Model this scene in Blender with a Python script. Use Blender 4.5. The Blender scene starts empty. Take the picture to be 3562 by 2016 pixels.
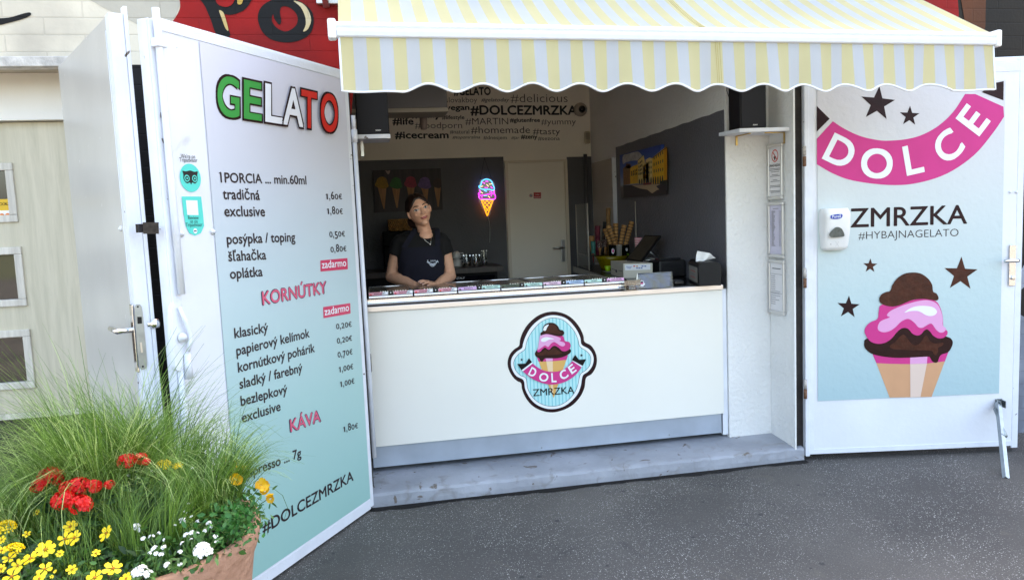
import bpy, bmesh, math, random
from mathutils import Vector as V, Matrix
from mathutils.geometry import tessellate_polygon
random.seed(7)
sc = bpy.context.scene
COL = sc.collection
# ------------------------------------------------------------------ camera
F, PIT, ROL, YAW, CX, CY, CZ = 2642.7283, .09894, -.04244, .18579, .04412, -3.85149, 1.47046
PW, PH = 3562, 2016
fw = V((math.sin(YAW)*math.cos(PIT), math.cos(YAW)*math.cos(PIT), -math.sin(PIT)))
rt = V((math.cos(YAW), -math.sin(YAW), 0)); up = rt.cross(fw)
cr, sr = math.cos(ROL), math.sin(ROL)
CR = cr*rt+sr*up; CU = -sr*rt+cr*up; CO = V((CX, CY, CZ))
cd = bpy.data.cameras.new('camera'); cam = bpy.data.objects.new('camera', cd); COL.objects.link(cam)
M = Matrix((CR, CU, -fw)).transposed().to_4x4(); M.translation = CO
cam.matrix_world = M
cd.sensor_width = 36; cd.lens = F/PW*36; cd.clip_end = 500; cd.clip_start = .05
sc.camera = cam
# ------------------------------------------------------------------ world and sun: open shade, the sun stands behind the kiosk
SUN_EL, SUN_AZ = math.radians(52), math.radians(20)
w = bpy.data.worlds.new('World'); sc.world = w; w.use_nodes = True
nt = w.node_tree; bg = nt.nodes['Background']
sky = nt.nodes.new('ShaderNodeTexSky'); sky.sky_type = 'NISHITA'; sky.sun_disc = False
sky.sun_elevation = SUN_EL; sky.sun_rotation = SUN_AZ; sky.dust_density = 4; sky.ozone_density = .6; sky.air_density = 1.0
nt.links.new(sky.outputs[0], bg.inputs[0]); bg.inputs[1].default_value = .15
sl = bpy.data.lights.new('sun', 'SUN'); sl.energy = 3.5; sl.angle = math.radians(.5); sl.color = (1, .95, .86)
so = bpy.data.objects.new('sun', sl); COL.objects.link(so)
sd = V((math.sin(SUN_AZ)*math.cos(SUN_EL), math.cos(SUN_AZ)*math.cos(SUN_EL), math.sin(SUN_EL)))
so.rotation_euler = sd.to_track_quat('Z', 'Y').to_euler(); so.location = (0, 8, 12)
sc.view_settings.view_transform = 'Standard'; sc.view_settings.look = 'None'
sc.view_settings.exposure = 2.84; sc.view_settings.gamma = 1
sc.view_settings.use_white_balance = True
sc.view_settings.white_balance_temperature = 7600
sc.render.engine = 'CYCLES'
sc.cycles.use_denoising = True
sc.cycles.max_bounces = 10; sc.cycles.diffuse_bounces = 5; sc.cycles.transparent_max_bounces = 24
sc.cycles.caustics_reflective = False; sc.cycles.caustics_refractive = False

# ------------------------------------------------------------------ helpers
def ray(x, y): return fw+(x-PW/2)/F*CR-(y-PH/2)/F*CU
def onY(x, y, Y): d = ray(x, y); return CO+d*((Y-CO.y)/d.y)
def onX(x, y, X): d = ray(x, y); return CO+d*((X-CO.x)/d.x)
def onZ(x, y, Z): d = ray(x, y); return CO+d*((Z-CO.z)/d.z)

class PL:
    """a flat real surface (wall, door leaf); hit() carries a point of the photograph onto it"""
    def __init__(s, O, n, up=(0, 0, 1)):
        s.O = V(O); s.n = V(n).normalized(); s.v = V(up).normalized(); s.u = s.v.cross(s.n).normalized()
    def hit(s, x, y, off=0):
        d = ray(x, y); O = s.O+s.n*off
        return CO+d*((O-CO).dot(s.n)/d.dot(s.n))
    def at(s, a, b, off=0): return s.O+s.u*a+s.v*b+s.n*off

def smooth(pts, n=5, closed=True):
    out = []; N = len(pts)
    rng = range(N) if closed else range(N-1)
    for i in rng:
        if closed: p0, p1, p2, p3 = pts[i-1], pts[i], pts[(i+1) % N], pts[(i+2) % N]
        else: p0, p1, p2, p3 = pts[max(i-1, 0)], pts[i], pts[i+1], pts[min(i+2, N-1)]
        for k in range(n):
            t = k/n
            out.append(tuple(.5*((2*b)+(c-a)*t+(2*a-5*b+4*c-d)*t*t+(3*b-a-3*c+d)*t**3) for a, b, c, d in zip(p0, p1, p2, p3)))
    if not closed: out.append(tuple(pts[-1]))
    return out

def grow(pts, d):
    N = len(pts); out = []
    A = sum(pts[i][0]*pts[(i+1) % N][1]-pts[(i+1) % N][0]*pts[i][1] for i in range(N))
    sg = 1 if A > 0 else -1
    for i in range(N):
        a, b = pts[i-1], pts[(i+1) % N]; tx, ty = b[0]-a[0], b[1]-a[1]; L = math.hypot(tx, ty) or 1
        out.append((pts[i][0]+sg*d*ty/L, pts[i][1]-sg*d*tx/L))
    return out

_gc = {}
def glyph(body, bold=0., res=4):
    k = (body, bold, res)
    if k not in _gc:
        cu = bpy.data.curves.new('text', 'FONT'); cu.body = body; cu.size = 1; cu.offset = bold; cu.resolution_u = res
        ob = bpy.data.objects.new('text', cu); COL.objects.link(ob)
        bpy.context.view_layer.update()
        me = bpy.data.meshes.new_from_object(ob.evaluated_get(bpy.context.evaluated_depsgraph_get()))
        vs = [(v.co.x, v.co.y) for v in me.vertices]; fs = [tuple(p.vertices) for p in me.polygons]
        bpy.data.objects.remove(ob); bpy.data.curves.remove(cu); bpy.data.meshes.remove(me)
        _gc[k] = (vs, fs, min(v[0] for v in vs), max(v[0] for v in vs), min(v[1] for v in vs), max(v[1] for v in vs))
    return _gc[k]
CAP = .727

class MB:
    def __init__(s): s.v = []; s.f = []; s.m = []; s.sm = []
    def add(s, vs, fs, m=0, sm=False):
        o = len(s.v); s.v += [V(p) for p in vs]
        for f in fs: s.f.append(tuple(i+o for i in f)); s.m.append(m); s.sm.append(sm)
        return s
    def box(s, lo, hi, m=0, bev=0, R=None, O=None):
        x0, y0, z0 = lo; x1, y1, z1 = hi
        bm = bmesh.new(); bmesh.ops.create_cube(bm, size=1)
        for v in bm.verts: v.co = V((x0+(v.co.x+.5)*(x1-x0), y0+(v.co.y+.5)*(y1-y0), z0+(v.co.z+.5)*(z1-z0)))
        if bev: bmesh.ops.bevel(bm, geom=bm.edges[:], offset=bev, segments=2, affect='EDGES', profile=.5)
        bm.verts.index_update()
        vs = [v.co.copy() for v in bm.verts]
        if R is not None: vs = [R @ p for p in vs]
        if O is not None: vs = [p+V(O) for p in vs]
        s.add(vs, [[v.index for v in f.verts] for f in bm.faces], m); bm.free(); return s
    def quad(s, a, b, c, d, m=0): return s.add([a, b, c, d], [(0, 1, 2, 3)], m)
    def poly(s, pts, m=0, holes=()):
        loops = [[V(p) for p in pts]]+[[V(p) for p in h] for h in holes]
        fl = [p for l in loops for p in l]
        return s.add(fl, [tuple(t) for t in tessellate_polygon(loops)], m)
    def slab(s, pts, n, th, m=0):
        """a flat outline given real thickness th along -n"""
        pts = [V(p) for p in pts]; N = len(pts); n = V(n)
        t = [tuple(f) for f in tessellate_polygon([pts])]
        vs = pts+[p-n*th for p in pts]
        fs = t+[tuple(i+N for i in f[::-1]) for f in t]+[(i, (i+1) % N, (i+1) % N+N, i+N) for i in range(N)]
        return s.add(vs, fs, m)
    def px(s, pl, pts, off, m=0, sm=0, sc_=None, org=(0, 0)):
        if sc_: pts = [(org[0]+x*sc_, org[1]+y*sc_) for x, y in pts]
        if sm: pts = smooth(pts, sm)
        return s.poly([pl.hit(x, y, off) for x, y in pts], m)
    def text(s, body, A, B, vup, h, m=0, bold=0., off=V((0, 0, 0)), shear=0., res=4):
        vs, fs, x0, x1, y0, y1 = glyph(body, min(bold, 0), res)
        A = V(A); B = V(B); vup = V(vup); d = (B-A)/(x1-x0); e = V((0, 0, 0)); n = d.cross(vup).normalized()
        for k, (bx, by) in enumerate(((0, 0), (bold, 0), (-bold, 0), (0, bold), (0, -bold)) if bold > 0 else ((0, 0),)):
            s.add([A+d*(x-x0+shear*y+bx)+vup*((y+by)*h/CAP)+off+n*(.00006*k) for x, y in vs], fs, m)
        return s
    def ptext(s, pl, body, a, b, h, m=0, bold=0., off=.002, shear=0., res=4):
        return s.text(body, pl.hit(*a, off), pl.hit(*b, off), pl.v, h, m, bold, V((0, 0, 0)), shear, res)
    def letter(s, ch, BL, BR, TL, m=0, bold=0.):
        vs, fs, x0, x1, y0, y1 = glyph(ch, min(bold, 0), 6)
        BL, BR, TL = V(BL), V(BR), V(TL); n = (BR-BL).cross(TL-BL).normalized(); b = max(bold, 0)
        for k, (bx, by) in enumerate(((0, 0), (b, b), (-b, b), (b, -b), (-b, -b), (b, 0), (-b, 0)) if b else ((0, 0),)):
            s.add([BL+(BR-BL)*((x-x0+bx+b)/(x1-x0+2*b))+(TL-BL)*((y-y0+by+b)/(y1-y0+2*b))+n*(.00006*k) for x, y in vs], fs, m)
        return s
    def tube(s, pts, r, n=8, m=0, cap=True, closed=False):
        pts = [V(p) for p in pts]; N = len(pts); rs = r if isinstance(r, (list, tuple)) else [r]*N
        vs = []; fs = []; ref = None
        for i, p in enumerate(pts):
            if closed: t = pts[(i+1) % N]-pts[i-1]
            else: t = pts[min(i+1, N-1)]-pts[max(i-1, 0)]
            t = t.normalized() if t.length > 1e-9 else V((0, 0, 1))
            if ref is None: ref = t.orthogonal().normalized()
            ref = (ref-t*ref.dot(t)); ref = ref.normalized() if ref.length > 1e-6 else t.orthogonal().normalized()
            b = t.cross(ref)
            for k in range(n):
                a = 2*math.pi*k/n; vs.append(p+(ref*math.cos(a)+b*math.sin(a))*rs[i])
        for i in range(N if closed else N-1):
            j = (i+1) % N
            for k in range(n): fs.append((i*n+k, i*n+(k+1) % n, j*n+(k+1) % n, j*n+k))
        if cap and not closed: fs += [tuple(range(n))[::-1], tuple((N-1)*n+k for k in range(n))]
        return s.add(vs, fs, m, True)
    def lathe(s, prof, O, n=24, m=0, ax=None, a0=0, a1=2*math.pi):
        """prof = [(r, z)] revolved about an axis through O"""
        Z = V(ax).normalized() if ax else V((0, 0, 1)); X = Z.orthogonal().normalized() if ax else V((1, 0, 0)); Y = Z.cross(X); O = V(O)
        vs = []; fs = []; full = abs(a1-a0-2*math.pi) < 1e-6
        c = n if full else n+1
        for r, z in prof:
            for k in range(c):
                a = a0+(a1-a0)*k/n; vs.append(O+X*(r*math.cos(a))+Y*(r*math.sin(a))+Z*z)
        for i in range(len(prof)-1):
            for k in range(n): fs.append((i*c+k, i*c+(k+1) % c, (i+1)*c+(k+1) % c, (i+1)*c+k))
        return s.add(vs, fs, m, True)
    def ball(s, O, r, m=0, n=12, R=None):
        rx, ry, rz = r if isinstance(r, (tuple, list)) else (r, r, r); O = V(O); vs = []; fs = []
        h = n//2
        for i in range(h+1):
            t = math.pi*i/h
            for k in range(n):
                a = 2*math.pi*k/n; p = V((rx*math.sin(t)*math.cos(a), ry*math.sin(t)*math.sin(a), rz*math.cos(t)))
                vs.append(O+(R @ p if R is not None else p))
        for i in range(h):
            for k in range(n): fs.append((i*n+k, (i+1)*n+k, (i+1)*n+(k+1) % n, i*n+(k+1) % n))
        return s.add(vs, fs, m, True)
    def build(s, name, mats, parent=None, loc=None, label=None, cat=None, group=None, kind=None, weld=False):
        if not isinstance(mats, (list, tuple)): mats = [mats]
        root = V((0, 0, 0)); p = parent
        while p is not None: root += p.location; p = p.parent
        if parent is None and loc is None and s.v:
            lo = [min(v[i] for v in s.v) for i in range(3)]; hi = [max(v[i] for v in s.v) for i in range(3)]
            loc = ((lo[0]+hi[0])/2, (lo[1]+hi[1])/2, lo[2])
        L = V(loc) if loc is not None else V((0, 0, 0)); 
        me = bpy.data.meshes.new(name); me.from_pydata([v-root-L for v in s.v], [], s.f)
        for mm in mats: me.materials.append(mm)
        me.polygons.foreach_set('material_index', s.m); me.polygons.foreach_set('use_smooth', s.sm)
        bm = bmesh.new(); bm.from_mesh(me)
        if weld: bmesh.ops.remove_doubles(bm, verts=bm.verts, dist=1e-5)
        bmesh.ops.recalc_face_normals(bm, faces=bm.faces); bm.to_mesh(me); bm.free()
        me.update()
        o = bpy.data.objects.new(name, me); COL.objects.link(o); o.location = L
        if parent is not None: o.parent = parent
        tag(o, label, cat, group, kind); return o

def tag(o, label=None, cat=None, group=None, kind=None):
    for k, v in (('label', label), ('category', cat), ('group', group), ('kind', kind)):
        if v: o[k] = v
    return o
def thing(name, loc, label, cat, group=None):
    o = bpy.data.objects.new(name, None); COL.objects.link(o); o.location = loc; o.empty_display_size = .1
    return tag(o, label, cat, group)

# ------------------------------------------------------------------ materials
def lin(c):
    if max(c) <= 1.0001: return tuple(c[:3])
    return tuple((x/255/12.92 if x/255 <= .04045 else ((x/255+.055)/1.055)**2.4) for x in c[:3])
def nodes(m): return m.node_tree.nodes, m.node_tree.links
def mat(name, c, rough=.6, var=0., vs=6., bump=0., bs=80., metal=0., spec=.5, coat=0., detail=4, bd=.004):
    """c: 0-255 sRGB of the surface itself (or 0-1 linear albedo)"""
    m = bpy.data.materials.new(name); m.use_nodes = True; N, L = nodes(m); b = N['Principled BSDF']
    col = lin(c); b.inputs['Base Color'].default_value = (*col, 1); b.inputs['Roughness'].default_value = rough
    b.inputs['Metallic'].default_value = metal; b.inputs['Specular IOR Level'].default_value = spec; b.inputs['Coat Weight'].default_value = coat
    if var or bump:
        g = N.new('ShaderNodeNewGeometry')
    if var:
        t = N.new('ShaderNodeTexNoise'); t.inputs['Scale'].default_value = vs; t.inputs['Detail'].default_value = detail
        L.new(g.outputs['Position'], t.inputs['Vector'])
        r = N.new('ShaderNodeMapRange'); r.inputs[1].default_value = .3; r.inputs[2].default_value = .7; r.inputs[3].default_value = 1-var; r.inputs[4].default_value = 1+var*.6
        L.new(t.outputs['Fac'], r.inputs[0])
        mx = N.new('ShaderNodeMix'); mx.data_type = 'RGBA'; mx.blend_type = 'MULTIPLY'; mx.inputs[0].default_value = 1
        mx.inputs[6].default_value = (*col, 1); L.new(r.outputs[0], mx.inputs[7]); L.new(mx.outputs[2], b.inputs['Base Color'])
    if bump:
        t2 = N.new('ShaderNodeTexNoise'); t2.inputs['Scale'].default_value = bs; t2.inputs['Detail'].default_value = 5
        L.new(g.outputs['Position'], t2.inputs['Vector'])
        bp = N.new('ShaderNodeBump'); bp.inputs['Strength'].default_value = bump; bp.inputs['Distance'].default_value = bd
        L.new(t2.outputs['Fac'], bp.inputs['Height']); L.new(bp.outputs[0], b.inputs['Normal'])
    return m
def emis(name, c, s):
    m = bpy.data.materials.new(name); m.use_nodes = True; N, L = nodes(m); b = N['Principled BSDF']
    b.inputs['Base Color'].default_value = (*lin(c), 1); b.inputs['Emission Color'].default_value = (*lin(c), 1); b.inputs['Emission Strength'].default_value = s
    return m
def glass(name, c=(1, 1, 1), rough=.02, alpha=.12):
    """thin clear sheet: mostly see-through, with its own sheen"""
    m = bpy.data.materials.new(name); m.use_nodes = True; N, L = nodes(m)
    out = N['Material Output']; N.remove(N['Principled BSDF'])
    t = N.new('ShaderNodeBsdfTransparent'); t.inputs[0].default_value = (*lin(c), 1)
    g = N.new('ShaderNodeBsdfGlossy'); g.inputs['Roughness'].default_value = rough; g.inputs[0].default_value = (.9, .9, .9, 1)
    lw = N.new('ShaderNodeLayerWeight'); lw.inputs[0].default_value = .35
    mr = N.new('ShaderNodeMapRange'); mr.inputs[3].default_value = alpha*.5; mr.inputs[4].default_value = min(1, alpha*5)
    L.new(lw.outputs['Fresnel'], mr.inputs[0])
    x = N.new('ShaderNodeMixShader'); L.new(mr.outputs[0], x.inputs[0]); L.new(t.outputs[0], x.inputs[1]); L.new(g.outputs[0], x.inputs[2]); L.new(x.outputs[0], out.inputs[0])
    return m
def ramp_z(m, z0, z1, stops):
    """a printed gradient between two heights"""
    N, L = nodes(m); b = N['Principled BSDF']
    g = N.new('ShaderNodeNewGeometry'); sp = N.new('ShaderNodeSeparateXYZ'); L.new(g.outputs['Position'], sp.inputs[0])
    r = N.new('ShaderNodeMapRange'); r.inputs[1].default_value = z0; r.inputs[2].default_value = z1; L.new(sp.outputs[2], r.inputs[0])
    cr_ = N.new('ShaderNodeValToRGB'); L.new(r.outputs[0], cr_.inputs[0])
    e = cr_.color_ramp.elements
    while len(e) < len(stops): e.new(.5)
    for k, (p, c) in enumerate(stops): e[k].position = p; e[k].color = (*lin(c), 1)
    L.new(cr_.outputs[0], b.inputs['Base Color']); return m

white_paint = mat('white_paint', (228, 231, 238), .42, .05, 3, .25, 40)
white_frame = mat('white_frame_paint', (226, 230, 238), .45, .07, 9, .35, 60)
def chips(m, scale, thr, col, soft=.02):
    """chipped or scuffed spots with a shape of their own"""
    N, L = nodes(m); b = N['Principled BSDF']; src = b.inputs['Base Color'].links[0].from_socket
    g = N.new('ShaderNodeNewGeometry'); t = N.new('ShaderNodeTexNoise'); t.inputs['Scale'].default_value = scale; t.inputs['Detail'].default_value = 7; t.inputs['Distortion'].default_value = .4; L.new(g.outputs['Position'], t.inputs['Vector'])
    r = N.new('ShaderNodeMapRange'); r.inputs[1].default_value = thr; r.inputs[2].default_value = thr+soft; L.new(t.outputs['Fac'], r.inputs[0])
    x = N.new('ShaderNodeMix'); x.data_type = 'RGBA'; L.new(r.outputs[0], x.inputs[0]); L.new(src, x.inputs[6]); x.inputs[7].default_value = (*lin(col), 1); L.new(x.outputs[2], b.inputs['Base Color'])
chips(white_frame, 22, .70, (96, 84, 74)); chips(white_paint, 5, .68, (206, 206, 208), .08); chips(white_paint, 34, .745, (150, 144, 138))
grey_enamel = mat('grey_enamel', (196, 194, 187), .3, .10, 2.2, .12, 30)
chips(grey_enamel, 40, .72, (226, 226, 226))
black = mat('black_plastic', (12, 12, 13), .45, spec=.3)
soft_black = mat('black_cloth', (13, 13, 15), .8)
black_ink = mat('black_ink', (14, 11, 12), .5, spec=.2)
maroon = mat('maroon_vinyl', (40, 14, 18), .42, .15, 30, .4, 45, spec=.2)
brown_vinyl = mat('brown_vinyl', (70, 32, 20), .36, .3, 25, .6, 45, spec=.25)
choc = mat('chocolate_vinyl', (44, 17, 15), .42, .2, 12, .4, 40, spec=.2)
pink = mat('pink_vinyl', (208, 58, 134), .45, .04, 10, spec=.25)
lpink = mat('light_pink_vinyl', (226, 160, 205), .38)
tan = mat('tan_vinyl', (208, 156, 118), .4, .04, 10)
ltan = mat('light_tan_vinyl', (222, 198, 184), .4)
wvinyl = mat('white_vinyl', (235, 238, 244), .38)
aqua = mat('aqua_vinyl', (160, 214, 216), .4)
teal = mat('teal_vinyl', (60, 200, 190), .4)
chrome = mat('chrome', (.75, .75, .75), .08, metal=1)
steel = mat('brushed_steel', (.62, .62, .62), .28, .12, 5, metal=1)
zinc = mat('zinc_plated_steel', (.34, .38, .40), .36, .15, 30, metal=1)
green_v = mat('green_vinyl', (44, 150, 64), .4)
red_v = mat('red_vinyl', (214, 40, 30), .4)
dark_stain = mat('chipped_dark_paint', (40, 34, 32), .7, .4, 40)
clear = glass('clear_acrylic')
# ------------------------------------------------------------------ ground
def asphalt():
    m = bpy.data.materials.new('asphalt'); m.use_nodes = True; N, L = nodes(m); b = N['Principled BSDF']
    g = N.new('ShaderNodeNewGeometry')
    def noise(s, d=4, dist=0):
        t = N.new('ShaderNodeTexNoise'); t.inputs['Scale'].default_value = s; t.inputs['Detail'].default_value = d; t.inputs['Distortion'].default_value = dist
        L.new(g.outputs['Position'], t.inputs['Vector']); return t.outputs['Fac']
    def mr(src, a, b_, c=0., d=1.):
        r = N.new('ShaderNodeMapRange'); r.inputs[1].default_value = a; r.inputs[2].default_value = b_; r.inputs[3].default_value = c; r.inputs[4].default_value = d
        L.new(src, r.inputs[0]); return r.outputs[0]
    def mix(f, a, c):
        x = N.new('ShaderNodeMix'); x.data_type = 'RGBA'
        if isinstance(f, float): x.inputs[0].default_value = f
        else: L.new(f, x.inputs[0])
        for i, q in ((6, a), (7, c)):
            if isinstance(q, tuple): x.inputs[i].default_value = (*q, 1)
            else: L.new(q, x.inputs[i])
        return x.outputs[2]
    def mul(a, c):
        x = N.new('ShaderNodeMath'); x.operation = 'MULTIPLY'; L.new(a, x.inputs[0]); L.new(c, x.inputs[1]); return x.outputs[0]
    base = mix(mr(noise(1.3), .35, .65), (.074, .065, .056), (.138, .123, .107))
    base = mix(mr(noise(160, 2), .35, .65, 0, .55), base, (.055, .055, .057))
    base = mix(mr(noise(.55, 3, .5), .42, .62, 0, .45), base, (.060, .056, .053))
    base = mix(mr(noise(5, 3, .6), .62, .75, 0, .6), base, (.045, .043, .042))      # damp-dark patches
    base = mix(mr(noise(3.1, 5, 1.2), .66, .74, 0, .35), base, (.16, .14, .11))   # dusty worn patches
    for s, lo, col in ((120, .17, (.66, .64, .60)), (75, .12, (.52, .50, .47)), (210, .2, (.5, .49, .47))):
        v = N.new('ShaderNodeTexVoronoi'); v.inputs['Scale'].default_value = s; v.inputs['Randomness'].default_value = 1
        L.new(g.outputs['Position'], v.inputs['Vector'])
        sep = N.new('ShaderNodeSeparateColor'); L.new(v.outputs['Color'], sep.inputs[0])
        pick = mr(sep.outputs[0], .74, .76)
        dot = mr(v.outputs['Distance'], lo+.12, lo)
        base = mix(mul(mul(pick, dot), mr(noise(2.2, 4), .36, .58, .2, 1)), base, col)
    v = N.new('ShaderNodeTexVoronoi'); v.inputs['Scale'].default_value = 5; L.new(g.outputs['Position'], v.inputs['Vector'])
    base = mix(mr(v.outputs['Distance'], .07, .05, 0, .75), base, (.03, .029, .03))  # old chewing-gum spots
    L.new(base, b.inputs['Base Color']); b.inputs['Roughness'].default_value = .82
    bp = N.new('ShaderNodeBump'); bp.inputs['Strength'].default_value = .7; bp.inputs['Distance'].default_value = .004
    L.new(noise(130, 3), bp.inputs['Height']); L.new(bp.outputs[0], b.inputs['Normal'])
    return m
MB().quad((-60, -60, 0), (60, -60, 0), (60, 60, 0), (-60, 60, 0)).build('asphalt_pavement', asphalt(), loc=(0, 0, 0), kind='structure')
MB().quad((-60, -60, .004), (60, -60, .004), (60, -24, .004), (-60, -24, .004)).build('grass_verge', mat('verge_grass', (.11, .12, .06), .9, .5, 3), loc=(0, -40, 0), kind='structure')

# ------------------------------------------------------------------ kiosk building
def brick_paint(name, c, c2, amt=.5, bumpy=.4, fade=None):
    """painted small-block masonry: courses of .077 m"""
    m = mat(name, c, .6, spec=.25); N, L = nodes(m); b = N['Principled BSDF']
    g = N.new('ShaderNodeNewGeometry'); sp = N.new('ShaderNodeSeparateXYZ'); L.new(g.outputs['Position'], sp.inputs[0])
    cb = N.new('ShaderNodeCombineXYZ'); L.new(sp.outputs[0], cb.inputs[0]); L.new(sp.outputs[2], cb.inputs[1])
    br = N.new('ShaderNodeTexBrick'); br.inputs['Scale'].default_value = 1; br.inputs['Brick Width'].default_value = .34; br.inputs['Row Height'].default_value = .077
    br.inputs['Mortar Size'].default_value = .004; br.inputs['Mortar Smooth'].default_value = .5; br.inputs['Bias'].default_value = 0
    L.new(cb.outputs[0], br.inputs['Vector'])
    t = N.new('ShaderNodeTexNoise'); t.inputs['Scale'].default_value = 2.2; t.inputs['Detail'].default_value = 6; L.new(g.outputs['Position'], t.inputs['Vector'])
    r = N.new('ShaderNodeMapRange'); r.inputs[1].default_value = .38; r.inputs[2].default_value = .66; r.inputs[3].default_value = 0; r.inputs[4].default_value = amt; L.new(t.outputs['Fac'], r.inputs[0])
    x = N.new('ShaderNodeMix'); x.data_type = 'RGBA'; x.inputs[6].default_value = (*lin(c), 1); x.inputs[7].default_value = (*lin(c2), 1); L.new(r.outputs[0], x.inputs[0])
    y = N.new('ShaderNodeMix'); y.data_type = 'RGBA'; y.blend_type = 'MULTIPLY'; y.inputs[7].default_value = (.74, .73, .73, 1)
    mm = N.new('ShaderNodeMath'); mm.operation = 'MULTIPLY'; mm.inputs[1].default_value = .45; L.new(br.outputs['Fac'], mm.inputs[0]); L.new(mm.outputs[0], y.inputs[0])
    L.new(x.outputs[2], y.inputs[6]); L.new(y.outputs[2], b.inputs['Base Color'])
    t2 = N.new('ShaderNodeTexNoise'); t2.inputs['Scale'].default_value = 60; L.new(g.outputs['Position'], t2.inputs['Vector'])
    sm = N.new('ShaderNodeMath'); sm.operation = 'MULTIPLY_ADD'; sm.inputs[1].default_value = -3; L.new(br.outputs['Fac'], sm.inputs[0]); L.new(t2.outputs['Fac'], sm.inputs[2])
    bp = N.new('ShaderNodeBump'); bp.inputs['Strength'].default_value = bumpy; bp.inputs['Distance'].default_value = .003; L.new(sm.outputs[0], bp.inputs['Height']); L.new(bp.outputs[0], b.inputs['Normal'])
    return m
wall_white = brick_paint('painted_block_wall', (228, 217, 196), (158, 150, 138), .7)
wall_red = brick_paint('red_graffiti_paint', (160, 16, 12), (110, 12, 12), .7)
wall_dark = brick_paint('dark_graffiti_paint', (42, 35, 27), (24, 21, 19), .8)
wall_black = brick_paint('black_graffiti_paint', (14, 12, 12), (26, 24, 24), .6)
wall_orange = brick_paint('orange_graffiti_paint', (104, 58, 32), (52, 38, 28), .5)
wall_grey = brick_paint('grey_graffiti_paint', (165, 172, 185), (90, 96, 110), .8)
wall_gold = brick_paint('gold_graffiti_paint', (196, 160, 78), (235, 228, 205), .8)
plaster = mat('white_plaster', (232, 232, 230), .75, .05, 2.5, 1, 42, bd=.009)
int_white = mat('interior_white_plaster', (240, 233, 221), .8, .05, 2.5, .6, 60)
int_grey = mat('interior_grey_plaster', (84, 84, 88), .6, .10, 3, .7, 70)
int_stucco = mat('grey_stucco', (103, 103, 109), .5, .10, 3, 1, 60, bd=.008)  # same grey paint as the back band, coloured lighter for the better-lit side
kiosk = thing('kiosk_building', (1.1, .3, 0), 'painted block kiosk with graffiti above its open serving hatch', 'building')
YW = .1
m_ = MB(); m_.box((-4.5, YW, 2.25), (6, .36, 4.3)); m_.box((-4.5, .3605, 4.15), (6, 4.5, 4.3)); m_.box((-4.5, 3.02, 0), (6, 3.2, 4.149)); m_.box((-4.5, .362, 0), (-4.3, 3.0195, 4.149)); m_.box((5.8, .362, 0), (6, 3.0195, 4.149))
m_.build('upper_wall', wall_white, kiosk)
m_ = MB(); m_.box((-1.20, YW, 0), (-.012, .35, 2.248)); m_.build('left_pier', wall_black, kiosk)
m_ = MB(); m_.box((2.45, .062, 0), (6, .35, 2.248)); m_.build('right_wall', wall_black, kiosk)
# white plastered pillar, its reveal and the shop's side wall behind it
m_ = MB(); m_.box((2.10, .26, .05), (2.43, 2.9, 2.62)); m_.box((2.37, -.0, .02), (2.380, .258, 2.24)); m_.build('pillar', plaster, kiosk)
m_ = MB(); m_.box((2.3805, .030, 0), (2.449, .07, 2.23)); m_.build('door_frame', dark_stain, kiosk)
m_ = MB(); m_.box((-.0115, .05, .1), (.004, .12, 2.24)); m_.build('door_frame', dark_stain, kiosk)
m_ = MB(); m_.box((-.30, 2.9, 0), (2.44, 3.0, 2.62)); bw = m_.build('back_wall', int_white, kiosk)
m_ = MB(); m_.box((-.40, .352, 0), (-.30, 3.0, 2.62)); m_.build('side_wall', int_grey, kiosk)
m_ = MB(); m_.box((-.40, .362, 2.6205), (2.44, 3.0, 2.72)); m_.build('ceiling', int_white, kiosk)
m_ = MB(); m_.box((-.298, .47, .0), (2.098, 2.898, .1)); m_.build('shop_floor', mat('floor_tiles', (160, 154, 146), .4, .1, 4), kiosk)
# the lower grey paint band: back wall and side wall
m_ = MB(); m_.box((-.298, 2.8965, .1), (1.285, 2.8985, 1.985)); m_.box((1.868, 2.8965, .1), (2.099, 2.8985, 1.965)); m_.build('grey_paint_band', int_grey, kiosk)
m_ = MB()
pts = smooth([(2.098, .262+.01*math.sin(k*1.7)*.3, .1+1.0*k/6*1.915/1.0) for k in range(7)], 3, False)
top = [(2.098, .27+i*.0965, 2.016-.0018*i+.003*math.sin(i*2.3)) for i in range(21)]
m_.poly([(2.0978, .27, .99)]+top+[(2.0978, 2.2, .99)]); m_.build('grey_side_band', int_stucco, kiosk)
# meter cupboard door on the side wall near the back
m_ = MB(); m_.box((2.082, 2.225, 1.0), (2.099, 2.83, 1.9), bev=.003); c_ = m_.build('cupboard_door', mat('cupboard_door_paint', (188, 178, 168), .4, .04, 3), kiosk)
m_ = MB(); m_.box((2.07, 2.215, 1.60), (2.0815, 2.235, 1.66)); m_.build('cupboard_latch', black, c_)
m_ = MB(); m_.box((2.068, 2.21, 1.0), (2.0995, 2.2238, 1.9)); m_.build('cupboard_frame', white_frame, c_)
m_ = MB(); m_.tube([(2.035, 2.87, .1), (2.035, 2.87, 1.985)], .018, 10); m_.build('pipe', mat('grey_pipe', (84, 84, 88), .6), kiosk)
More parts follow.
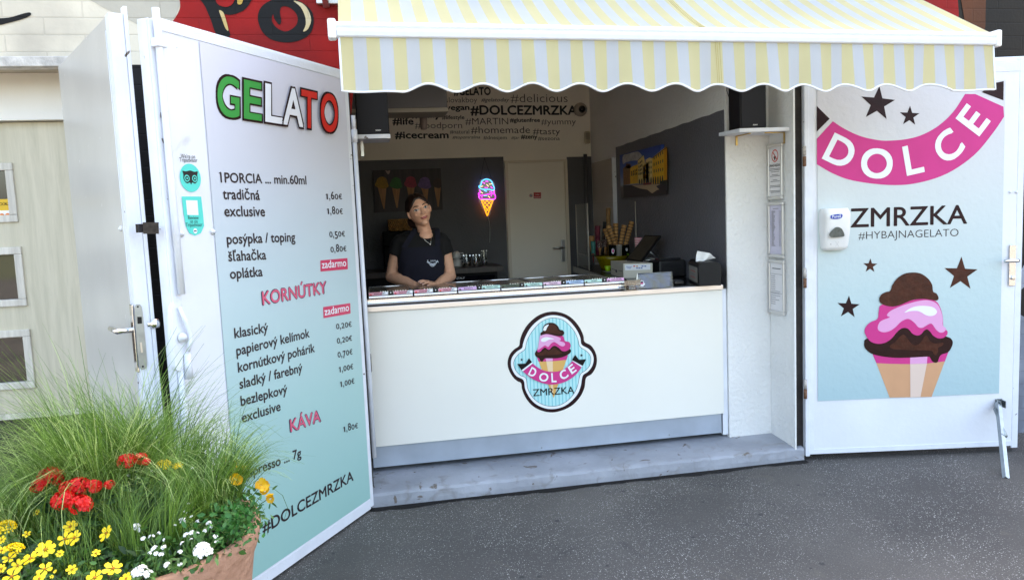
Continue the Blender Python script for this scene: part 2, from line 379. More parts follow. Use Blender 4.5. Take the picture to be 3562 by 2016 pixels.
# back door
m_ = MB(); m_.box((1.318, 2.882, .1), (1.836, 2.8955, 1.925), bev=.002); bd = m_.build('back_door', mat('back_door_paint', (236, 228, 214), .45, .03, 2), kiosk)
m_ = MB(); m_.box((1.290, 2.868, .1), (1.317, 2.8958, 1.945)); m_.box((1.837, 2.868, .1), (1.864, 2.8958, 1.945)); m_.box((1.3172, 2.868, 1.926), (1.8368, 2.8958, 1.945)); m_.build('door_trim', mat('door_trim_paint', (220, 208, 190), .45), bd)
hz = onY(1960, 868, 2.86); m_ = MB(); m_.box((hz.x-.018, 2.868, hz.z-.11), (hz.x+.018, 2.8815, hz.z+.09), bev=.003); m_.tube([(hz.x, 2.865, hz.z+.02), (hz.x, 2.83, hz.z+.02), (hz.x-.10, 2.83, hz.z+.02)], .009, 8); m_.build('door_handle', steel, bd)
pb = PL((0, 2.8815, 0), (0, -1, 0))
sg = mat('sign_red', (176, 30, 34), .4)
m_ = MB(); m_.px(pb, [(1856, 669), (1882, 669), (1882, 690), (1856, 690)], .001); 
m_.ptext(pb, 'VSTUP', (1862, 678.5), (1876, 678.5), .006, 1, .01, .0018); m_.ptext(pb, 'ZAKÁZANÝ !', (1858, 686.5), (1880.5, 686.5), .006, 1, .01, .0018)
cc = [(1847+6.2*math.cos(a*.35), 680+6.2*math.sin(a*.35)) for a in range(18)]; m_.px(pb, cc, .001, 0)
cc = [(1847+4.4*math.cos(a*.35), 680+4.4*math.sin(a*.35)) for a in range(18)]; m_.px(pb, cc, .0014, 1); m_.px(pb, [(1844, 677), (1849, 677), (1850, 683), (1845, 683)], .0018, 2)
m_.build('door_notice', [sg, wvinyl, black_ink], bd)
# word cloud on the back wall
pw = PL((0, 2.8985, 0), (0, -1, 0)); m_ = MB()
S5 = .54945
for body, x0, y0, x1, y1, h, bold, sh in [
    ('#DOLCEZMRZKA', 797, 270, 1468, 271, 60, .03, 0), ('#delicious', 1050, 193, 1410, 192, 57, -.012, 0), ('#gelatoday', 862, 189, 1036, 188, 25, .006, .25),
    ('#slovakboy', 606, 195, 837, 194, 36, -.008, 0), ('#vegan', 600, 243, 787, 241, 36, .03, 0), ('#lifestyle', 615, 300, 756, 299, 26, .02, 0),
    ('#MARTIN', 763, 334, 1034, 333, 44, -.006, 0), ('#glutenfree', 1045, 318, 1234, 317, 26, .03, 0), ('#yummy', 1243, 334, 1462, 333, 40, -.008, 0),
    ('#life', 303, 334, 433, 333, 46, .03, 0), ('#foodporn', 443, 358, 742, 357, 42, -.008, 0), ('#Italy', 422, 290, 606, 289, 42, .03, 0), ('#leto', 312, 266, 406, 265, 28, 0, 0),
    ('#icecream', 318, 421, 655, 420, 46, .03, 0), ('#natural', 665, 392, 787, 391, 27, 0, 0), ('#homemade', 798, 389, 1172, 388, 46, -.004, 0), ('#tasty', 1190, 396, 1362, 396, 42, -.004, 0),
    ('#topzmrzlina', 680, 423, 855, 422, 19, .004, .25), ('#dnesjem', 877, 427, 1025, 427, 24, 0, 0), ('#jar', 1052, 425, 1102, 425, 19, 0, .25), ('#zeny', 1115, 423, 1217, 423, 28, .03, 0), ('#sezona', 1222, 433, 1360, 433, 25, 0, 0),
    ('#GELATO', 690, 147, 922, 146, 50, .035, 0)]:
    H = (pw.hit(1200+x0*S5, 250+(y0-h)*S5)-pw.hit(1200+x0*S5, 250+y0*S5)).z
    m_.ptext(pw, body, (1200+x0*S5, 250+y0*S5), (1200+x1*S5, 250+y1*S5), H, 0, bold, .0015, sh, 3)
m_.build('hashtag_lettering', mat('wall_lettering', (26, 22, 22), .6), bw, kind=None)
# graffiti on the front wall: sprayed paint films a couple of millimetres thick
pf = PL((0, YW, 0), (0, -1, 0)); silver_g = brick_paint('silver_graffiti_paint', (192, 184, 168), (158, 152, 140), .8); GM_ = [wall_red, wall_black, wall_gold, wall_dark, wall_orange, silver_g]
m_ = MB(); m_.px(pf, smooth([(612, -60), (626, 8), (622, 40), (596, 80), (560, 110)], 4, False)+[(560, 420), (1220, 420), (1260, -60)], .003, 0); m_.build('graffiti_field', GM_, kiosk)
m_ = MB(); m_.px(pf, smooth([(250, -60), (330, 10), (420, 55), (520, 100), (590, 75), (616, 40), (612, -60)], 4), .0015, 5); m_.build('graffiti_silver', GM_, kiosk)
# letters of the tag: P and O in black with gold streaks
g6 = .6182
m_ = MB(); m_.px(pf, [(600+x*g6, y*g6) for x, y in smooth([(160, -40), (185, 40), (215, 110), (245, 190), (300, 210), (325, 195), (295, 130), (270, 80), (330, 85), (400, 60), (440, 10), (445, -40)], 4)], .006, 1); m_.build('graffiti_letter', GM_, kiosk)
m_ = MB(); m_.px(pf, [(600+x*g6, y*g6) for x, y in smooth([(262, 60), (275, 100), (298, 160), (315, 172), (300, 110), (285, 70)], 3)], .009, 2); m_.build('graffiti_streak', GM_, kiosk)
m_ = MB(); m_.px(pf, [(600+x*g6, y*g6) for x, y in smooth([(250, 20), (300, 40), (340, 20), (350, -40), (250, -40)], 3)], .009, 0); m_.build('graffiti_letter_bowl', GM_, kiosk)
m_ = MB(); m_.px(pf, [(600+x*g6, y*g6) for x, y in smooth([(372, -30), (365, 20), (390, 22), (400, -30)], 3)], .010, 2); m_.build('graffiti_streak', GM_, kiosk)
O_ = [(600+x*g6, y*g6) for x, y in smooth([(480, 100), (500, 40), (560, 0), (640, -15), (720, 10), (780, 60), (795, 120), (775, 190), (710, 230), (630, 240), (550, 220), (500, 170)], 4)]
Oi = [(600+x*g6, y*g6) for x, y in smooth([(565, 80), (575, 110), (600, 140), (612, 120), (605, 70), (615, 40), (650, 40), (690, 70), (705, 110), (690, 150), (640, 178), (590, 160), (560, 120)], 4)]
m_ = MB(); m_.poly([pf.hit(x, y, .006) for x, y in O_], 1, [[pf.hit(x, y, .006) for x, y in Oi[::-1]]]); m_.build('graffiti_letter', GM_, kiosk)
m_ = MB(); m_.px(pf, [(600+x*g6, y*g6) for x, y in smooth([(680, 5), (720, 40), (745, 90), (750, 140), (735, 178), (762, 165), (780, 115), (765, 60), (730, 20)], 3)], .009, 2); m_.build('graffiti_streak', GM_, kiosk)
m_ = MB(); m_.px(pf, smooth([(-40, 68), (30, 62), (80, 48), (104, 44), (106, 54), (80, 66), (30, 80), (-40, 95)], 4), .004, 1); m_.build('graffiti_swoosh', GM_, kiosk)
# right-hand end of the wall: dark paint, a red band and a sprayed orange patch
m_ = MB(); m_.poly([V((2.5, YW-.003, 2.251)), V((5.9, YW-.003, 2.251)), V((5.9, YW-.003, 4.2)), V((2.5, YW-.003, 4.2))], 3); m_.build('graffiti_field', GM_, kiosk)
m_ = MB(); m_.px(pf, [(3180, -80), (3325, -80), (3335, 45), (3334, 120), (3260, 120)], .006, 0); m_.build('graffiti_band', GM_, kiosk)
m_ = MB(); m_.px(pf, smooth([(3345, -50), (3420, -60), (3428, 60), (3420, 110), (3370, 110), (3350, 40)], 4), .006, 4); m_.build('graffiti_patch', GM_, kiosk)
pr = PL((0, .062, 0), (0, -1, 0))
m_ = MB(); m_.px(pr, smooth([(3535, 960), (3552, 940), (3600, 860), (3640, 900), (3580, 980), (3540, 1010)], 4), .003, 0); m_.build('wall_graffiti', [wall_grey], kiosk)
m_ = MB(); m_.px(pr, smooth([(3520, 1130), (3560, 1100), (3640, 1180), (3660, 1400), (3600, 1520), (3520, 1500)], 4), .003, 0); m_.build('wall_graffiti', [wall_grey], kiosk)

# thin bright scraps behind the frame gap at the right door
# neighbouring shop front at far left: beam, recess, panel
YR = .30
def zz(px_y, Y): return onY(0, px_y, Y).z
m_ = MB(); m_.box((-4.4, .02, zz(232, .02)), (-1.202, .099, zz(196, .02)), bev=.004); m_.build('ledge', mat('weathered_ledge', (214, 208, 200), .7, .35, 18, .9, 70), kiosk)
m_ = MB(); m_.box((-4.29, YR-.02, zz(398, YR)), (-1.20, YR+.05, 2.249)); m_.box((-4.29, YR-.05, zz(424, YR)), (-1.20, YR+.05, zz(398.5, YR))); m_.box((-4.29, YR, 0), (-2.6, YR+.05, zz(425, YR)))
m_.box((-1.202, .101, 0), (-1.20, .35, 2.24)); m_.build('neighbour_fascia', mat('fascia_paint', (232, 228, 220), .5, .06, 3, .2), kiosk)

# concrete step painted grey-blue
def step_mat():
    m = mat('worn_step_paint', (150, 156, 168), .6); N, L = nodes(m); b = N['Principled BSDF']; g = N.new('ShaderNodeNewGeometry')
    def nz(s, d, a, b_, dist=0):
        t = N.new('ShaderNodeTexNoise'); t.inputs['Scale'].default_value = s; t.inputs['Detail'].default_value = d; t.inputs['Distortion'].default_value = dist; L.new(g.outputs['Position'], t.inputs['Vector'])
        r = N.new('ShaderNodeMapRange'); r.inputs[1].default_value = a; r.inputs[2].default_value = b_; L.new(t.outputs['Fac'], r.inputs[0]); return r.outputs[0]
    def mix(f, a, c):
        x = N.new('ShaderNodeMix'); x.data_type = 'RGBA'; L.new(f, x.inputs[0])
        for i, q in ((6, a), (7, c)):
            if isinstance(q, tuple): x.inputs[i].default_value = (*q, 1)
            else: L.new(q, x.inputs[i])
        return x.outputs[2]
    c = mix(nz(3, 5, .35, .65), (.28, .295, .33), (.40, .42, .47))
    c = mix(nz(9, 6, .55, .7, 1.5), c, (.27, .27, .28))
    c = mix(nz(14, 6, .66, .70, 1), c, (.16, .13, .11))
    L.new(c, b.inputs['Base Color'])
    t = N.new('ShaderNodeTexNoise'); t.inputs['Scale'].default_value = 22; t.inputs['Detail'].default_value = 8; L.new(g.outputs['Position'], t.inputs['Vector'])
    bp = N.new('ShaderNodeBump'); bp.inputs['Strength'].default_value = .8; bp.inputs['Distance'].default_value = .006; L.new(t.outputs['Fac'], bp.inputs['Height']); L.new(bp.outputs[0], b.inputs['Normal'])
    return m
m_ = MB(); N_ = 60
prof = [(-.004, .0), (-.006, .03), (-.003, .066), (.004, .076), (.02, .081), (.12, .087), (.30, .097), (.468, .099), (.468, 0)]
vs = []; fs = []
for i in range(N_+1):
    x = -.01+2.435*i/N_
    for k, (y, z) in enumerate(prof):
        j = random.uniform(-1, 1)*.0035 if k in (2, 3, 4) else 0
        vs.append((x, (y if x < 2.36 else max(y, -.004))+j, z+j*.6))
K = len(prof)
for i in range(N_):
    for k in range(K-1): fs.append((i*K+k, i*K+k+1, (i+1)*K+k+1, (i+1)*K+k))
fs += [tuple(range(K)), tuple(N_*K+k for k in range(K))[::-1]]
m_.add(vs, fs); m_.build('concrete_step', step_mat(), label='worn grey painted concrete step below the counter', cat='step')
# grimy joint where pavement meets the step
m_ = MB(); a = [(-.02+i*.05, -.028-.02*random.random()-.008*math.sin(i*.4), .004) for i in range(50)]; b_ = [(-.02+i*.05, -.0045, .006) for i in range(50)]
m_.add(a+b_, [(i, i+1, i+51, i+50) for i in range(49)]); m_.build('pavement_joint', mat('joint_grime', (22, 17, 14), .95, .4, 30), loc=(1.2, -.02, 0), kind='structure')
def pbox(mb, pl, a0, a1, b0, b1, d0, d1, m=0, bev=0):
    t = MB(); t.box((a0, b0, d0), (a1, b1, d1), 0, bev)
    mb.add([pl.at(v.x, v.y, v.z) for v in t.v], t.f, m); return mb
def ab(pl, x, y):
    p = pl.hit(x, y)-pl.O; return p.dot(pl.u), p.dot(pl.v)
# ------------------------------------------------------------------ left door leaf with the price list
AL = 1.01843
GL = PL((0, 0, 0), (math.sin(AL), -math.cos(AL), 0))
gd = thing('price_list_door', (-.33, -.54, 0), 'white steel door leaf covered with the gelato price list', 'door')
m_ = MB(); pbox(m_, GL, -1.170, -.004, .022, 2.185, -.045, 0, 0, .003); pbox(m_, GL, -1.16, -.02, 2.1855, 2.197, -.04, -.012, 0)
m_.build('door_panel', white_paint, gd)
m_ = MB(); pbox(m_, GL, -1.2145, -1.1705, .010, 2.182, -.047, .002, 0, .004); pbox(m_, GL, -1.2185, -1.2150, .010, 2.178, -.024, -.002, 0, .001)
for z0, z1 in ((1.121, 1.089), (1.06, .98)):
    pass
m_.build('edge_flange', white_frame, gd)
m_ = MB()
for q0, q1 in (((566, 1103), (568, 1136)), ((574, 1182), (578, 1232))):
    EG = PL(GL.at(-1.2187, 0), -GL.u); a0, b0 = ab(EG, *q0); a1, b1 = ab(EG, *q1); am_ = min(max((a0+a1)/2, .008), .020); pbox(m_, EG, am_-.004, am_+.004, b1, b0, -.001, .001)
m_.build('latch_slot', black, gd)
# welded seams / border strips
m_ = MB()
pbox(m_, GL, -1.17, -.006, 2.150, 2.184, .0003, .003, 0, .001); pbox(m_, GL, -.034, -.006, .02, 2.1495, .0003, .003, 0, .001); pbox(m_, GL, -1.17, -.0345, .012, .060, .0003, .003, 0, .001)
m_.build('border_strip', white_frame, gd)
# printed poster
pm = ramp_z(mat('price_list_print', (200, 220, 226), .38, bump=.12, bs=25), .06, 2.15, [(0, (148, 194, 188)), (.3, (166, 203, 200)), (.55, (190, 210, 214)), (.8, (206, 209, 219)), (1, (214, 213, 226))])
m_ = MB(); m_.quad(GL.at(-.983, .068, .0035), GL.at(-.036, .068, .0035), GL.at(-.036, 2.146, .0035), GL.at(-.983, 2.146, .0035)); po = m_.build('poster', pm, gd)
m_ = MB(); OFF = .0045
# headline: six letters in the three colours with a dark outline
def hb(x): return 643+(x-240)*(748-643)/(925-240)
def ht(x): return 419+(x-240)*(541-419)/(925-240)
for ch, x0, x1, mm in (('G', 252, 376, 1), ('E', 398, 498, 1), ('L', 516, 622, 2), ('A', 616, 727, 2), ('T', 715, 803, 3), ('O', 823, 918, 3)):
    ov = .02 if ch in 'GO' else 0
    BLp, BRp, TLp = [GL.hit(600+x*g6, y*g6, OFF) for x, y in ((x0, hb(x0)+ov*250), (x1, hb(x1)+ov*250), (x0, ht(x0)-ov*250))]
    c0 = (BLp+BRp+TLp+(BRp+TLp-BLp))/4
    gr = .0085; du = (BRp-BLp).normalized()*gr; dv = GL.v*gr; kz = GL.n*.0022*'GELATO'.index(ch)
    m_.letter(ch, BLp-du-dv+kz, BRp+du-dv+kz, TLp-du+dv+kz, 0, .046)
    m_.letter(ch, BLp+GL.n*.001+kz, BRp+GL.n*.001+kz, TLp+GL.n*.001+kz, mm, .017)
m_.build('headline_lettering', [maroon, green_v, wvinyl, red_v], po)
K = 3562/2573
ink = mat('menu_ink', (40, 24, 28), .45)
m_ = MB()
for body, a, b, h in [('1PORCIA ... min.60ml', (555, 458), (770, 463), .039), ('tradičná', (561, 500), (653, 502), .042), ('exclusive', (565, 543), (666, 543), .042),
    ('posýpka / toping', (571, 613), (742, 606), .041), ('šľahačka', (575, 656), (669, 651), .041), ('oplátka', (579, 700), (660, 693), .041),
    ('klasický', (590, 849), (674, 833), .041), ('papierový kelímok', (595, 893), (778, 846), .041), ('kornútkový pohárik', (599, 935), (791, 883), .041),
    ('sladký / farebný', (603, 976), (760, 933), .041), ('bezlepkový', (606, 1019), (722, 987), .041), ('exclusive', (609, 1061), (705, 1030), .041),
    ('espresso ... 7g', (613, 1203), (757, 1146), .041), ('#DOLCEZMRZKA', (661, 1341), (888, 1205), .052)]:
    m_.ptext(GL, body, (a[0]*K, a[1]*K), (b[0]*K, b[1]*K), h, 0, .021 if 'DOL' not in body else .018, OFF)
def flag(mb, T, dx, h):
    L_ = dx.length; e = dx.normalized(); mb.poly([T+GL.n*.0004, T+e*L_*.5+GL.n*.0004, T+e*L_*.3-GL.v*h*.12+GL.n*.0004, T-e*h*.17-GL.v*h*.16+GL.n*.0004, T-e*h*.19-GL.v*h*.09+GL.n*.0004], 0)
def oldstyle(mb, s, a, b, h):
    """price with old-style figures"""
    adv = {'1': .42, ',': .26, '€': .58}
    tot = sum(adv.get(c, .56) for c in s); A = GL.hit(a[0]*K, a[1]*K, OFF); B = GL.hit(b[0]*K, b[1]*K, OFF); d = (B-A); x = 0
    for c in s:
        wd = adv.get(c, .56); f0 = x/tot; f1 = (x+wd*(.86 if c != '1' else .55))/tot
        if c == '1': f0 += wd*.12/tot
        y0, y1 = {'0': (0, .7), '1': (0, .7), '2': (0, .7), '5': (-.25, .72), '7': (-.25, .72), '€': (0, .72), ',': (-.2, .17)}.get(c, (0, 1.0))
        if c == ',': f1 = (x+wd*.5)/tot
        P0 = A+d*f0+GL.v*(y0*h); P1 = A+d*f1+GL.v*(y0*h)
        mb.letter(c, P0, P1, P0+GL.v*((y1-y0)*h), 0, .012); x += wd
        if c == '1': flag(mb, P0+GL.v*((y1-y0)*h), (P1-P0), h)
T1 = GL.hit(555.5*K, 458*K, OFF)+GL.v*.039; flag(m_, T1, (GL.u*.008), .039)
for s_, a, b in [('1,60€', (820, 501), (861, 501)), ('1,80€', (823, 538), (863, 538)), ('0,50€', (828, 596), (868, 594)), ('0,80€', (831, 634), (872, 631)),
    ('0,20€', (845, 827), (885, 820)), ('0,20€', (847, 863), (886, 855)), ('0,70€', (849, 898), (887, 889)), ('1,00€', (853, 935), (889, 926)), ('1,00€', (856, 972), (892, 962)), ('1,80€', (864, 1085), (901, 1074))]:
    oldstyle(m_, s_, a, b, .037)
m_.build('price_lettering', ink, po)
m_ = MB()
for quad_, a, b in (([(805, 654), (873, 648), (874, 676), (805.5, 682)], (809, 674), (870, 668)), ([(812, 771), (880, 761), (881, 787), (813, 799)], (816, 792), (877, 780))):
    m_.poly([GL.hit(x*K, y*K, OFF) for x, y in quad_], 0)
    m_.ptext(GL, 'zadarmo', (a[0]*K, a[1]*K), (b[0]*K, b[1]*K), .036, 1, .014, OFF+.001)
m_.build('free_of_charge_tag', [mat('raspberry_vinyl', (214, 62, 98), .4), wvinyl], po)
m_ = MB(); pf2 = ramp_z(mat('heading_print', (220, 90, 115), .4), .5, .58, [(0, (222, 60, 96)), (1, (205, 150, 160))])
for body, a, b, h in (('KORNÚTKY', (661, 765), (820, 735), .055), ('KÁVA', (731, 1084), (805, 1057), .055)):
    m_.ptext(GL, body, (a[0]*K-2, a[1]*K+1), (b[0]*K+2, b[1]*K+1), h*1.04, 1, .04, OFF)
    m_.ptext(GL, body, (a[0]*K, a[1]*K), (b[0]*K, b[1]*K), h, 0, .016, OFF+.001)
m_.build('heading_lettering', [mat('heading_pink', (222, 92, 122), .4), mat('heading_outline', (58, 40, 70), .4)], po)
# stickers: owl roundel and review shield
z1 = .69767
def Z1(x, y): return (x*z1, y*z1)
m_ = MB()
m_.ptext(GL, "We're on", Z1(903, 788), Z1(973, 791), .0155, 0, 0, .002); m_.ptext(GL, 'Tripadvisor', Z1(895, 806), Z1(985, 809), .0155, 0, 0, .002)
c0 = ab(GL, *Z1(948, 887)); R_ = .0505
m_.poly([GL.at(c0[0]+R_*math.cos(k*.1745), c0[1]+R_*math.sin(k*.1745), .002) for k in range(36)], 1)
def disc(x, y, r, mm, off): m_.poly([GL.at(c0[0]+x+r*math.cos(k*.2618), c0[1]+y+r*math.sin(k*.2618), off) for k in range(24)], mm)
m_.poly([GL.at(c0[0]+x, c0[1]+y, .0026) for x, y in smooth([(-.037, .024), (-.02, .0225), (0, .0265), (.02, .0225), (.037, .024), (.0335, .012), (.034, -.006), (.02, -.02), (.006, -.016), (0, -.024), (-.006, -.016), (-.02, -.02), (-.034, -.006), (-.0335, .012)], 3)], 0)
for sx in (-1, 1):
    disc(sx*.0185, -.002, .0125, 1, .0032); disc(sx*.0185, -.002, .0085, 0, .0036); disc(sx*.0185, -.002, .0038, 1, .004)
m_.poly([GL.hit(*Z1(x, y), .002) for x, y in smooth([(906, 979), (1003, 980), (1010, 1040), (1018, 1125), (1002, 1162), (972, 1174), (944, 1162), (926, 1125), (915, 1060)], 1)], 1)
m_.poly([GL.hit(*Z1(x, y), .0026) for x, y in ((927, 998), (984, 999), (990, 1072), (934, 1071))], 2)
m_.ptext(GL, 'Review', Z1(939, 1093), Z1(991, 1094), .014, 0, 0, .0026); m_.ptext(GL, 'us on', Z1(950, 1111), Z1(986, 1112), .014, 0, 0, .0026); m_.ptext(GL, 'Tripadvisor', Z1(927, 1130), Z1(1010, 1128), .0145, 0, 0, .0026)
c0 = ab(GL, *Z1(971, 1151)); disc(0, 0, .0095, 2, .0026); disc(-.003, 0, .0028, 0, .003); disc(.003, 0, .0028, 0, .003)
m_.build('review_sticker', [mat('sticker_ink', (18, 18, 20), .4), mat('turquoise_sticker', (72, 214, 200), .35), wvinyl], gd)
# espagnolette bar and its lever
ra = ab(GL, 522, 150)[0]
def gp(x, y, o=.02): return GL.hit(x, y, o)
m_ = MB(); rb = ab(GL, 612, 1040)
m_.tube([GL.at(-1.192, 2.215, .018), GL.at(-1.190, 2.10, .018), GL.at(-1.188, 1.6, .018), GL.at(-1.184, 1.24, .018)], .0125, 10)
pbox(m_, GL, -1.212, -1.168, 2.085, 2.115, .003, .034, 0, .004)
m_.build('locking_bar', white_frame, gd)
m_ = MB()
m_.slab([gp(x*.698, 1000+y*.698, .026) for x, y in smooth([(862, 88), (893, 86), (905, 120), (932, 180), (950, 220), (957, 265), (942, 318), (925, 322), (912, 345), (912, 405), (880, 408), (866, 330), (858, 200)], 3)], GL.n, .02)
m_.tube([gp(893*.698, 1000+95*.698, .036), gp(925*.698, 1000+170*.698, .042), gp(948*.698, 1000+225*.698, .044), gp(948*.698, 1000+275*.698, .044), gp(938*.698, 1000+318*.698, .042)], [.006, .008, .009, .009, .006], 8)
m_.lathe([(.017, 0), (.017, .008), (.011, .010), (.011, .016), (0, .017)], gp(906*.698, 1000+248*.698, .03), 14, 0, GL.n)
m_.tube([gp(934*.698, 1000+325*.698, .03), gp(936*.698, 1000+380*.698, .032), gp(943*.698, 1000+452*.698, .032)], [.013, .0135, .015], 10)
m_.tube([gp(900*.698, 1000+408*.698, .014), gp(938*.698, 1000+850*.698, .014), GL.at(-1.18, .03, .014)], .011, 8)
m_.build('locking_lever', white_frame, gd)
m_ = MB()
for q in (Z1(902, 1166), Z1(1057, 1154)):
    m_.lathe([(.011, 0), (.012, .004), (.006, .006), (.006, .012), (0, .013)], GL.hit(*q, .001), 9, 0, GL.n)
m_.build('bolt', white_frame, gd)
m_ = MB(); m_.tube([(.016, .055, .25), (.014, .055, 1.86)], .012, 8); m_.tube([(.0148, .055, 1.86), (.0148, .055, 1.92)], .016, 8); m_.tube([(.0148, .055, 1.9205), (.0148, .055, 1.99)], .011, 8); m_.build('back_locking_bar', white_frame, gd)

# ------------------------------------------------------------------ neighbouring leaf, standing open towards it
HN = V((-1.239, -.133, 0)); FL = V((-.758, -1.029, 0)); LN = (FL-HN).length; dn = (FL-HN)/LN
NL = PL(HN, (dn.y, -dn.x, 0))
EL = PL(FL, dn)
nd = thing('grey_steel_door', (-.98, -.57, 0), 'glossy grey steel door leaf opened beside the price list door', 'door')
m_ = MB(); pbox(m_, NL, .01, LN-.052, .012, 2.195, -.042, 0, 0, .002); m_.build('door_panel', grey_enamel, nd)
m_ = MB(); pbox(m_, NL, LN-.0515, LN, .012, 2.2, -.045, .001, 0, .003); pbox(m_, NL, LN-.03, LN+.004, .012, 2.225, -.058, -.0455, 0, .002); m_.build('edge_frame', white_frame, nd)
m_ = MB(); a_, b_ = NL.at(LN-.055, .05, .0012), NL.at(LN-.055, 2.15, .0012); m_.tube([a_, b_], .0018, 5); m_.build('sealing_bead', white_frame, nd)
m_ = MB(); lo = EL.hit(468, 1059); hi = EL.hit(513, 1285)
m_.slab([EL.hit(x*.698, 1000+y*.698, .0035) for x, y in smooth([(672, 96), (688, 83), (706, 94), (716, 170), (730, 330), (733, 392), (714, 407), (696, 396), (684, 300), (676, 180)], 2)], EL.n, .003); 
m_.slab([EL.hit(x*.698, 1000+y*.698, .0042) for x, y in ((684, 145), (706, 145), (708, 178), (686, 180))], EL.n, .0005, 1); m_.slab([EL.hit(x*.698, 1000+y*.698, .006) for x, y in ((697, 273), (706, 272), (712, 322), (703, 324))], EL.n, .002, 2)
for q in ((687, 95), (712, 392)): m_.lathe([(.0035, 0), (.003, .0012), (0, .0014)], EL.hit(q[0]*.698, 1000+q[1]*.698, .0035), 8, 1, EL.n)
m_.build('lock_plate', [zinc, black, steel], nd)
m_ = MB(); hp = NL.hit(447, 1137); ha, hb_ = (hp-NL.O).dot(NL.u), (hp-NL.O).dot(NL.v)
pbox(m_, NL, LN-.05, LN-.012, hb_-.15, hb_+.09, .0012, .009, 0, .002)
m_.tube([NL.at(LN-.031, hb_, .009), NL.at(LN-.031, hb_, .05), NL.at(LN-.036, hb_+.001, .056), NL.at(LN-.135, hb_+.002, .058)], [.0095, .0095, .0105, .0095], 10); m_.build('door_handle', chrome, nd)
m_ = MB(); kb = onY(522, 1127, -1.005); m_.lathe([(.010, -.01), (.010, 0), (.0195, .003), (.0195, .026), (.016, .030), (0, .031)], kb, 16, 0, (-NL.n.x, -NL.n.y, 0)); m_.build('knob_cylinder', chrome, nd)
m_ = MB(); m_.slab([onY(x, y, -1.105) for x, y in ((496, 773), (551, 773), (552, 813), (498, 813))], (0, -1, 0), .004); m_.box((FL.x+.045, -1.1045, onY(500, 808, -1.1).z), (FL.x+.052, -1.035, onY(500, 778, -1.1).z)); m_.build('steel_clip', mat('worn_black_steel', (52, 46, 44), .35, .6, 60, metal=.6), nd)
m_ = MB(); m_.lathe([(.009, 0), (.010, .004), (.005, .006), (0, .012)], NL.hit(605*.698, 1138*.698), 9, 0, NL.n); m_.build('bolt', white_frame, nd)

# ------------------------------------------------------------------ right door leaf with the cone poster
AR = .18334; H0 = V((2.4291, 0, 0))
RL = PL(H0, (-math.sin(AR), -math.cos(AR), 0))
dd = thing('cone_poster_door', (3.03, -.11, 0), 'white steel door leaf with pink ribbon and big ice cream cone poster', 'door')
m_ = MB(); pbox(m_, RL, .03, 1.185, .034, 2.19, -.045, 0, 0, .003); m_.build('door_panel', white_paint, dd)
m_ = MB(); pbox(m_, RL, .004, .0295, .026, 2.2, -.05, .008, 0, .004); pbox(m_, RL, 1.1855, 1.222, .022, 2.2, -.05, .0, 0, .003); pbox(m_, RL, .06, 1.24, 2.1905, 2.212, -.06, -.02, 0, .002)
pbox(m_, RL, .03, 1.185, 2.13, 2.189, .0004, .003, 0, .001); pbox(m_, RL, .03, 1.185, .036, .065, .0004, .0028, 0, .001); pbox(m_, RL, .03, .054, .0605, 2.1295, .0004, .0026, 0, .001); m_.build('edge_frame', white_frame, dd)
m_ = MB()
for z in (.42, 1.05, 1.72): m_.tube([V((2.4285, -.012, z-.055)), V((2.4285, -.012, z-.002))], .0095, 8); m_.tube([V((2.4285, -.012, z+.002)), V((2.4285, -.012, z+.055))], .0095, 8, 1)
m_.build('hinge', [mat('rusty_hinge', (120, 84, 62), .8, .5, 60), mat('painted_hinge', (190, 184, 178), .6, .4, 50)], dd)
pm2 = ramp_z(mat('cone_poster_print', (190, 215, 226), .34, bump=.5, bs=30), .34, 2.08, [(0, (166, 196, 202)), (.35, (184, 206, 208)), (.62, (200, 210, 211)), (.9, (210, 209, 212)), (1, (211, 209, 213))])
m_ = MB(); m_.quad(RL.at(.076, .345, .004), RL.at(1.106, .345, .004), RL.at(1.106, 2.085, .004), RL.at(.076, 2.085, .004)); po2 = m_.build('poster', pm2, dd)
MT = [maroon, brown_vinyl, choc, pink, lpink, tan, ltan, wvinyl]
m_ = MB(); S7 = .54945; O7 = (2662, 200)
inner = smooth([(428, 404), (500, 451), (600, 497), (700, 521), (780, 527), (900, 516), (1000, 487), (1100, 430), (1190, 345), (1265, 232)], 5, False)
outer = smooth([(1512, 375), (1440, 480), (1320, 620), (1150, 735), (960, 795), (780, 807), (560, 780), (430, 735), (327, 676)], 5, False)
m_.px(RL, inner+[(1330, 232), (1508, 312)]+outer+[(327, 515)], .005, 3, 0, S7, O7)
m_.px(RL, [(326, 308), (408, 388), (326, 470)], .005, 0, 0, S7, O7); m_.px(RL, [(1370, 220), (1440, 165), (1510, 150), (1508, 272)], .005, 0, 0, S7, O7)
def lpx(pl, mb, ch, BLq, BRq, TLq, off, mm, bold, s=1, o=(0, 0)):
    mb.letter(ch, *[pl.hit(o[0]+q[0]*s, o[1]+q[1]*s, off) for q in (BLq, BRq, TLq)], mm, bold)
for ch, a, b, c in (('D', (357, 640), (512, 716), (440, 475)), ('O', (598, 757), (797, 776), (616, 566)), ('L', (897, 750), (1010, 724), (866, 566)), ('C', (1152, 690), (1275, 575), (1040, 548)), ('E', (1355, 501), (1428, 404), (1204, 386))):
    lpx(RL, m_, ch, a, b, c, .006, 7, .02, S7, O7)
def star(mb, pl, cx, cy, R_, off, mm, rot=0.):
    mb.px(pl, [(cx+(R_ if k % 2 == 0 else R_*.40)*math.sin(k*math.pi/5+rot), cy-(R_ if k % 2 == 0 else R_*.40)*math.cos(k*math.pi/5+rot)) for k in range(10)], off, mm)
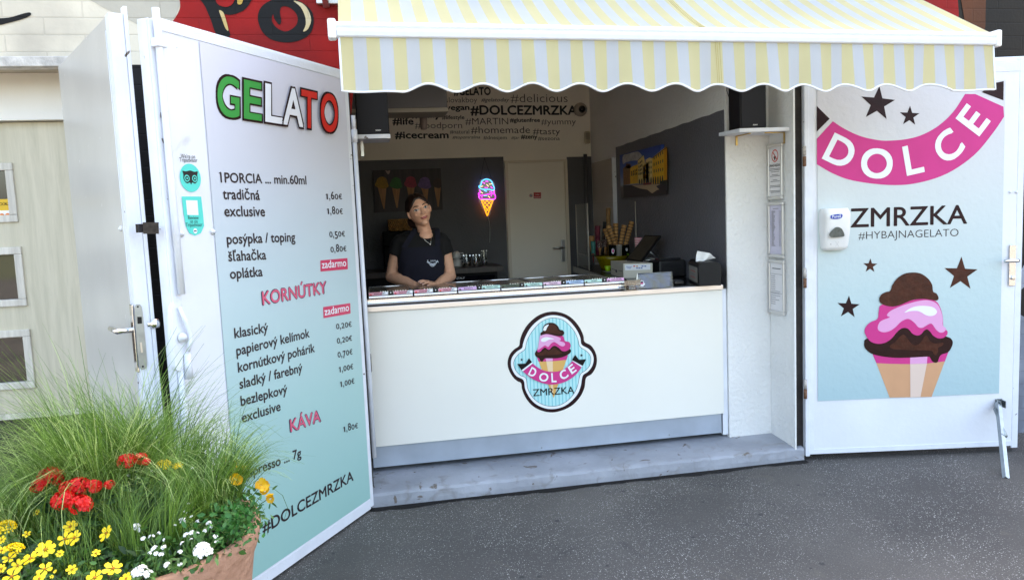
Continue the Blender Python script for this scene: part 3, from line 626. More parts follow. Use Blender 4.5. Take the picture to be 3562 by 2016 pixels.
star(m_, RL, 3053, 361, 62, .005, 0, .1); star(m_, RL, 3164, 404, 36, .005, 0, .05); star(m_, RL, 3027, 924, 26, .005, 1, .03); star(m_, RL, 3342, 953, 61, .005, 1, .04); star(m_, RL, 2951, 1068, 41, .005, 0, .06)
m_.ptext(RL, 'ZMRZKA', (2662+540*S7, 200+1074*S7), (2662+1276*S7, 200+1050*S7), .108, 0, .012, .005, 0, 5)
m_.ptext(RL, '#HYBAJNAGELATO', (2662+590*S7, 200+1150*S7), (2662+1223*S7, 200+1130*S7), .044, 0, -.01, .005)
S8 = .34336; O8 = (2820, 900)
def art(pts, off, mm, sm=4): m_.px(RL, pts, off, mm, sm, S8, O8)
art([(665, 1055), (1360, 1035), (1225, 1395), (800, 1403)], .005, 5, 0); art([(625, 958), (1395, 943), (1360, 1036), (1180, 1058), (1005, 1065), (800, 1061), (665, 1054)], .0056, 3, 0)
art([(1007, 1064), (1178, 1058), (1112, 1397), (1010, 1400)], .0062, 6, 0); art([(1007, 995), (1183, 985), (1178, 1057), (1007, 1063)], .0062, 4, 0)
wave = [(640, 851), (700, 859), (760, 845), (820, 805), (870, 745), (910, 710), (950, 697), (990, 710), (1030, 755), (1080, 775), (1120, 760), (1150, 725), (1180, 713), (1210, 735), (1240, 775), (1290, 803), (1340, 800)]
art([(570, 805), (542, 850), (545, 890), (570, 925), (620, 960), (720, 985), (860, 1000), (1000, 998), (1180, 988), (1208, 996), (1228, 1032), (1260, 1050), (1288, 1040), (1303, 995), (1330, 965), (1390, 945), (1425, 900), (1440, 845), (1420, 805), (1380, 787), (1300, 760), (1180, 690), (950, 670), (800, 720)], .0068, 2)
art([(800, 880), (850, 845), (900, 790), (935, 765), (965, 785), (1010, 845), (1060, 875), (1110, 850), (1150, 790), (1175, 775), (1210, 830), (1260, 855), (1340, 848), (1335, 875), (1290, 900), (1292, 935), (1270, 972), (1245, 962), (1222, 930), (1100, 925), (950, 920), (830, 910)], .0074, 1)
art([(718, 465), (690, 530), (677, 606), (610, 638), (560, 685), (547, 745), (590, 820)]+wave+[(1380, 770), (1385, 730), (1345, 690), (1338, 590), (1315, 500), (1270, 430), (1150, 400), (900, 440)], .0080, 3)
art([(775, 560), (820, 520), (950, 465), (1100, 425), (1200, 420), (1280, 455), (1320, 530), (1337, 600), (1338, 672), (1372, 705), (1350, 738), (1310, 745), (1270, 715), (1235, 665), (1210, 655), (1170, 675), (1130, 697), (1090, 690), (1050, 645), (1000, 610), (960, 612), (910, 640), (860, 690), (800, 730), (740, 742), (690, 725), (680, 685), (710, 630), (800, 592), (778, 580)], .0086, 4)
art([(950, 543), (1000, 505), (1060, 482), (1150, 475), (1240, 490), (1278, 530), (1260, 565), (1210, 578), (1160, 565), (1110, 535), (1060, 525), (1000, 530)], .0092, 7)
art([(695, 410), (712, 365), (760, 335), (806, 324), (830, 260), (880, 195), (950, 150), (1040, 137), (1120, 150), (1190, 200), (1230, 260), (1241, 330), (1275, 350), (1296, 395), (1280, 420), (1240, 418), (1150, 405), (1050, 412), (980, 435), (900, 468), (830, 482), (760, 472), (712, 448)], .0092, 1)
m_.build('cone_artwork', MT, po2)
# lever handle on a long polished plate
m_ = MB(); a0, b0 = ab(RL, 3505, 993); a1, b1 = ab(RL, 3531, 851); pbox(m_, RL, a0, a1, b0, b1, .0035, .011, 0, .002); hd = m_.build('handle_plate', chrome, dd)
m_ = MB(); a2, b2 = ab(RL, 3534, 904); a3, b3 = ab(RL, 3470, 906)
m_.tube([RL.at((a0+a1)/2+.004, b2, .011), RL.at((a0+a1)/2+.004, b2, .05), RL.at((a0+a1)/2-.004, b2, .056), RL.at(a3+.004, b3, .056)], .0095, 12)
m_.lathe([(.012, 0), (.012, .012), (.008, .013), (0, .013)], RL.at((a0+a1)/2, b0+.045, .011), 14, 0, RL.n); m_.build('door_handle', chrome, hd)
m_ = MB()
for q in (Z1(0, 0),):
    for x in (1550, 1590): m_.lathe([(.008, 0), (.008, .003), (.004, .005), (0, .008)], RL.hit(2662+x*S7, 200+852*S7, .003), 9, 0, RL.n)
m_.build('bolt', white_frame, dd)
# folding door stay
m_ = MB(); P0 = RL.hit(3477, 1398, .03); P1 = onZ(3505, 1661, .002); ax = (P1-P0).normalized(); sx = ax.cross(RL.n).normalized(); sy = sx.cross(ax).normalized()
for w0, w1, d0, d1 in ((-.013, .013, -.0015, .0015), (-.013, -.010, .0015, .02), (.010, .013, .0015, .02)):
    q = [P0+sx*a+sy*b for a, b in ((w0, -d0), (w1, -d0), (w1, -d1), (w0, -d1))]; r_ = [p+(P1-P0) for p in q]
    m_.add(q+r_, [(0, 1, 2, 3), (7, 6, 5, 4), (0, 4, 5, 1), (1, 5, 6, 2), (2, 6, 7, 3), (3, 7, 4, 0)])
a4, b4 = ab(RL, 3472, 1400); pbox(m_, RL, a4-.02, a4+.02, b4-.03, b4+.025, .003, .006, 0, .001); pbox(m_, RL, a4-.016, a4-.012, b4-.02, b4+.02, .006, .045, 0); pbox(m_, RL, a4+.012, a4+.016, b4-.02, b4+.02, .006, .045, 0)
Q0 = RL.hit(3460, 1420, .05); Q1 = P0+(P1-P0)*.45-sx*.02; m_.tube([Q0, Q1], .009, 6); m_.tube([Q1-sx*.004, Q1+sx*.03], .005, 6)
m_.build('door_stay', zinc, dd)

# ------------------------------------------------------------------ hand sanitiser dispenser on the right leaf
a0, b0 = ab(RL, 2846, 878); a1, b1 = ab(RL, 2950, 722)
a0 += .004; a1 -= .012; b0 += .012; b1 -= .0
m_ = MB(); DP = .085
ring = []
for k in range(33):
    f = k/32; z = b0+(b1-b0)*f
    dep = DP*(.62+.38*math.sin(min(1, f*1.25)*math.pi/2)) if f < .8 else DP*(1-.35*((f-.8)/.2)**2)
    wd = (a1-a0)/2*(.90+.10*min(1, f*2.2)) if f < .5 else (a1-a0)/2*(1-.10*max(0, (f-.86)/.14)**2)
    if f < .05: wd *= .80+.2*(f/.05); dep *= .75+.25*f/.05
    cx_ = (a0+a1)/2; row = []
    for j in range(17):
        t = math.pi*j/16; c, s = math.cos(t), math.sin(t); e = .42
        row.append(RL.at(cx_-wd*math.copysign(abs(c)**e, c), z, .005+dep*abs(s)**e))
    ring.append(row)
vs = [p for r in ring for p in r]; n_ = 17
m_.add(vs, [(i*n_+j, i*n_+j+1, (i+1)*n_+j+1, (i+1)*n_+j) for i in range(32) for j in range(16)], 0, True); m_.add(ring[-1], [tuple(range(17))]); m_.add(ring[0], [tuple(range(17))])
sd_ = m_.build('sanitiser_dispenser', mat('dispenser_plastic', (236, 236, 234), .32), label='white wall mounted hand sanitiser dispenser on the right door leaf', cat='dispenser')
D2 = .005+DP+.0012
def dp(x, y, o=0): return RL.hit(2662+x*S7, 200+y*S7, D2+o)
m_ = MB(); m_.poly([dp(x, y, .0008) for x, y in smooth([(405, 1125), (412, 1105), (440, 1078), (462, 1073), (485, 1085), (500, 1115), (497, 1132), (460, 1137), (420, 1138)], 4)], 0); m_.build('sensor_window', mat('smoked_window', (86, 92, 92), .12, .4, 60), sd_)
m_ = MB(); m_.poly([dp(x, y, .0008) for x, y in smooth([(414, 1003), (425, 996), (486, 990), (484, 1014), (455, 1022), (416, 1020)], 2)], 0); m_.text('Purell', dp(424, 1016, .0016), dp(478, 1012, .0016), RL.v, .0165, 1, .012); m_.build('logo', [mat('logo_blue', (38, 62, 168), .4), wvinyl], sd_)
m_ = MB(); m_.poly([dp(440+10*math.cos(k*.5)*.25-25, 1182+10*math.sin(k*.5)*.25, .0006) for k in range(12)], 0)
m_.build('indicator_dot', black, sd_)
m_ = MB()
for p in (((445, 1165), (465, 1195)), ((465, 1165), (445, 1195))): m_.tube([dp(*p[0], .0004), dp(*p[1], .0004)], .0006, 4)
m_.build('marking', mat('grey_marking', (170, 172, 172), .5), sd_)

# ------------------------------------------------------------------ wooden front door at far left
PWD = PL((0, YR, 0), (0, -1, 0))
wd = thing('wooden_door', (-1.9, .3, .0), 'pale wood effect front door with three small square windows', 'door')
def wood_mat(name, c, c2, sc_=1.0, rough=.5):
    m = mat(name, c, rough); N, L = nodes(m); b = N['Principled BSDF']; g = N.new('ShaderNodeNewGeometry'); mp = N.new('ShaderNodeMapping'); mp.inputs['Scale'].default_value = (9*sc_, 9*sc_, .55*sc_); L.new(g.outputs['Position'], mp.inputs[0])
    t = N.new('ShaderNodeTexNoise'); t.inputs['Scale'].default_value = 3.2; t.inputs['Detail'].default_value = 8; t.inputs['Distortion'].default_value = .8; L.new(mp.outputs[0], t.inputs['Vector'])
    t2 = N.new('ShaderNodeTexNoise'); t2.inputs['Scale'].default_value = 30; t2.inputs['Detail'].default_value = 4; L.new(mp.outputs[0], t2.inputs['Vector'])
    ad = N.new('ShaderNodeMath'); ad.operation = 'MULTIPLY_ADD'; ad.inputs[1].default_value = .35; L.new(t2.outputs['Fac'], ad.inputs[0]); L.new(t.outputs['Fac'], ad.inputs[2])
    r = N.new('ShaderNodeMapRange'); r.inputs[1].default_value = .5; r.inputs[2].default_value = .85; L.new(ad.outputs[0], r.inputs[0])
    x = N.new('ShaderNodeMix'); x.data_type = 'RGBA'; x.inputs[6].default_value = (*lin(c), 1); x.inputs[7].default_value = (*lin(c2), 1); L.new(r.outputs[0], x.inputs[0]); L.new(x.outputs[2], b.inputs['Base Color'])
    bp = N.new('ShaderNodeBump'); bp.inputs['Strength'].default_value = .15; bp.inputs['Distance'].default_value = .002; L.new(ad.outputs[0], bp.inputs['Height']); L.new(bp.outputs[0], b.inputs['Normal']); return m
wood = wood_mat('pale_oak_laminate', (206, 198, 176), (188, 181, 158)); wood2 = wood_mat('grey_oak_trim', (222, 216, 204), (190, 184, 172))
zt, zb = PWD.hit(0, 427).z, PWD.hit(0, 1440).z; XL = -2.55
wins = []
for x_, y0, y1 in ((61, 566, 772), (86, 857, 1063), (110, 1143, 1348)):
    p0 = PWD.hit(x_, (y0+y1)/2); wins.append((p0.x, PWD.hit(x_, y0).z, PWD.hit(x_, y1).z))
xr = sum(w_[0] for w_ in wins)/3
m_ = MB(); zs = [zt]+[z for w_ in wins for z in w_[1:]]+[zb]
for k in range(0, 8, 2): m_.box((XL, YR, zs[k+1]), (-1.203, YR+.045, zs[k]))
for w_ in wins: m_.box((xr, YR, w_[2]), (-1.203, YR+.045, w_[1])); m_.box((XL, YR, w_[2]), (xr-.62, YR+.045, w_[1]))
m_.build('door_panel', wood, wd)
m_ = MB(); m_.box((XL, YR+.02, .004), (-1.203, YR+.045, zb-.002)); m_.box((XL, YR-.004, zb-.03), (-1.203, YR-.0005, zb-.001), 1); m_.build('dark_lower_panel', [mat('dark_lower_face', (36, 34, 33), .5), wood2], wd)  # plain dark panel fills the area below the wood
dgl = mat('dark_window_glass', (24, 26, 28), .03, spec=.9)
for i, w_ in enumerate(wins):
    m_ = MB(); x0, x1, z0, z1 = xr-.62, xr, w_[2], w_[1]; f = .036
    m_.box((x0, YR-.012, z0), (x1, YR+.02, z0+f), 0, .004); m_.box((x0, YR-.012, z1-f), (x1, YR+.02, z1), 0, .004); m_.box((x0, YR-.0118, z0+f), (x0+f, YR+.02, z1-f), 0, .004); m_.box((x1-f, YR-.0118, z0+f), (x1, YR+.02, z1-f), 0, .004)
    wf = m_.build('window_frame', wood2, wd)
    m_ = MB(); m_.box((x0+f, YR+.012, z0+f), (x1-f, YR+.018, z1-f)); m_.build('window_pane', dgl, wf)
    if i == 0:
        m_ = MB(); q0 = PWD.hit(0, 692); q1 = PWD.hit(47, 752)
        zt_, zm, zb_ = PWD.hit(20, 692).z, PWD.hit(20, 732).z, PWD.hit(20, 757).z; xs = q1.x
        m_.poly([(xs-.17, YR+.011, zm), (xs, YR+.011, zm), (xs, YR+.011, zt_), (xs-.17, YR+.011, zt_)], 0); m_.poly([(xs-.17, YR+.011, zb_), (xs-.075, YR+.011, zb_), (xs-.075, YR+.011, zm), (xs-.17, YR+.011, zm)], 1); m_.poly([(xs-.075, YR+.011, zb_), (xs, YR+.011, zb_), (xs, YR+.011, zm), (xs-.075, YR+.011, zm)], 2)
        t_ = MB(); t_.text('IKKO', (xs-.006, YR+.0102, zt_-.03), (xs-.066, YR+.0102, zt_-.03), (0, 0, 1), .014, 3, .02); m_.add(t_.v, t_.f, 3)
        for bx in (.03, .055): m_.ball((xs-bx, YR+.0105, zm-.022), (.011, .0006, .010), 4, 10)
        m_.build('shop_sticker', [mat('sticker_yellow', (222, 178, 40), .5), green_v, wvinyl, black_ink, mat('sticker_orange', (224, 130, 60), .5)], wf)
# ------------------------------------------------------------------ striped awning
AX0, AX1, AYB, AZB = -.012, 2.842, -.83, 2.195
def fabric(name, axis_shift=0.):
    m = bpy.data.materials.new(name); m.use_nodes = True; N, L = nodes(m); out = N['Material Output']; b = N['Principled BSDF']
    g = N.new('ShaderNodeNewGeometry'); sp = N.new('ShaderNodeSeparateXYZ'); L.new(g.outputs['Position'], sp.inputs[0])
    a = N.new('ShaderNodeMath'); a.operation = 'SUBTRACT'; a.inputs[1].default_value = AX0-.0; L.new(sp.outputs[0], a.inputs[0])
    p_ = N.new('ShaderNodeMath'); p_.operation = 'DIVIDE'; p_.inputs[1].default_value = .1001; L.new(a.outputs[0], p_.inputs[0])
    fr = N.new('ShaderNodeMath'); fr.operation = 'FRACT'; L.new(p_.outputs[0], fr.inputs[0])
    lt = N.new('ShaderNodeMath'); lt.operation = 'LESS_THAN'; lt.inputs[1].default_value = .5; L.new(fr.outputs[0], lt.inputs[0])
    x = N.new('ShaderNodeMix'); x.data_type = 'RGBA'; x.inputs[6].default_value = (.71, .74, .77, 1); x.inputs[7].default_value = (.81, .74, .42, 1); L.new(lt.outputs[0], x.inputs[0])
    t = N.new('ShaderNodeTexNoise'); t.inputs['Scale'].default_value = 500; L.new(g.outputs['Position'], t.inputs['Vector'])
    t2 = N.new('ShaderNodeTexNoise'); t2.inputs['Scale'].default_value = 3; t2.inputs['Detail'].default_value = 5; L.new(g.outputs['Position'], t2.inputs['Vector'])
    mr = N.new('ShaderNodeMapRange'); mr.inputs[1].default_value = .3; mr.inputs[2].default_value = .7; mr.inputs[3].default_value = .93; mr.inputs[4].default_value = 1.02; L.new(t2.outputs['Fac'], mr.inputs[0])
    mu = N.new('ShaderNodeMix'); mu.data_type = 'RGBA'; mu.blend_type = 'MULTIPLY'; mu.inputs[0].default_value = 1; L.new(x.outputs[2], mu.inputs[6]); L.new(mr.outputs[0], mu.inputs[7])
    L.new(mu.outputs[2], b.inputs['Base Color']); b.inputs['Roughness'].default_value = .8
    bp = N.new('ShaderNodeBump'); bp.inputs['Strength'].default_value = .15; bp.inputs['Distance'].default_value = .001; L.new(t.outputs['Fac'], bp.inputs['Height']); L.new(bp.outputs[0], b.inputs['Normal'])
    tr = N.new('ShaderNodeBsdfTranslucent'); L.new(mu.outputs[2], tr.inputs[0])
    ms = N.new('ShaderNodeMixShader'); ms.inputs[0].default_value = .46; L.new(b.outputs[0], ms.inputs[1]); L.new(tr.outputs[0], ms.inputs[2]); L.new(ms.outputs[0], out.inputs[0]); return m
fab = fabric('striped_awning_fabric')
aw = thing('striped_awning', (1.41, -.35, 2.0), 'yellow and white striped awning rolled out over the serving hatch', 'awning')
SL = (2.449-2.181)/(.834-.394)
def tilt(x): return .0165-.0116*(x-AX0)               # the front bar hangs a little lower at the right
def awz(x, y):
    f = (y-AYB)/(.06-AYB); u = (x-AX0)/(AX1-AX0); e = 1-abs(2*u-1)**3
    f = max(f, 0); sag = .125*e*math.sqrt(f)*(1-f)
    return AZB+.006+SL*(y-AYB)-sag+tilt(x)
m_ = MB(); NX, NY = 90, 26; vs = [(AX0+(AX1-AX0)*i/NX, AYB+.012+(.05-AYB)*j/NY, awz(AX0+(AX1-AX0)*i/NX, AYB+.012+(.05-AYB)*j/NY)) for j in range(NY+1) for i in range(NX+1)]
m_.add(vs, [(j*(NX+1)+i, j*(NX+1)+i+1, (j+1)*(NX+1)+i+1, (j+1)*(NX+1)+i) for j in range(NY) for i in range(NX)], 0, True); m_.build('canopy', fab, aw)
# valance with a scalloped, piped lower edge
crest = [onY(x, 312, AYB-.02).x for x in (1300, 1480, 1675, 1850, 2020, 2180, 2345, 2491, 2648, 2795, 2942, 3085, 3232, 3400)]
def vbot(x):
    u = x-AX0; ph = .5
    for c0, c1 in zip(crest, crest[1:]):
        if c0 <= x < c1: ph = .5+(x-c0)/(c1-c0)
    base = 1.958+.003*math.sin(u*2.1)+tilt(x)*.7
    if x < crest[1]-.10: return base-.015+.006*max(0, 1-u/.25)
    if x > crest[-2]+.10: return base-.015+.010*max(0, u-2.72)*8*.3
    return base+.0150*(-math.cos(ph*2*math.pi))
def vy(x, f): return AYB-.012+f*(.012*math.sin(x*31)+.006*math.sin(x*13+1)-.012)
m_ = MB(); NX, NZ = 286, 10; vs = []
for j in range(NZ+1):
    for i in range(NX+1):
        x = AX0+(AX1-AX0)*i/NX; f = j/NZ; zt_ = 2.146+tilt(x); zb_ = vbot(x); vs.append((x+.006*f*math.sin(x*5), vy(x, f), zt_+(zb_-zt_)*f))
m_.add(vs, [(j*(NX+1)+i, j*(NX+1)+i+1, (j+1)*(NX+1)+i+1, (j+1)*(NX+1)+i) for j in range(NZ) for i in range(NX)], 0, True); va = m_.build('valance', fab, aw)
m_ = MB(); pts = [(AX0+(AX1-AX0)*i/NX, 0, 0) for i in range(NX+1)]; pts = [V((x+.006*math.sin(x*5), vy(x, 1), vbot(x))) for x, _, _ in pts]
m_.tube([V((AX0, vy(AX0, 0), 2.146+tilt(AX0))), V((AX0, vy(AX0, .5), 2.05))]+pts+[V((AX1, vy(AX1, .5), 2.05)), V((AX1, vy(AX1, 0), 2.146+tilt(AX1)))], .0045, 6); m_.build('piping', mat('white_piping', (232, 236, 242), .6), va)
m_ = MB()
for dx in (-.014, -.006, .004): 
    m_.tube([V((AX0+1.535+dx+.006*f*math.sin(1.5*5), vy(AX0+1.535, f)-.0015, 2.146+(vbot(AX0+1.535)-2.146)*f)) for f in (0, .25, .5, .75, .98)], .0007, 4)
    m_.tube([V((AX0+1.535+dx, AYB+.012+(.0-AYB)*k/20, awz(AX0+1.535, AYB+.012+(.0-AYB)*k/20)+.001)) for k in range(21)], .0008, 4)
m_.build('seam_stitching', mat('seam_thread', (196, 176, 96), .7), aw)
prof = smooth([(-.022, 2.146), (-.026, 2.156), (-.027, 2.17), (-.020, 2.178), (-.024, 2.186), (-.018, 2.197), (-.006, 2.204), (.012, 2.205), (.022, 2.198), (.022, 2.150), (.0, 2.144)], 2)
m_ = MB(); n_ = len(prof); vs = [(x, AYB+y, z+tilt(x)) for x in (AX0-.008, AX1+.004) for y, z in prof]
m_.add(vs, [(i, (i+1) % n_, (i+1) % n_+n_, i+n_) for i in range(n_)]+[tuple(range(n_)), tuple(range(n_, 2*n_))[::-1]]); m_.build('front_bar', mat('white_aluminium', (222, 226, 234), .35, .04, 20), aw)
for x0, x1 in ((AX0-.040, AX0-.0085), (AX1+.0045, AX1+.030)):
    m_ = MB(); m_.box((x0, AYB-.030, 2.138+tilt(x0)), (x1, AYB+.026, 2.211+tilt(x0)), 0, .007); m_.build('end_cap', mat('white_end_cap', (238, 238, 236), .4), aw)
m_ = MB(); m_.tube([(AX0-.05, .045, 2.70), (AX1+.05, .045, 2.70)], .04, 14); m_.build('roller_tube', mat('roller_white', (214, 216, 218), .4), aw)
for x in (AX0-.085, AX1+.052):
    m_ = MB(); m_.box((x, -.06, 2.515), (x+.03, .098, 2.76), 0, .006); m_.box((x-.03, .07, 2.53), (x+.11, .099, 2.56), 0, .004); m_.build('wall_bracket', mat('bracket_aluminium', (.6, .6, .6), .35, metal=.8), aw)
for x0, x1 in ((.35, .95), (2.48, 1.88)):
    m_ = MB(); m_.tube([(x0, .08, 2.48), (x1, -.36, 2.33), (x0+.1*(1 if x1 > x0 else -1), AYB+.03, 2.17)], .017, 8); m_.build('folding_arm', white_frame, aw)

# ------------------------------------------------------------------ ice cream counter
YC = .25; XC0, XC1 = .004, 2.062
ct = thing('ice_cream_counter', (1.03, .55, .095), 'white ice cream serving counter with round shop emblem on its front', 'counter')
zt = .984
m_ = MB(); m_.box((XC0, YC, .246), (XC1, YC+.03, zt), 0, .002); fp = m_.build('front_panel', mat('cream_laminate', (238, 236, 227), .36, .02, 2), ct)
m_ = MB(); m_.box((XC0+.005, YC+.031, .13), (XC1-.008, 1.0, zt)); m_.build('carcass', int_grey, ct)
m_ = MB(); m_.box((XC1+.002, YC+.022, .11), (2.0965, YC+.05, zt)); m_.build('added_gap_strip', white_frame, ct)  # white strip added in the gap, standing in for the pillar's lit side face
m_ = MB(); m_.box((XC0+.004, YC+.012, .128), (XC1-.012, YC+.03, .2455)); m_.build('kick_plate', mat('blue_grey_steel', (.46, .53, .62), .34, .12, 6, metal=.45), ct)
for x in (.95, 1.72): m_ = MB(); m_.ball((x, YC+.012, .146), .0045, 0, 8); m_.build('screw', zinc, ct)
m_ = MB(); m_.box((XC0-.002, YC-.012, zt+.001), (XC1, YC+.02, zt+.029), 0, .002); m_.build('steel_trim', mat('satin_steel', (.74, .71, .70), .3, .03, 2.5, metal=.85), ct)
m_ = MB(); m_.box((1.475, YC+.0205, zt+.012), (XC1, 1.0, zt+.034), 0, .002); m_.build('worktop', mat('dark_worktop', (22, 21, 23), .14), ct)
m_ = MB(); prof = [(YC-.006, zt+.037), (YC-.008, zt+.046), (YC-.004, zt+.056), (YC-.0045, zt+.066), (YC+.05, zt+.067), (YC+.05, zt+.037)]
n_ = len(prof); vs = [(x, y, z) for x in (.028, 1.472) for y, z in prof]
m_.add(vs, [(i, (i+1) % n_, (i+1) % n_+n_, i+n_) for i in range(n_)]+[tuple(range(n_)), tuple(range(n_, 2*n_))[::-1]]); m_.build('vitrine_rail', mat('polished_aluminium', (.92, .91, .90), .16, metal=.85), ct)
m_ = MB(); m_.slab([V((1.474, y, z)) for y, z in ((YC-.004, zt+.037), (YC-.004, zt+.062), (YC+.02, zt+.088), (YC+.07, zt+.094), (YC+.10, zt+.037))], (1, 0, 0), -.016); m_.build('end_cheek', black, ct)
# six lids, each with two flavour labels on its front lip
lab = {'p': (222, 150, 165), 'm': (178, 216, 206), 'd': (74, 84, 60), 'l': (206, 166, 214), 'b': (168, 196, 232), 'k': (224, 190, 212), 'r': (226, 172, 210)}
lm = {k: mat('flavour_label_'+n, c, .4) for (k, c), n in zip(lab.items(), ('pink', 'mint', 'olive', 'lilac', 'blue', 'rose', 'magenta'))}
SEG = [.034, .274, .513, .751, .989, 1.227, 1.468]
LABS = [(('p', 'VEGAN SORBET'), ('p', 'VEGAN SORBET')), (('p', 'VEGAN SORBET'), ('p', 'VEGAN SORBET')), (('l', 'BOUNTY'), ('m', 'PEANUT OREO')), (('d', 'PISTÁCIA'), ('m', 'VANILKA')), (('k', 'MALINA'), ('b', 'ČUČORIEDKA')), (('m', 'PUNČ'), ('r', 'SLANÝ KARAMEL'))]
lidg = mat('vitrine_lid_sheet', (112, 105, 94), .18, .05, 8); alu = mat('lid_aluminium', (.8, .8, .82), .2, metal=.85)
LP = PL((0, YC+.008, zt+.078), (0, -.80, .60), (0, .60, .80))
for i in range(6):
    x0, x1 = SEG[i]+.004, SEG[i+1]-.004
    m_ = MB(); a, b_ = zt+.068, YC-.002
    prof = smooth([(b_, a), (b_-.007, a+.006), (b_-.006, a+.014), (b_, a+.019), (b_+.012, a+.024), (b_+.03, a+.024), (b_+.03, a)], 2); n_ = len(prof)
    vs = [(x, y, z) for x in (x0, x1) for y, z in prof]
    m_.add(vs, [(k, (k+1) % n_, (k+1) % n_+n_, k+n_) for k in range(n_)]+[tuple(range(n_)), tuple(range(n_, 2*n_))[::-1]], 0)
    m_.box((x0, b_+.031, a+.006), (x1, b_+.036, a+.03), 0)
    ld = m_.build('lid_front', alu, ct)
    m_ = MB(); m_.quad((x0+.004, b_+.036, a+.022), (x1-.004, b_+.036, a+.022), (x1-.004, YC+.70, a+.004), (x0+.004, YC+.70, a+.004), 0)
    m_.tube([(x0+.002, b_+.036, a+.022), (x0+.002, YC+.70, a+.004)], .004, 6, 1); m_.tube([(x0+.002, YC+.70, a+.004), (x1-.002, YC+.70, a+.004)], .005, 6, 1); m_.tube([(x1-.002, b_+.036, a+.022), (x1-.002, YC+.70, a+.004)], .004, 6, 1)
    m_.build('lid_glass', [lidg, alu], ct)
    # labels stand on the lip
    for k, (kk, word) in enumerate(LABS[i]):
        xa = x0+.001 if k == 0 else x0+.132; xb = xa+.100
        m_ = MB(); y0, z0 = b_-.003, a+.0205; dy, dz = .006, .0155
        P = [V((xa, y0, z0)), V((xb, y0, z0)), V((xb, y0+dy, z0+dz)), V((xa, y0+dy, z0+dz))]; nn = V((0, -dz, dy)).normalized()
        m_.slab(P, nn, .0015, 0); vv = V((0, dy, dz)).normalized()
        m_.poly([P[0]+nn*.0006+V((.004, 0, 0)), P[0]+nn*.0006+V((.016, 0, 0)), P[0]+nn*.0006+V((.012, 0, 0))+vv*.008, P[0]+nn*.0006+V((.006, 0, 0))+vv*.007], 2)
        if kk == 'p': m_.poly([P[1]+nn*.0005-V((.034, 0, 0)), P[1]+nn*.0005, P[2]+nn*.0005, P[2]+nn*.0005-V((.026, 0, 0))], 3)
        wl = min(.062, .0082*len(word)); xm = (xa+xb)/2+.006
        m_.text(word, P[0]+V((xm-wl/2-xa, 0, 0))+vv*.0042+nn*.001, P[0]+V((xm+wl/2-xa, 0, 0))+vv*.0042+nn*.001, vv, .0075, 1, .02, V((0, 0, 0)), 0, 2)
        m_.build('flavour_label', [lm[kk], mat('label_ink', (36, 28, 44), .5) if i+k == 0 else bpy.data.materials['label_ink'], red_v if kk == 'p' else maroon, wvinyl], ld)
    m_ = MB(); m_.box((x0+.104, b_-.004, a+.0203), (x0+.128, b_+.006, a+.040), 0, .001); m_.box((x0+.113, b_-.0052, a+.027), (x0+.119, b_-.0041, a+.033), 1); m_.build('thermometer', [black, wvinyl], ld)
    m_ = MB(); random.seed(i)
    for k in range(11):
        xx = x0+.062+k*.0135+random.uniform(-.002, .002); m_.lathe([(.0035, 0), (.0042, .006), (.0036, .011), (.0015, .0145), (0, .015)], (xx, b_+.05, a+.0225), 7)
    m_.build('light_dot_knobs', mat('light_dot_white', (244, 240, 225), .5), ld)  # unlit white knobs stand in for a row of bright light dots
random.seed(3)
# emblem on the counter front
cp = PL((0, YC, 0), (0, -1, 0)); S6 = .26100; O6 = (1750, 1070)
def em(pts, off, mm, sm=4, g=0):
    q = smooth(pts, sm) if sm else pts
    if g: q = grow(q, g)
    m_.px(cp, q, off, mm, 0, S6, O6)
stripe = mat('aqua_striped_vinyl', (172, 224, 226), .38); N, L = nodes(stripe); g_ = N.new('ShaderNodeNewGeometry'); sp = N.new('ShaderNodeSeparateXYZ'); L.new(g_.outputs['Position'], sp.inputs[0])
dv = N.new('ShaderNodeMath'); dv.operation = 'DIVIDE'; dv.inputs[1].default_value = .0203; L.new(sp.outputs[0], dv.inputs[0]); fr = N.new('ShaderNodeMath'); fr.operation = 'FRACT'; L.new(dv.outputs[0], fr.inputs[0]); lt = N.new('ShaderNodeMath'); lt.operation = 'LESS_THAN'; lt.inputs[1].default_value = .33; L.new(fr.outputs[0], lt.inputs[0])
mx = N.new('ShaderNodeMix'); mx.data_type = 'RGBA'; mx.inputs[6].default_value = (*lin((176, 226, 228)), 1); mx.inputs[7].default_value = (*lin((128, 204, 210)), 1); L.new(lt.outputs[0], mx.inputs[0]); L.new(mx.outputs[2], N['Principled BSDF'].inputs['Base Color'])
EM = [maroon, wvinyl, stripe, pink, lpink, brown_vinyl, choc, mat('cone_gold_vinyl', (222, 172, 96), .4), mat('cone_pale_vinyl', (234, 208, 168), .4), black_ink]
m_ = MB()
em([(690, 50), (560, 65), (440, 120), (330, 220), (260, 330), (225, 430), (213, 505), (150, 550), (90, 620), (60, 720), (75, 820), (130, 920), (190, 975), (240, 1002), (255, 1090), (310, 1210), (400, 1310), (520, 1370), (660, 1391), (800, 1360), (930, 1290), (1030, 1180), (1085, 1060), (1106, 932), (1180, 880), (1235, 790), (1251, 690), (1230, 590), (1170, 500), (1086, 452), (1070, 370), (1020, 260), (930, 150), (820, 80)], .0012, 0)
em([(690, 98), (580, 110), (470, 165), (370, 260), (305, 370), (268, 470), (252, 535), (180, 585), (120, 660), (105, 745), (125, 830), (180, 910), (272, 962), (295, 1080), (350, 1190), (430, 1275), (540, 1330), (660, 1347), (790, 1320), (900, 1250), (990, 1150), (1035, 1040), (1062, 903), (1130, 850), (1185, 780), (1207, 690), (1190, 610), (1140, 545), (1048, 490), (1030, 400), (985, 300), (900, 190), (810, 125)], .0020, 1)
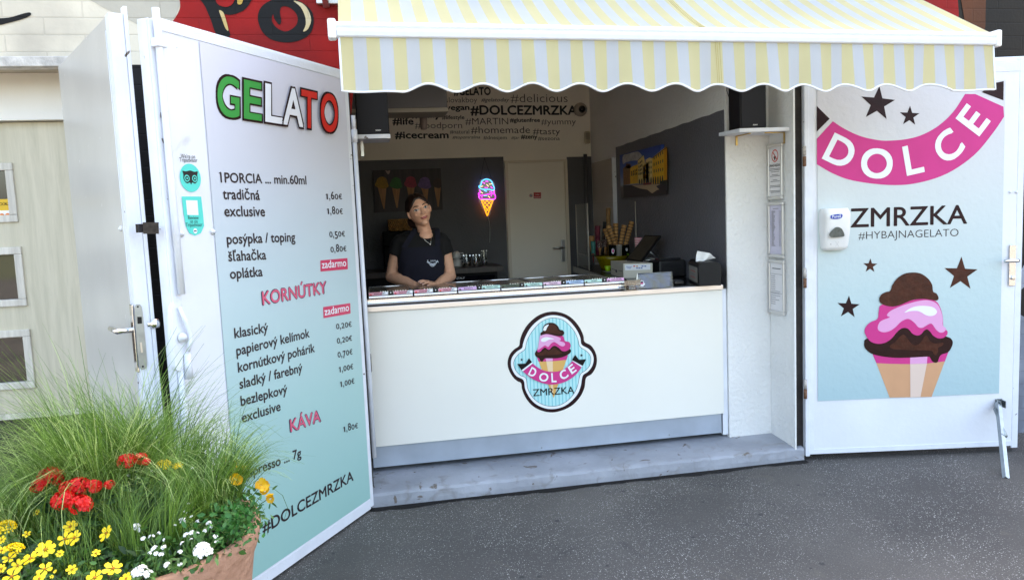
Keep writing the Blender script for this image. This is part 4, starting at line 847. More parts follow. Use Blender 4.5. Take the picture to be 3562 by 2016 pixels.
inn = [(680, 132), (590, 145), (500, 190), (410, 280), (340, 385), (305, 480), (288, 552), (210, 610), (155, 680), (140, 750), (165, 830), (230, 900), (302, 937), (325, 1070), (380, 1175), (450, 1245), (550, 1297), (660, 1312), (770, 1290), (880, 1220), (960, 1120), (1000, 1020), (1032, 888), (1100, 835), (1155, 770), (1172, 690), (1155, 620), (1100, 565), (1023, 510), (1000, 420), (950, 310), (870, 215), (790, 155)]
em(inn, .0028, 9, 4); em(inn, .0036, 2, 4, -5)
em([(455, 660), (862, 636), (800, 822), (675, 1202), (515, 822)], .0044, 7, 0); em([(450, 655), (864, 630), (846, 692), (660, 710), (472, 716)], .0052, 3, 0); em([(565, 672), (662, 668), (662, 705), (575, 712)], .0060, 4, 0); em([(575, 714), (662, 708), (668, 1160), (655, 1160)], .0052, 8, 0)
wv = [(885, 548), (830, 578), (780, 570), (740, 530), (690, 505), (650, 520), (620, 555), (590, 550), (560, 528), (525, 550), (500, 580), (465, 588)]
em([(438, 577), (425, 612), (440, 650), (478, 670), (498, 706), (524, 715), (548, 682), (580, 672), (720, 670), (820, 645), (890, 605), (905, 570), (888, 545), (820, 500), (690, 470), (560, 490), (460, 560)], .0068, 6)
em([(450, 600), (520, 590), (560, 550), (610, 575), (680, 528), (730, 568), (790, 600), (730, 620), (650, 625), (540, 630), (460, 640)], .0074, 5)
em([(500, 365), (580, 345), (690, 365), (795, 372), (825, 440), (880, 455), (900, 500)]+wv+[(453, 562), (470, 520), (480, 440)], .0080, 3)
em([(500, 362), (580, 350), (690, 374), (755, 398), (772, 422), (752, 440), (812, 460), (827, 490), (800, 512), (760, 503), (720, 475), (680, 455), (640, 475), (600, 520), (560, 500), (520, 525), (462, 562), (470, 520), (480, 440)], .0086, 4)
em([(505, 430), (530, 400), (590, 390), (680, 415), (620, 420), (560, 450), (520, 450)], .0092, 1, 3)
em([(497, 350), (510, 325), (530, 310), (530, 268), (560, 222), (620, 198), (685, 206), (732, 245), (756, 290), (795, 299), (815, 335), (800, 363), (760, 378), (690, 370), (600, 350), (540, 355), (505, 368)], .0092, 6)
em([(555, 330), (575, 260), (640, 215), (700, 240), (735, 300), (780, 330), (740, 350), (640, 335)], .0098, 5); em([(533, 290), (555, 245), (610, 220), (585, 265), (570, 300), (545, 305)], .0104, 1, 3)
ia = smooth([(395, 740), (450, 785), (520, 825), (600, 847), (680, 850), (760, 838), (830, 805), (880, 760), (922, 708)], 4, False); oa = smooth([(1047, 790), (980, 880), (900, 945), (800, 995), (700, 1017), (600, 1018), (480, 985), (370, 930), (263, 845)], 4, False)
em(ia+oa, .0104, 3, 0)
em([(382, 722), (400, 742), (266, 846), (246, 828)], .0104, 1, 0); em([(914, 694), (925, 708), (1045, 792), (1060, 772)], .0104, 1, 0)
em([(345, 668), (386, 724), (246, 830), (190, 747), (300, 741)], .0110, 9, 0); em([(960, 626), (1012, 690), (1108, 683), (1061, 772), (918, 694)], .0110, 9, 0)
for ch, a, b, c in (('D', (330, 888), (408, 930), (383, 783)), ('O', (468, 965), (585, 992), (500, 855)), ('L', (646, 992), (714, 990), (640, 868)), ('C', (790, 968), (880, 912), (735, 865)), ('E', (917, 886), (983, 836), (857, 790))):
    m_.letter(ch, *[cp.hit(O6[0]+q[0]*S6, O6[1]+q[1]*S6, .0112) for q in (a, b, c)], 1, .02)
m_.ptext(cp, 'ZMRZKA', (O6[0]+400*S6, O6[1]+1176*S6), (O6[0]+950*S6, O6[1]+1136*S6), .0415, 9, .006, .0062)
for q in ((248, 690), (1045, 632)): star(m_, cp, O6[0]+q[0]*S6, O6[1]+q[1]*S6, 6, .0052, 9)
m_.build('emblem', EM, fp)
m_ = MB(); e0 = onY(1283, 1262, .2); m_.box((e0.x-.008, .16, e0.z-.045), (e0.x+.014, .2485, e0.z+.045), 0, .008); m_.build('side_handle', black, ct)
# ------------------------------------------------------------------ things inside the hatch
# wall canvases
cl = thing('cone_canvas', (.13+.26, 2.87, 1.6), 'dark canvas of five ice cream cones hanging behind the woman', 'canvas print')
q = [onY(x, y, 2.865) for x, y in ((1297, 590), (1533, 588), (1540, 731), (1305, 737))]
x0, x1, z1_, z0_ = q[0].x, q[1].x, (q[0].z+q[1].z)/2, (q[2].z+q[3].z)/2
pc = PL((0, 2.865, 0), (0, -1, 0)); SC, OC = .12362, (1280, 570)
m_ = MB(); m_.box((x0, 2.866, z0_), (x1, 2.894, z1_)); m_.build('canvas', wood_mat('dark_plank_print', (58, 48, 50), (36, 30, 32), 1.4, .6), cl)
m_ = MB(); WFL = wood_mat('waffle_print', (176, 130, 84), (140, 92, 52), 3, .6)
cols = [(150, 112, 14), (36, 98, 34), (150, 42, 64), (104, 78, 132), (54, 30, 27)]
for k, (cx_, cy_, r_, tip, topw) in enumerate(((395, 530, 165, (452, 1262), 125), (790, 540, 155, (818, 1236), 120), (1200, 510, 155, (1225, 1200), 115), (1598, 540, 165, (1650, 1060), 110), (1955, 520, 115, (1975, 1205), 95))):
    m_.px(pc, [(cx_-topw, cy_+120), (cx_+topw, cy_+120), (tip[0]+16, tip[1]), (tip[0]-16, tip[1])], .002, 5, 0, SC, OC)
    m_.px(pc, smooth([(cx_-r_*1.2, cy_+60), (cx_-r_*.98, cy_-20), (cx_-r_*.7, cy_-r_*.75), (cx_, cy_-r_*1.04), (cx_+r_*.72, cy_-r_*.72), (cx_+r_*.95, cy_), (cx_+min(r_*1.1, 110 if k == 4 else 999), cy_+110), (cx_+r_*.4, cy_+165), (cx_-r_*.3, cy_+150), (cx_-r_*.8, cy_+125)], 4), .003, k, 0, SC, OC)
m_.px(pc, smooth([(490, 185), (560, 200), (620, 180), (610, 250), (570, 300), (530, 260)], 3), .002, 6, 0, SC, OC)
m_.build('cone_print', [mat('scoop_print_'+n, c, .6, .35, 60) for n, c in zip(('yellow', 'green', 'pink', 'violet', 'brown'), cols)]+[WFL, mat('pale_print', (150, 130, 126), .6)], cl)
PT = PL((2.075, 0, 0), (-1, 0, 0))
cv = thing('piazza_canvas', (2.085, 1.6, 1.74), 'canvas of a sunny yellow piazza on the grey side wall', 'canvas print')
ya, yb, za, zb2 = 1.167, 2.038, 1.564, 1.905
m_ = MB(); m_.box((2.0755, ya, za), (2.0965, yb, zb2)); m_.build('canvas', ramp_z(mat('sky_print', (40, 70, 140), .5, .2, 12), za, zb2, [(0, (78, 72, 76)), (.25, (110, 100, 98)), (.3, (150, 160, 185)), (.6, (80, 116, 190)), (1, (34, 66, 150))]), cv)
SP, OP = .15110, (2140, 480)
m_ = MB()
def pz(pts, off, mm, sm=0): m_.px(PT, pts, off, mm, sm, SP, OP)
pz([(178, 600), (250, 560), (420, 520), (520, 520), (640, 470), (560, 330), (460, 320), (280, 370), (176, 410)], .001, 0, 3)
pz([(186, 1090), (1185, 1060), (1187, 1290), (196, 1365)], .001, 1); pz([(380, 1090), (1050, 1060), (940, 1110), (1015, 1185), (960, 1200), (850, 1275), (740, 1190), (560, 1160)], .0016, 2)
for pts, mm in (([(180, 700), (250, 640), (345, 620), (345, 1060), (190, 1085)], 3), ([(250, 590), (355, 600), (355, 700), (250, 700)], 4), ([(345, 690), (420, 640), (525, 600), (525, 1040), (345, 1060)], 5), ([(518, 520), (640, 400), (655, 400), (690, 590), (690, 1050), (518, 1050)], 6), ([(640, 640), (770, 560), (770, 1060), (640, 1050)], 5), ([(698, 500), (790, 450), (860, 470), (860, 1060), (698, 1060)], 6), ([(855, 450), (1130, 230), (1130, 1030), (855, 1060)], 5), ([(1128, 230), (1192, 200), (1195, 960), (1128, 1030)], 7)): pz(pts, .0022, mm)
random.seed(2)
for xa, xb, zt0, zt1, n_, rows in ((870, 1120, 440, 290, 5, 3), (705, 850, 560, 520, 3, 3), (530, 630, 570, 500, 3, 4), (645, 690, 690, 650, 2, 2), (360, 515, 770, 700, 4, 2)):
    for r_ in range(rows):
        for k in range(n_):
            f = (k+.5)/n_; x_ = xa+(xb-xa)*f; y_ = zt0+(zt1-zt0)*f; y_ = y_+(880-y_)*r_/rows; h_ = 70 if xa > 800 else 55
            pz([(x_-9, y_), (x_+9, y_-4), (x_+9, y_+h_-4), (x_-9, y_+h_)], .003, 8)
for k in range(11):
    x_ = 560+k*53; y_ = 1050; h_ = 110+k*8; pz(smooth([(x_-15, y_), (x_-15, y_-h_*.7), (x_, y_-h_), (x_+15, y_-h_*.7), (x_+15, y_)], 2), .003, 8)
pz([(640, 400), (655, 395), (518, 530), (512, 520)], .003, 4); pz([(855, 450), (1192, 205), (1192, 225), (860, 465)], .003, 4)
pz([(640, 1040), (830, 1020), (830, 1070), (650, 1085)], .0036, 9); pz([(1020, 1000), (1190, 960), (1190, 1060), (1030, 1060)], .0036, 8)
m_.build('piazza_print', [mat('cloud_print', (184, 180, 180), .6, .3, 30), mat('shade_print', (58, 54, 56), .6), mat('paving_print', (190, 164, 132), .6, .1, 60), mat('far_house_print', (150, 110, 70), .6, .3, 60), mat('roof_print', (96, 58, 44), .6), mat('yellow_house_print', (242, 186, 54), .6, .15, 50), mat('cream_house_print', (240, 208, 130), .6, .15, 50), mat('orange_house_print', (226, 150, 20), .6), mat('window_print', (48, 52, 44), .6), mat('cafe_print', (128, 60, 58), .6, .3, 90)], cv)

# lit tube sign shaped like a cone
SN, ON = .21978, (1640, 540); PN = PL((0, 2.86, 0), (0, -1, 0))
ns = thing('cone_light_sign', (1.1, 2.86, 1.4), 'glowing ice cream cone tube sign hanging on the grey back wall', 'neon sign')
def nq(pts, sm=3, closed=False): return [PN.hit(ON[0]+x*SN, ON[1]+y*SN) for x, y in (smooth(pts, sm, closed) if sm else pts)]
m_ = MB(); m_.slab(nq(smooth([(130, 400), (170, 375), (245, 365), (320, 390), (362, 450), (368, 540), (385, 600), (382, 690), (350, 740), (275, 970), (245, 975), (150, 800), (112, 700), (108, 590), (118, 500)], 3), 0), (0, -1, 0), -.006); m_.build('backing', glass('clear_backing', (.9, .9, .92), .05, .10), ns)
for c, s_, lines in (((50, 170, 255), .5, [(nq([(118, 490), (150, 470), (165, 410), (235, 378), (310, 405), (340, 470), (362, 520), (345, 555), (280, 540), (200, 540), (140, 525)], 4, True), .0042, True), (nq([(200, 555), (240, 572)], 0), .004, False), (nq([(195, 640), (248, 640)], 0), .003, False)]),
                     ((225, 30, 240), .4, [(nq([(128, 545), (140, 590), (115, 600), (118, 625), (200, 628), (330, 600), (360, 600), (355, 560), (362, 545)], 4), .0042, False), (nq([(118, 650), (140, 690), (240, 695), (360, 695), (378, 650), (350, 610), (240, 622), (130, 640)], 4, True), .0042, True), (nq([(172, 425), (215, 448)], 0), .0035, False), (nq([(222, 412), (265, 414)], 0), .0035, False), (nq([(208, 510), (256, 514)], 0), .0035, False), (nq([(302, 495), (335, 525)], 0), .0035, False), (nq([(285, 578), (330, 570)], 0), .0035, False), (nq([(150, 640), (172, 670)], 0), .0035, False), (nq([(310, 650), (320, 625)], 0), .0035, False)]),
                     ((255, 140, 14), .5, [(nq([(155, 705), (250, 958)], 0), .0042, False), (nq([(342, 705), (250, 958)], 0), .0042, False), (nq([(155, 705), (342, 705)], 0), .0038, False), (nq([(175, 710), (290, 835)], 0), .0034, False), (nq([(240, 712), (310, 785)], 0), .0034, False), (nq([(178, 770), (265, 880)], 0), .0034, False), (nq([(320, 712), (200, 830)], 0), .0034, False), (nq([(250, 712), (182, 785)], 0), .0034, False), (nq([(320, 775), (228, 890)], 0), .0034, False)]),
                     ((255, 225, 170), .25, [(nq([(140, 498), (182, 488)], 0), .0035, False), (nq([(238, 458), (270, 495)], 0), .0035, False), (nq([(278, 458), (325, 452)], 0), .0035, False), (nq([(142, 575), (180, 602)], 0), .0035, False), (nq([(262, 645), (295, 672)], 0), .0035, False)])):
    glow = emis('tube_glow_'+str(c[0])+'_'+str(c[2]), c, s_)
    for pts, r_, cl_ in lines: m_ = MB(); m_.tube(pts, r_, 6, 0, True, cl_); m_.build('light_tube', glow, ns)
m_ = MB(); m_.tube(nq([(130, 430), (205, 50)], 0), .0016, 5); m_.tube(nq([(335, 420), (205, 50)], 0), .0016, 5); m_.ball(nq([(205, 48)], 0)[0], .006, 0, 8); m_.build('hanging_cord', black, ns)
m_ = MB(); m_.tube(nq([(265, 970), (285, 1080), (292, 1200), (288, 1380)], 4), .0016, 5); m_.build('power_cable', mat('white_cable', (190, 190, 188), .5), ns)

# loudspeakers on their shelves
spk_b = mat('speaker_black', (17, 16, 22), .5); gold = mat('brass', (.62, .42, .16), .3, metal=1)
def speaker(x0, x1, y0, y1, z0, z1, label, lx):
    t = thing('loudspeaker', ((x0+x1)/2, (y0+y1)/2, z0), label, 'loudspeaker', 'loudspeakers in the top corners of the hatch')
    m_ = MB(); m_.box((x0, y0+.012, z0), (x1, y1, z1), 0, .004); m_.build('cabinet', spk_b, t)
    m_ = MB(); m_.box((x0+.003, y0, z0+.004), (x1-.003, y0+.0115, z1-.004), 0, .004); gr = m_.build('grille', mat('grille_cloth', (14, 13, 20), .75, .2, 400), t) if 'grille_cloth' not in bpy.data.materials else m_.build('grille', bpy.data.materials['grille_cloth'], t)
    m_ = MB(); m_.text('SONY', (lx-.0135, y0-.001, z0+.017), (lx+.0135, y0-.001, z0+.017), (0, 0, 1), .0062, 0, .05); m_.build('logo', bpy.data.materials.get('logo_silver') or mat('logo_silver', (225, 225, 225), .3), gr)
L0, L1 = onY(1238, 462, .22), onY(1356, 470, .22)
speaker(L0.x+.006, L1.x, .22, .40, (L0.z+L1.z)/2-.002, 2.18, 'black loudspeaker on the shelf beside the price list door', L0.x+.115)
R0, R1 = onY(2578, 450, .08), onY(2668, 445, .08)
speaker(R0.x, R1.x, .08, .225, R0.z+.003, 2.16, 'black loudspeaker on the corner shelf above the framed notices', R0.x+.085)
sh = thing('wall_shelf', ((L0.x+L1.x)/2, .3, L0.z-.05), 'small white shelf carrying the loudspeaker beside the price list door', 'shelf', 'loudspeaker shelves')
zs_ = (L0.z+L1.z)/2-.003
m_ = MB(); m_.box((L0.x-.004, .205, zs_-.022), (L1.x+.002, .44, zs_), 0, .002); m_.build('board', white_frame, sh)
m_ = MB(); m_.box((L0.x+.02, .34, zs_-.10), (L0.x+.035, .42, zs_-.0225)); m_.build('bracket', steel, sh)
zr = R0.z+.002
s2 = thing('wall_shelf', (2.25, .16, zr-.02), 'white corner shelf on brass brackets above the framed notices', 'shelf', 'loudspeaker shelves')
a, b_, c_ = onZ(2549, 462, zr), onZ(2630, 444, zr), onZ(2720, 438, zr)
m_ = MB(); m_.slab([(R0.x-.045, .258, zr), (R0.x-.025, .05, zr), (2.366, .03, zr), (2.366, .258, zr)][::-1], (0, 0, 1), .02); m_.build('board', white_frame, s2)
m_ = MB(); m_.box((2.16, .10, zr-.026), (2.172, .2575, zr-.0205)); m_.box((2.16, .252, zr-.075), (2.172, .2578, zr-.0265)); m_.build('bracket', gold, s2)
m_ = MB(); m_.box((2.25, .082, zr-.026), (2.3685, .092, zr-.0205)); m_.box((2.363, .082, zr-.085), (2.3692, .092, zr-.0265)); m_.build('bracket', gold, s2)
m_ = MB(); m_.tube([(2.12, .256, 2.2), (2.11, .256, 2.12), (2.13, .255, 2.06), (2.17, .235, 2.0)], .002, 5); m_.build('speaker_wire', mat('brown_wire', (60, 30, 26), .5), label='thin brown wire running down beside the right loudspeaker', cat='wire')

# framed notices on the reveal
pv = PL((2.369, 0, 0), (-1, 0, 0)); paper = mat('paper', (226, 224, 226), .6); paper2 = mat('lilac_paper', (206, 202, 220), .6); ph = mat('printed_text', (110, 108, 112), .6); redp = mat('ban_red', (206, 92, 84), .6)
FR = [(2665, 508, 2727, 494, 2728, 690, 2668, 698, 'silver framed no smoking notice, topmost of three on the reveal'), (2668, 703, 2731, 700, 2732, 900, 2672, 890, 'silver framed lilac price table, middle of three on the reveal'), (2672, 898, 2733, 905, 2736, 1100, 2675, 1082, 'silver framed allergen list, lowest of three on the reveal')]
ZS = [(1.807, 1.491), (1.478, 1.158), (1.147, .830)]; YS = [(.287, .096), (.283, .088), (.276, .083)]
for i, f in enumerate(FR):
    y0, y1 = YS[i]; z1, z0 = ZS[i]; t = thing('notice_frame', (2.362, (y0+y1)/2, z0), f[8], 'picture frame', 'framed notices on the reveal')
    y0 = min(y0, .252); m_ = MB(); fw_ = .020
    m_.box((2.352, y1, z0), (2.3695, y0, z0+fw_), 0, .004); m_.box((2.352, y1, z1-fw_), (2.3695, y0, z1), 0, .004); m_.box((2.3522, y1, z0+fw_), (2.3695, y1+fw_*.8, z1-fw_), 0, .004); m_.box((2.3522, y0-fw_*.8, z0+fw_), (2.3695, y0, z1-fw_), 0, .004)
    m_.build('frame', mat('silver_snap_frame', (.66, .65, .63), .35, metal=.7) if i == 0 else bpy.data.materials['silver_snap_frame'], t)
    m_ = MB(); m_.box((2.3600, y1+.012, z0+.016), (2.3692, y0-.012, z1-.016)); pp = m_.build('sheet', paper2 if i == 1 else paper, t)
    m_ = MB(); yc = (y0+y1)/2; X_ = 2.3588
    def T(s_, w_, z_, h_, mm=0, b=.0): m_.text(s_, (X_, yc+w_/2, z_), (X_, yc-w_/2, z_), (0, 0, 1), h_, mm, b)
    def bar(y_a, y_b, z_, h_, mm=1): m_.quad((X_, y_a, z_), (X_, y_b, z_), (X_, y_b, z_+h_), (X_, y_a, z_+h_), mm)
    if i == 0:
        oc = V((X_, yc, z1-.068)); r0, r1 = .036, .029
        m_.poly([oc+V((0, r0*math.cos(k*.2618), r0*math.sin(k*.2618))) for k in range(24)], 2, [[oc+V((0, r1*math.cos(-k*.2618), r1*math.sin(-k*.2618))) for k in range(24)]])
        m_.poly([oc+V((-.0003, y_, z_)) for y_, z_ in ((.024, .019), (.019, .024), (-.024, -.019), (-.019, -.024))], 2)
        m_.poly([oc+V((.0003, y_, z_)) for y_, z_ in ((.014, -.004), (.014, -.012), (-.012, -.012), (-.012, -.004))], 0); m_.poly([oc+V((.0003, y_, z_)) for y_, z_ in ((.010, -.013), (-.006, -.013), (-.002, -.024), (.006, -.024))], 0)
        T('ZÁKAZ FAJČENIA', .126, z1-.128, .013, 0, .014)
        for k, (z_, w_) in enumerate(((.142, .12), (.150, .122), (.160, .09), (.176, .07), (.184, .11), (.206, .05), (.214, .10), (.238, .11), (.246, .12), (.268, .12), (.276, .10))): bar(yc+w_/2, yc-w_/2, z1-z_, .0032)
    elif i == 1:
        bar(yc+.03, yc-.03, z1-.04, .003)
        for k in range(34): 
            bar(yc+.055, yc+.05, z1-.055-k*.006, .002); bar(yc+.045, yc+.045-.02-.02*random.random(), z1-.055-k*.006, .0026); bar(yc-.035, yc-.042, z1-.055-k*.006, .0024); bar(yc-.05, yc-.057, z1-.055-k*.006, .0024)
    else:
        bar(yc+.045, yc-.045, z1-.055, .005); bar(yc+.065, yc-.06, z1-.085, .0018); bar(yc+.065, yc-.06, z1-.195, .0018)
        for k in range(14): bar(yc+.06, yc+.06-.04-.05*(k in (7, 8, 9, 11))-.01*random.random(), z1-.098-k*.0125, .0025)
    m_.build('print', [black_ink, ph, redp], pp)

# air curtain under the ceiling, small hanging spotlight, camera, motion sensor
ac = thing('air_curtain', (.3, .95, 2.1), 'dark grey air curtain box hanging under the ceiling at left', 'air curtain')
a = onY(1230, 383, .8); b_ = onY(1557, 382, .8); zb_ = onY(1450, 391, .8).z
m_ = MB(); m_.box((-.05, .8, zb_+.025), (b_.x, 1.05, 2.40), 0, .004); m_.build('housing', mat('curtain_grey', (92, 90, 92), .5), ac)
m_ = MB(); m_.box((-.05, .79, zb_+.0), (b_.x+.004, 1.055, zb_+.0245), 0, .002); m_.build('outlet_strip', mat('curtain_beige', (150, 142, 128), .5), ac)
m_ = MB()
for x in (.08, .45): m_.tube([(x, .93, 2.40), (x, .93, 2.62)], .008, 6)
m_.build('hanger', steel, ac)
c0_, c1_ = onY(1480, 391, 1.0), onY(1478, 446, 1.0)
m_ = MB(); m_.lathe([(0, c1_.z-.0), (.018, c1_.z+.002), (.023, c1_.z+.016), (.024, c0_.z+.03), (.0, c0_.z+.032)], (c1_.x, 1.09, 0), 14); m_.tube([(c1_.x, 1.09, c0_.z+.03), (c1_.x, 1.09, 2.62)], .006, 6); m_.build('hanging_spotlight', mat('bronze_grey', (112, 98, 92), .5), label='small bronze grey spotlight hanging below the air curtain', cat='spotlight')
cm = onY(2028, 380, 2.87); cam_t = thing('security_camera', (cm.x, 2.88, cm.z-.06), 'round dome security camera next to the hashtag lettering', 'security camera')
cdk = onY(2014, 381, 2.85)
m_ = MB(); m_.lathe([(.062, 0), (.062, .012), (.05, .03), (.03, .038), (0, .04)], (cm.x-.018, 2.8978, cm.z), 24, 0, (0, -1, 0)); m_.build('mount', mat('camera_shell', (165, 156, 146), .4), cam_t)
m_ = MB(); m_.ball((cm.x-.012, 2.862, cm.z-.002), .033, 0, 16); m_.build('lens', mat('lens_black', (8, 8, 10), .08), cam_t)
ms = onY(2046, 478, 2.86); m_ = MB(); m_.box((ms.x-.028, 2.855, ms.z-.055), (ms.x+.02, 2.897, ms.z+.055), 0, .010); mo = m_.build('motion_sensor', mat('sensor_plastic', (176, 162, 140), .4), label='beige motion sensor high in the back wall corner', cat='sensor')
m_ = MB(); m_.box((ms.x-.022, 2.850, ms.z-.02), (ms.x+.014, 2.8548, ms.z+.04), 0, .002); m_.build('sensor_lens', mat('frosted_lens', (150, 140, 125), .3), mo)

# back counter with glassware
bc = thing('back_counter', (.6, 2.55, .1), 'dark wooden back counter under the glasses and jug', 'counter')
bt = 1.045; bx = onY(1750, 928, 2.42).x
m_ = MB(); m_.box((-.28, 2.40, bt-.045), (bx, 2.89, bt), 0, .002); m_.build('worktop', wood_mat('dark_wood', (62, 50, 46), (44, 36, 34), 1.5, .35), bc)
m_ = MB(); m_.box((-.27, 2.46, .1), (bx-.045, 2.88, bt-.046)); m_.build('cabinet', mat('cabinet_black', (12, 12, 15), .6, spec=.2), bc)
m_ = MB(); m_.box((.5, 2.44, .3), (bx-.07, 2.4595, .975), 0, .003); fr_ = m_.build('fridge_door', mat('fridge_glass', (16, 17, 26), .1), bc)
m_ = MB(); x_ = onY(1598, 966, 2.44).x; z_ = onY(1598, 970, 2.44).z
m_.text('ITALY', (x_-.02, 2.4385, z_), (x_+.045, 2.4385, z_), (0, 0, 1), .016, 0, .02)
for cx_ in (1625, 1642, 1668): p_ = onY(cx_, 990, 2.44); m_.poly([(p_.x+.035*math.cos(k*.4), 2.4385, p_.z-.03+.03*math.sin(k*.4)) for k in range(16)], 1)
m_.build('fridge_lettering', [wvinyl, mat('berry_print', (92, 20, 34), .5)], fr_)
tg = glass('drinking_glass', (.93, .94, .94), .02, .16)
def tumbler(px_, h_, r_, label, Y=2.52, tall=False):
    p_ = onZ(px_[0], px_[1], bt); t = thing('tall_glass' if tall else 'glass_tumbler', (p_.x, p_.y, bt), label, 'glass', None if tall else 'tumblers on the back counter')
    m_ = MB(); b = bt+.0015
    m_.lathe([(0, b), (r_*.72, b), (r_*.76, b+.004), (r_*.9, b+h_*.5), (r_, b+h_)], (p_.x, p_.y, 0), 18); m_.lathe([(0, b+.012), (r_*.70, b+.013), (r_*.85, b+h_*.5), (r_*.95, b+h_)], (p_.x, p_.y, 0), 18)
    m_.build('glass_wall', tg, t)
    m_ = MB()
    for k in range(9): a = 2*math.pi*k/9; m_.tube([(p_.x+r_*.78*math.cos(a), p_.y+r_*.78*math.sin(a), b+.008), (p_.x+r_*.91*math.cos(a), p_.y+r_*.91*math.sin(a), b+h_*.5)], .0022, 5)
    m_.build('facet', glass('facet_glass', (.8, .82, .82), .05, .3) if 'facet_glass' not in bpy.data.materials else bpy.data.materials['facet_glass'], t)
tumbler((1626, 927), .10, .037, 'faceted glass tumbler nearest the white cup on the back counter'); tumbler((1659, 926), .10, .037, 'faceted glass tumbler between another tumbler and the tall clear glass'); tumbler((1686, 922), .125, .028, 'tall slim clear glass at the right of the back counter tumblers', 2.5, True)
def cup(p_, label, s_=1., flip=True):
    t = thing('coffee_cup', p_, label, 'cup', 'white cups on the back counter'); x, y, z = p_
    m_ = MB(); m_.lathe([(.042*s_, .001), (.045*s_, .004), (.043*s_, .03*s_), (.034*s_, .055*s_), (.022*s_, .062*s_), (.020*s_, .068*s_), (0, .068*s_)], (x, y, z), 20); m_.build('bowl', mat('white_china', (216, 216, 212), .2) if 'white_china' not in bpy.data.materials else bpy.data.materials['white_china'], t)
    m_ = MB(); m_.tube([V((x+.040*s_, y-.01, z+.02*s_)), V((x+.066*s_, y-.014, z+.026*s_)), V((x+.064*s_, y-.014, z+.048*s_)), V((x+.034*s_, y-.008, z+.052*s_))], .0045*s_, 7); m_.build('handle', bpy.data.materials['white_china'], t)
c1 = onZ(1591, 926, bt); cup((c1.x, c1.y, bt), 'upturned white coffee cup at the bottom of its pair'); cup((c1.x-.004, c1.y+.01, bt+.069), 'upturned white coffee cup on top of another cup', .9)
j0 = onZ(1676, 915, bt); kt = thing('french_press', (j0.x, j0.y, bt), 'black coffee press behind the clear glasses', 'coffee press')
m_ = MB(); m_.lathe([(0, .0), (.058, .0), (.058, .09), (.058, .15), (.052, .175), (.03, .18), (0, .18)], (j0.x, j0.y+.12, bt+.001), 20); m_.build('body', mat('press_black', (15, 15, 16), .3), kt)
m_ = MB(); 
for sx in (-.10, .125): m_.tube([(j0.x+sx, j0.y+.13, bt+.001), (j0.x+sx, j0.y+.13, bt+.185), (j0.x+sx*.92, j0.y+.13, bt+.19)], .009, 8)
m_.box((j0.x-.10, j0.y+.11, bt+.0012), (j0.x+.125, j0.y+.15, bt+.012)); m_.build('stand', bpy.data.materials['press_black'], kt)
b0 = onZ(1571, 905, bt); m_ = MB(); m_.lathe([(0, 0), (.034, 0), (.034, .12), (.03, .15), (.014, .18), (.013, .215), (.016, .217), (.016, .245), (0, .246)], (b0.x, b0.y, bt+.001), 16); bo = m_.build('syrup_bottle', mat('dark_bottle_glass', (26, 24, 26), .08), label='dark syrup bottle standing at the woman\'s shoulder', cat='bottle')
m_ = MB(); m_.lathe([(.0155, .195), (.0158, .212)], (b0.x, b0.y, bt+.001), 14); m_.build('neck_label', mat('tan_label', (150, 120, 70), .5), bo)
# coffee machine and wicker basket behind the woman at left
k0 = onY(1355, 770, 2.6)
bk = thing('wicker_basket', (k0.x+.03, 2.62, k0.z-.04), 'brown wicker basket on top of the coffee machine', 'basket')
wk = mat('wicker', (150, 108, 58), .7, .5, 45)
m_ = MB(); x0, x1, z0, z1 = onY(1353, 800, 2.55).x, onY(1432, 800, 2.55).x, onY(1380, 803, 2.55).z, onY(1380, 762, 2.55).z
for r_ in range(6):
    z_ = z0+(z1-z0)*(r_+.5)/6; pts = []
    for k in range(49):
        f = k/48; pts.append(V((x0+(x1-x0)*f, 2.55-.006*math.sin(k*math.pi/2+r_*math.pi), z_)))
    m_.tube(pts, (z1-z0)/11, 6)
m_.box((x0, 2.557, z0), (x1, 2.72, z1-.006)); m_.build('weave', wk, bk)
cf = thing('coffee_machine', ((x0+x1)/2, 2.62, bt), 'black coffee machine in the dark corner behind the woman', 'coffee machine')
m_ = MB(); m_.box((x0-.05, 2.60, bt+.001), (x1+.02, 2.86, z0-.004), 0, .01); m_.build('body', mat('machine_black', (10, 10, 11), .7, spec=.15), cf)
m_ = MB(); m_.box((x0-.05, 2.50, z0-.12), (x1+.02, 2.599, z0-.006), 0, .008); m_.build('brew_head', bpy.data.materials['machine_black'], cf)
m_ = MB(); m_.box((x0-.05, 2.47, bt+.001), (x1+.02, 2.599, bt+.03), 0, .003); m_.build('drip_tray', bpy.data.materials['machine_black'], cf)
# ------------------------------------------------------------------ side worktop along the grey wall and what stands on it
ZT = 1.018
sc_t = thing('side_counter', (1.9, 1.6, .1), 'dark return worktop running back along the grey side wall', 'counter')
m_ = MB(); m_.slab([(1.735, 2.32, ZT), (1.635, 1.002, ZT), (2.097, 1.002, ZT), (2.097, 2.32, ZT)], (0, 0, 1), .05); m_.build('worktop', mat('dark_laminate', (44, 40, 42), .25, .1, 20), sc_t)
m_ = MB(); m_.slab([(1.80, 2.26, ZT-.051), (1.72, 1.06, ZT-.051), (2.096, 1.06, ZT-.051), (2.096, 2.26, ZT-.051)], (0, 0, 1), ZT-.052-.1); m_.build('cabinet', bpy.data.materials['cabinet_black'], sc_t)
def prism(mb, base, h, m=0, bev=0):
    b = [V(p) for p in base]; t = [p+V((0, 0, h)) for p in b]; n = len(b)
    return mb.add(b+t, [tuple(range(n))[::-1], tuple(range(n, 2*n))]+[(i, (i+1) % n, (i+1) % n+n, i+n) for i in range(n)], m)
def zoom5(x, y): return (1960+x*.24038, 680+y*.24038)
def zoom4(x, y): return (1980+x*.28836, 540+y*.28836)
zb = ZT+.002
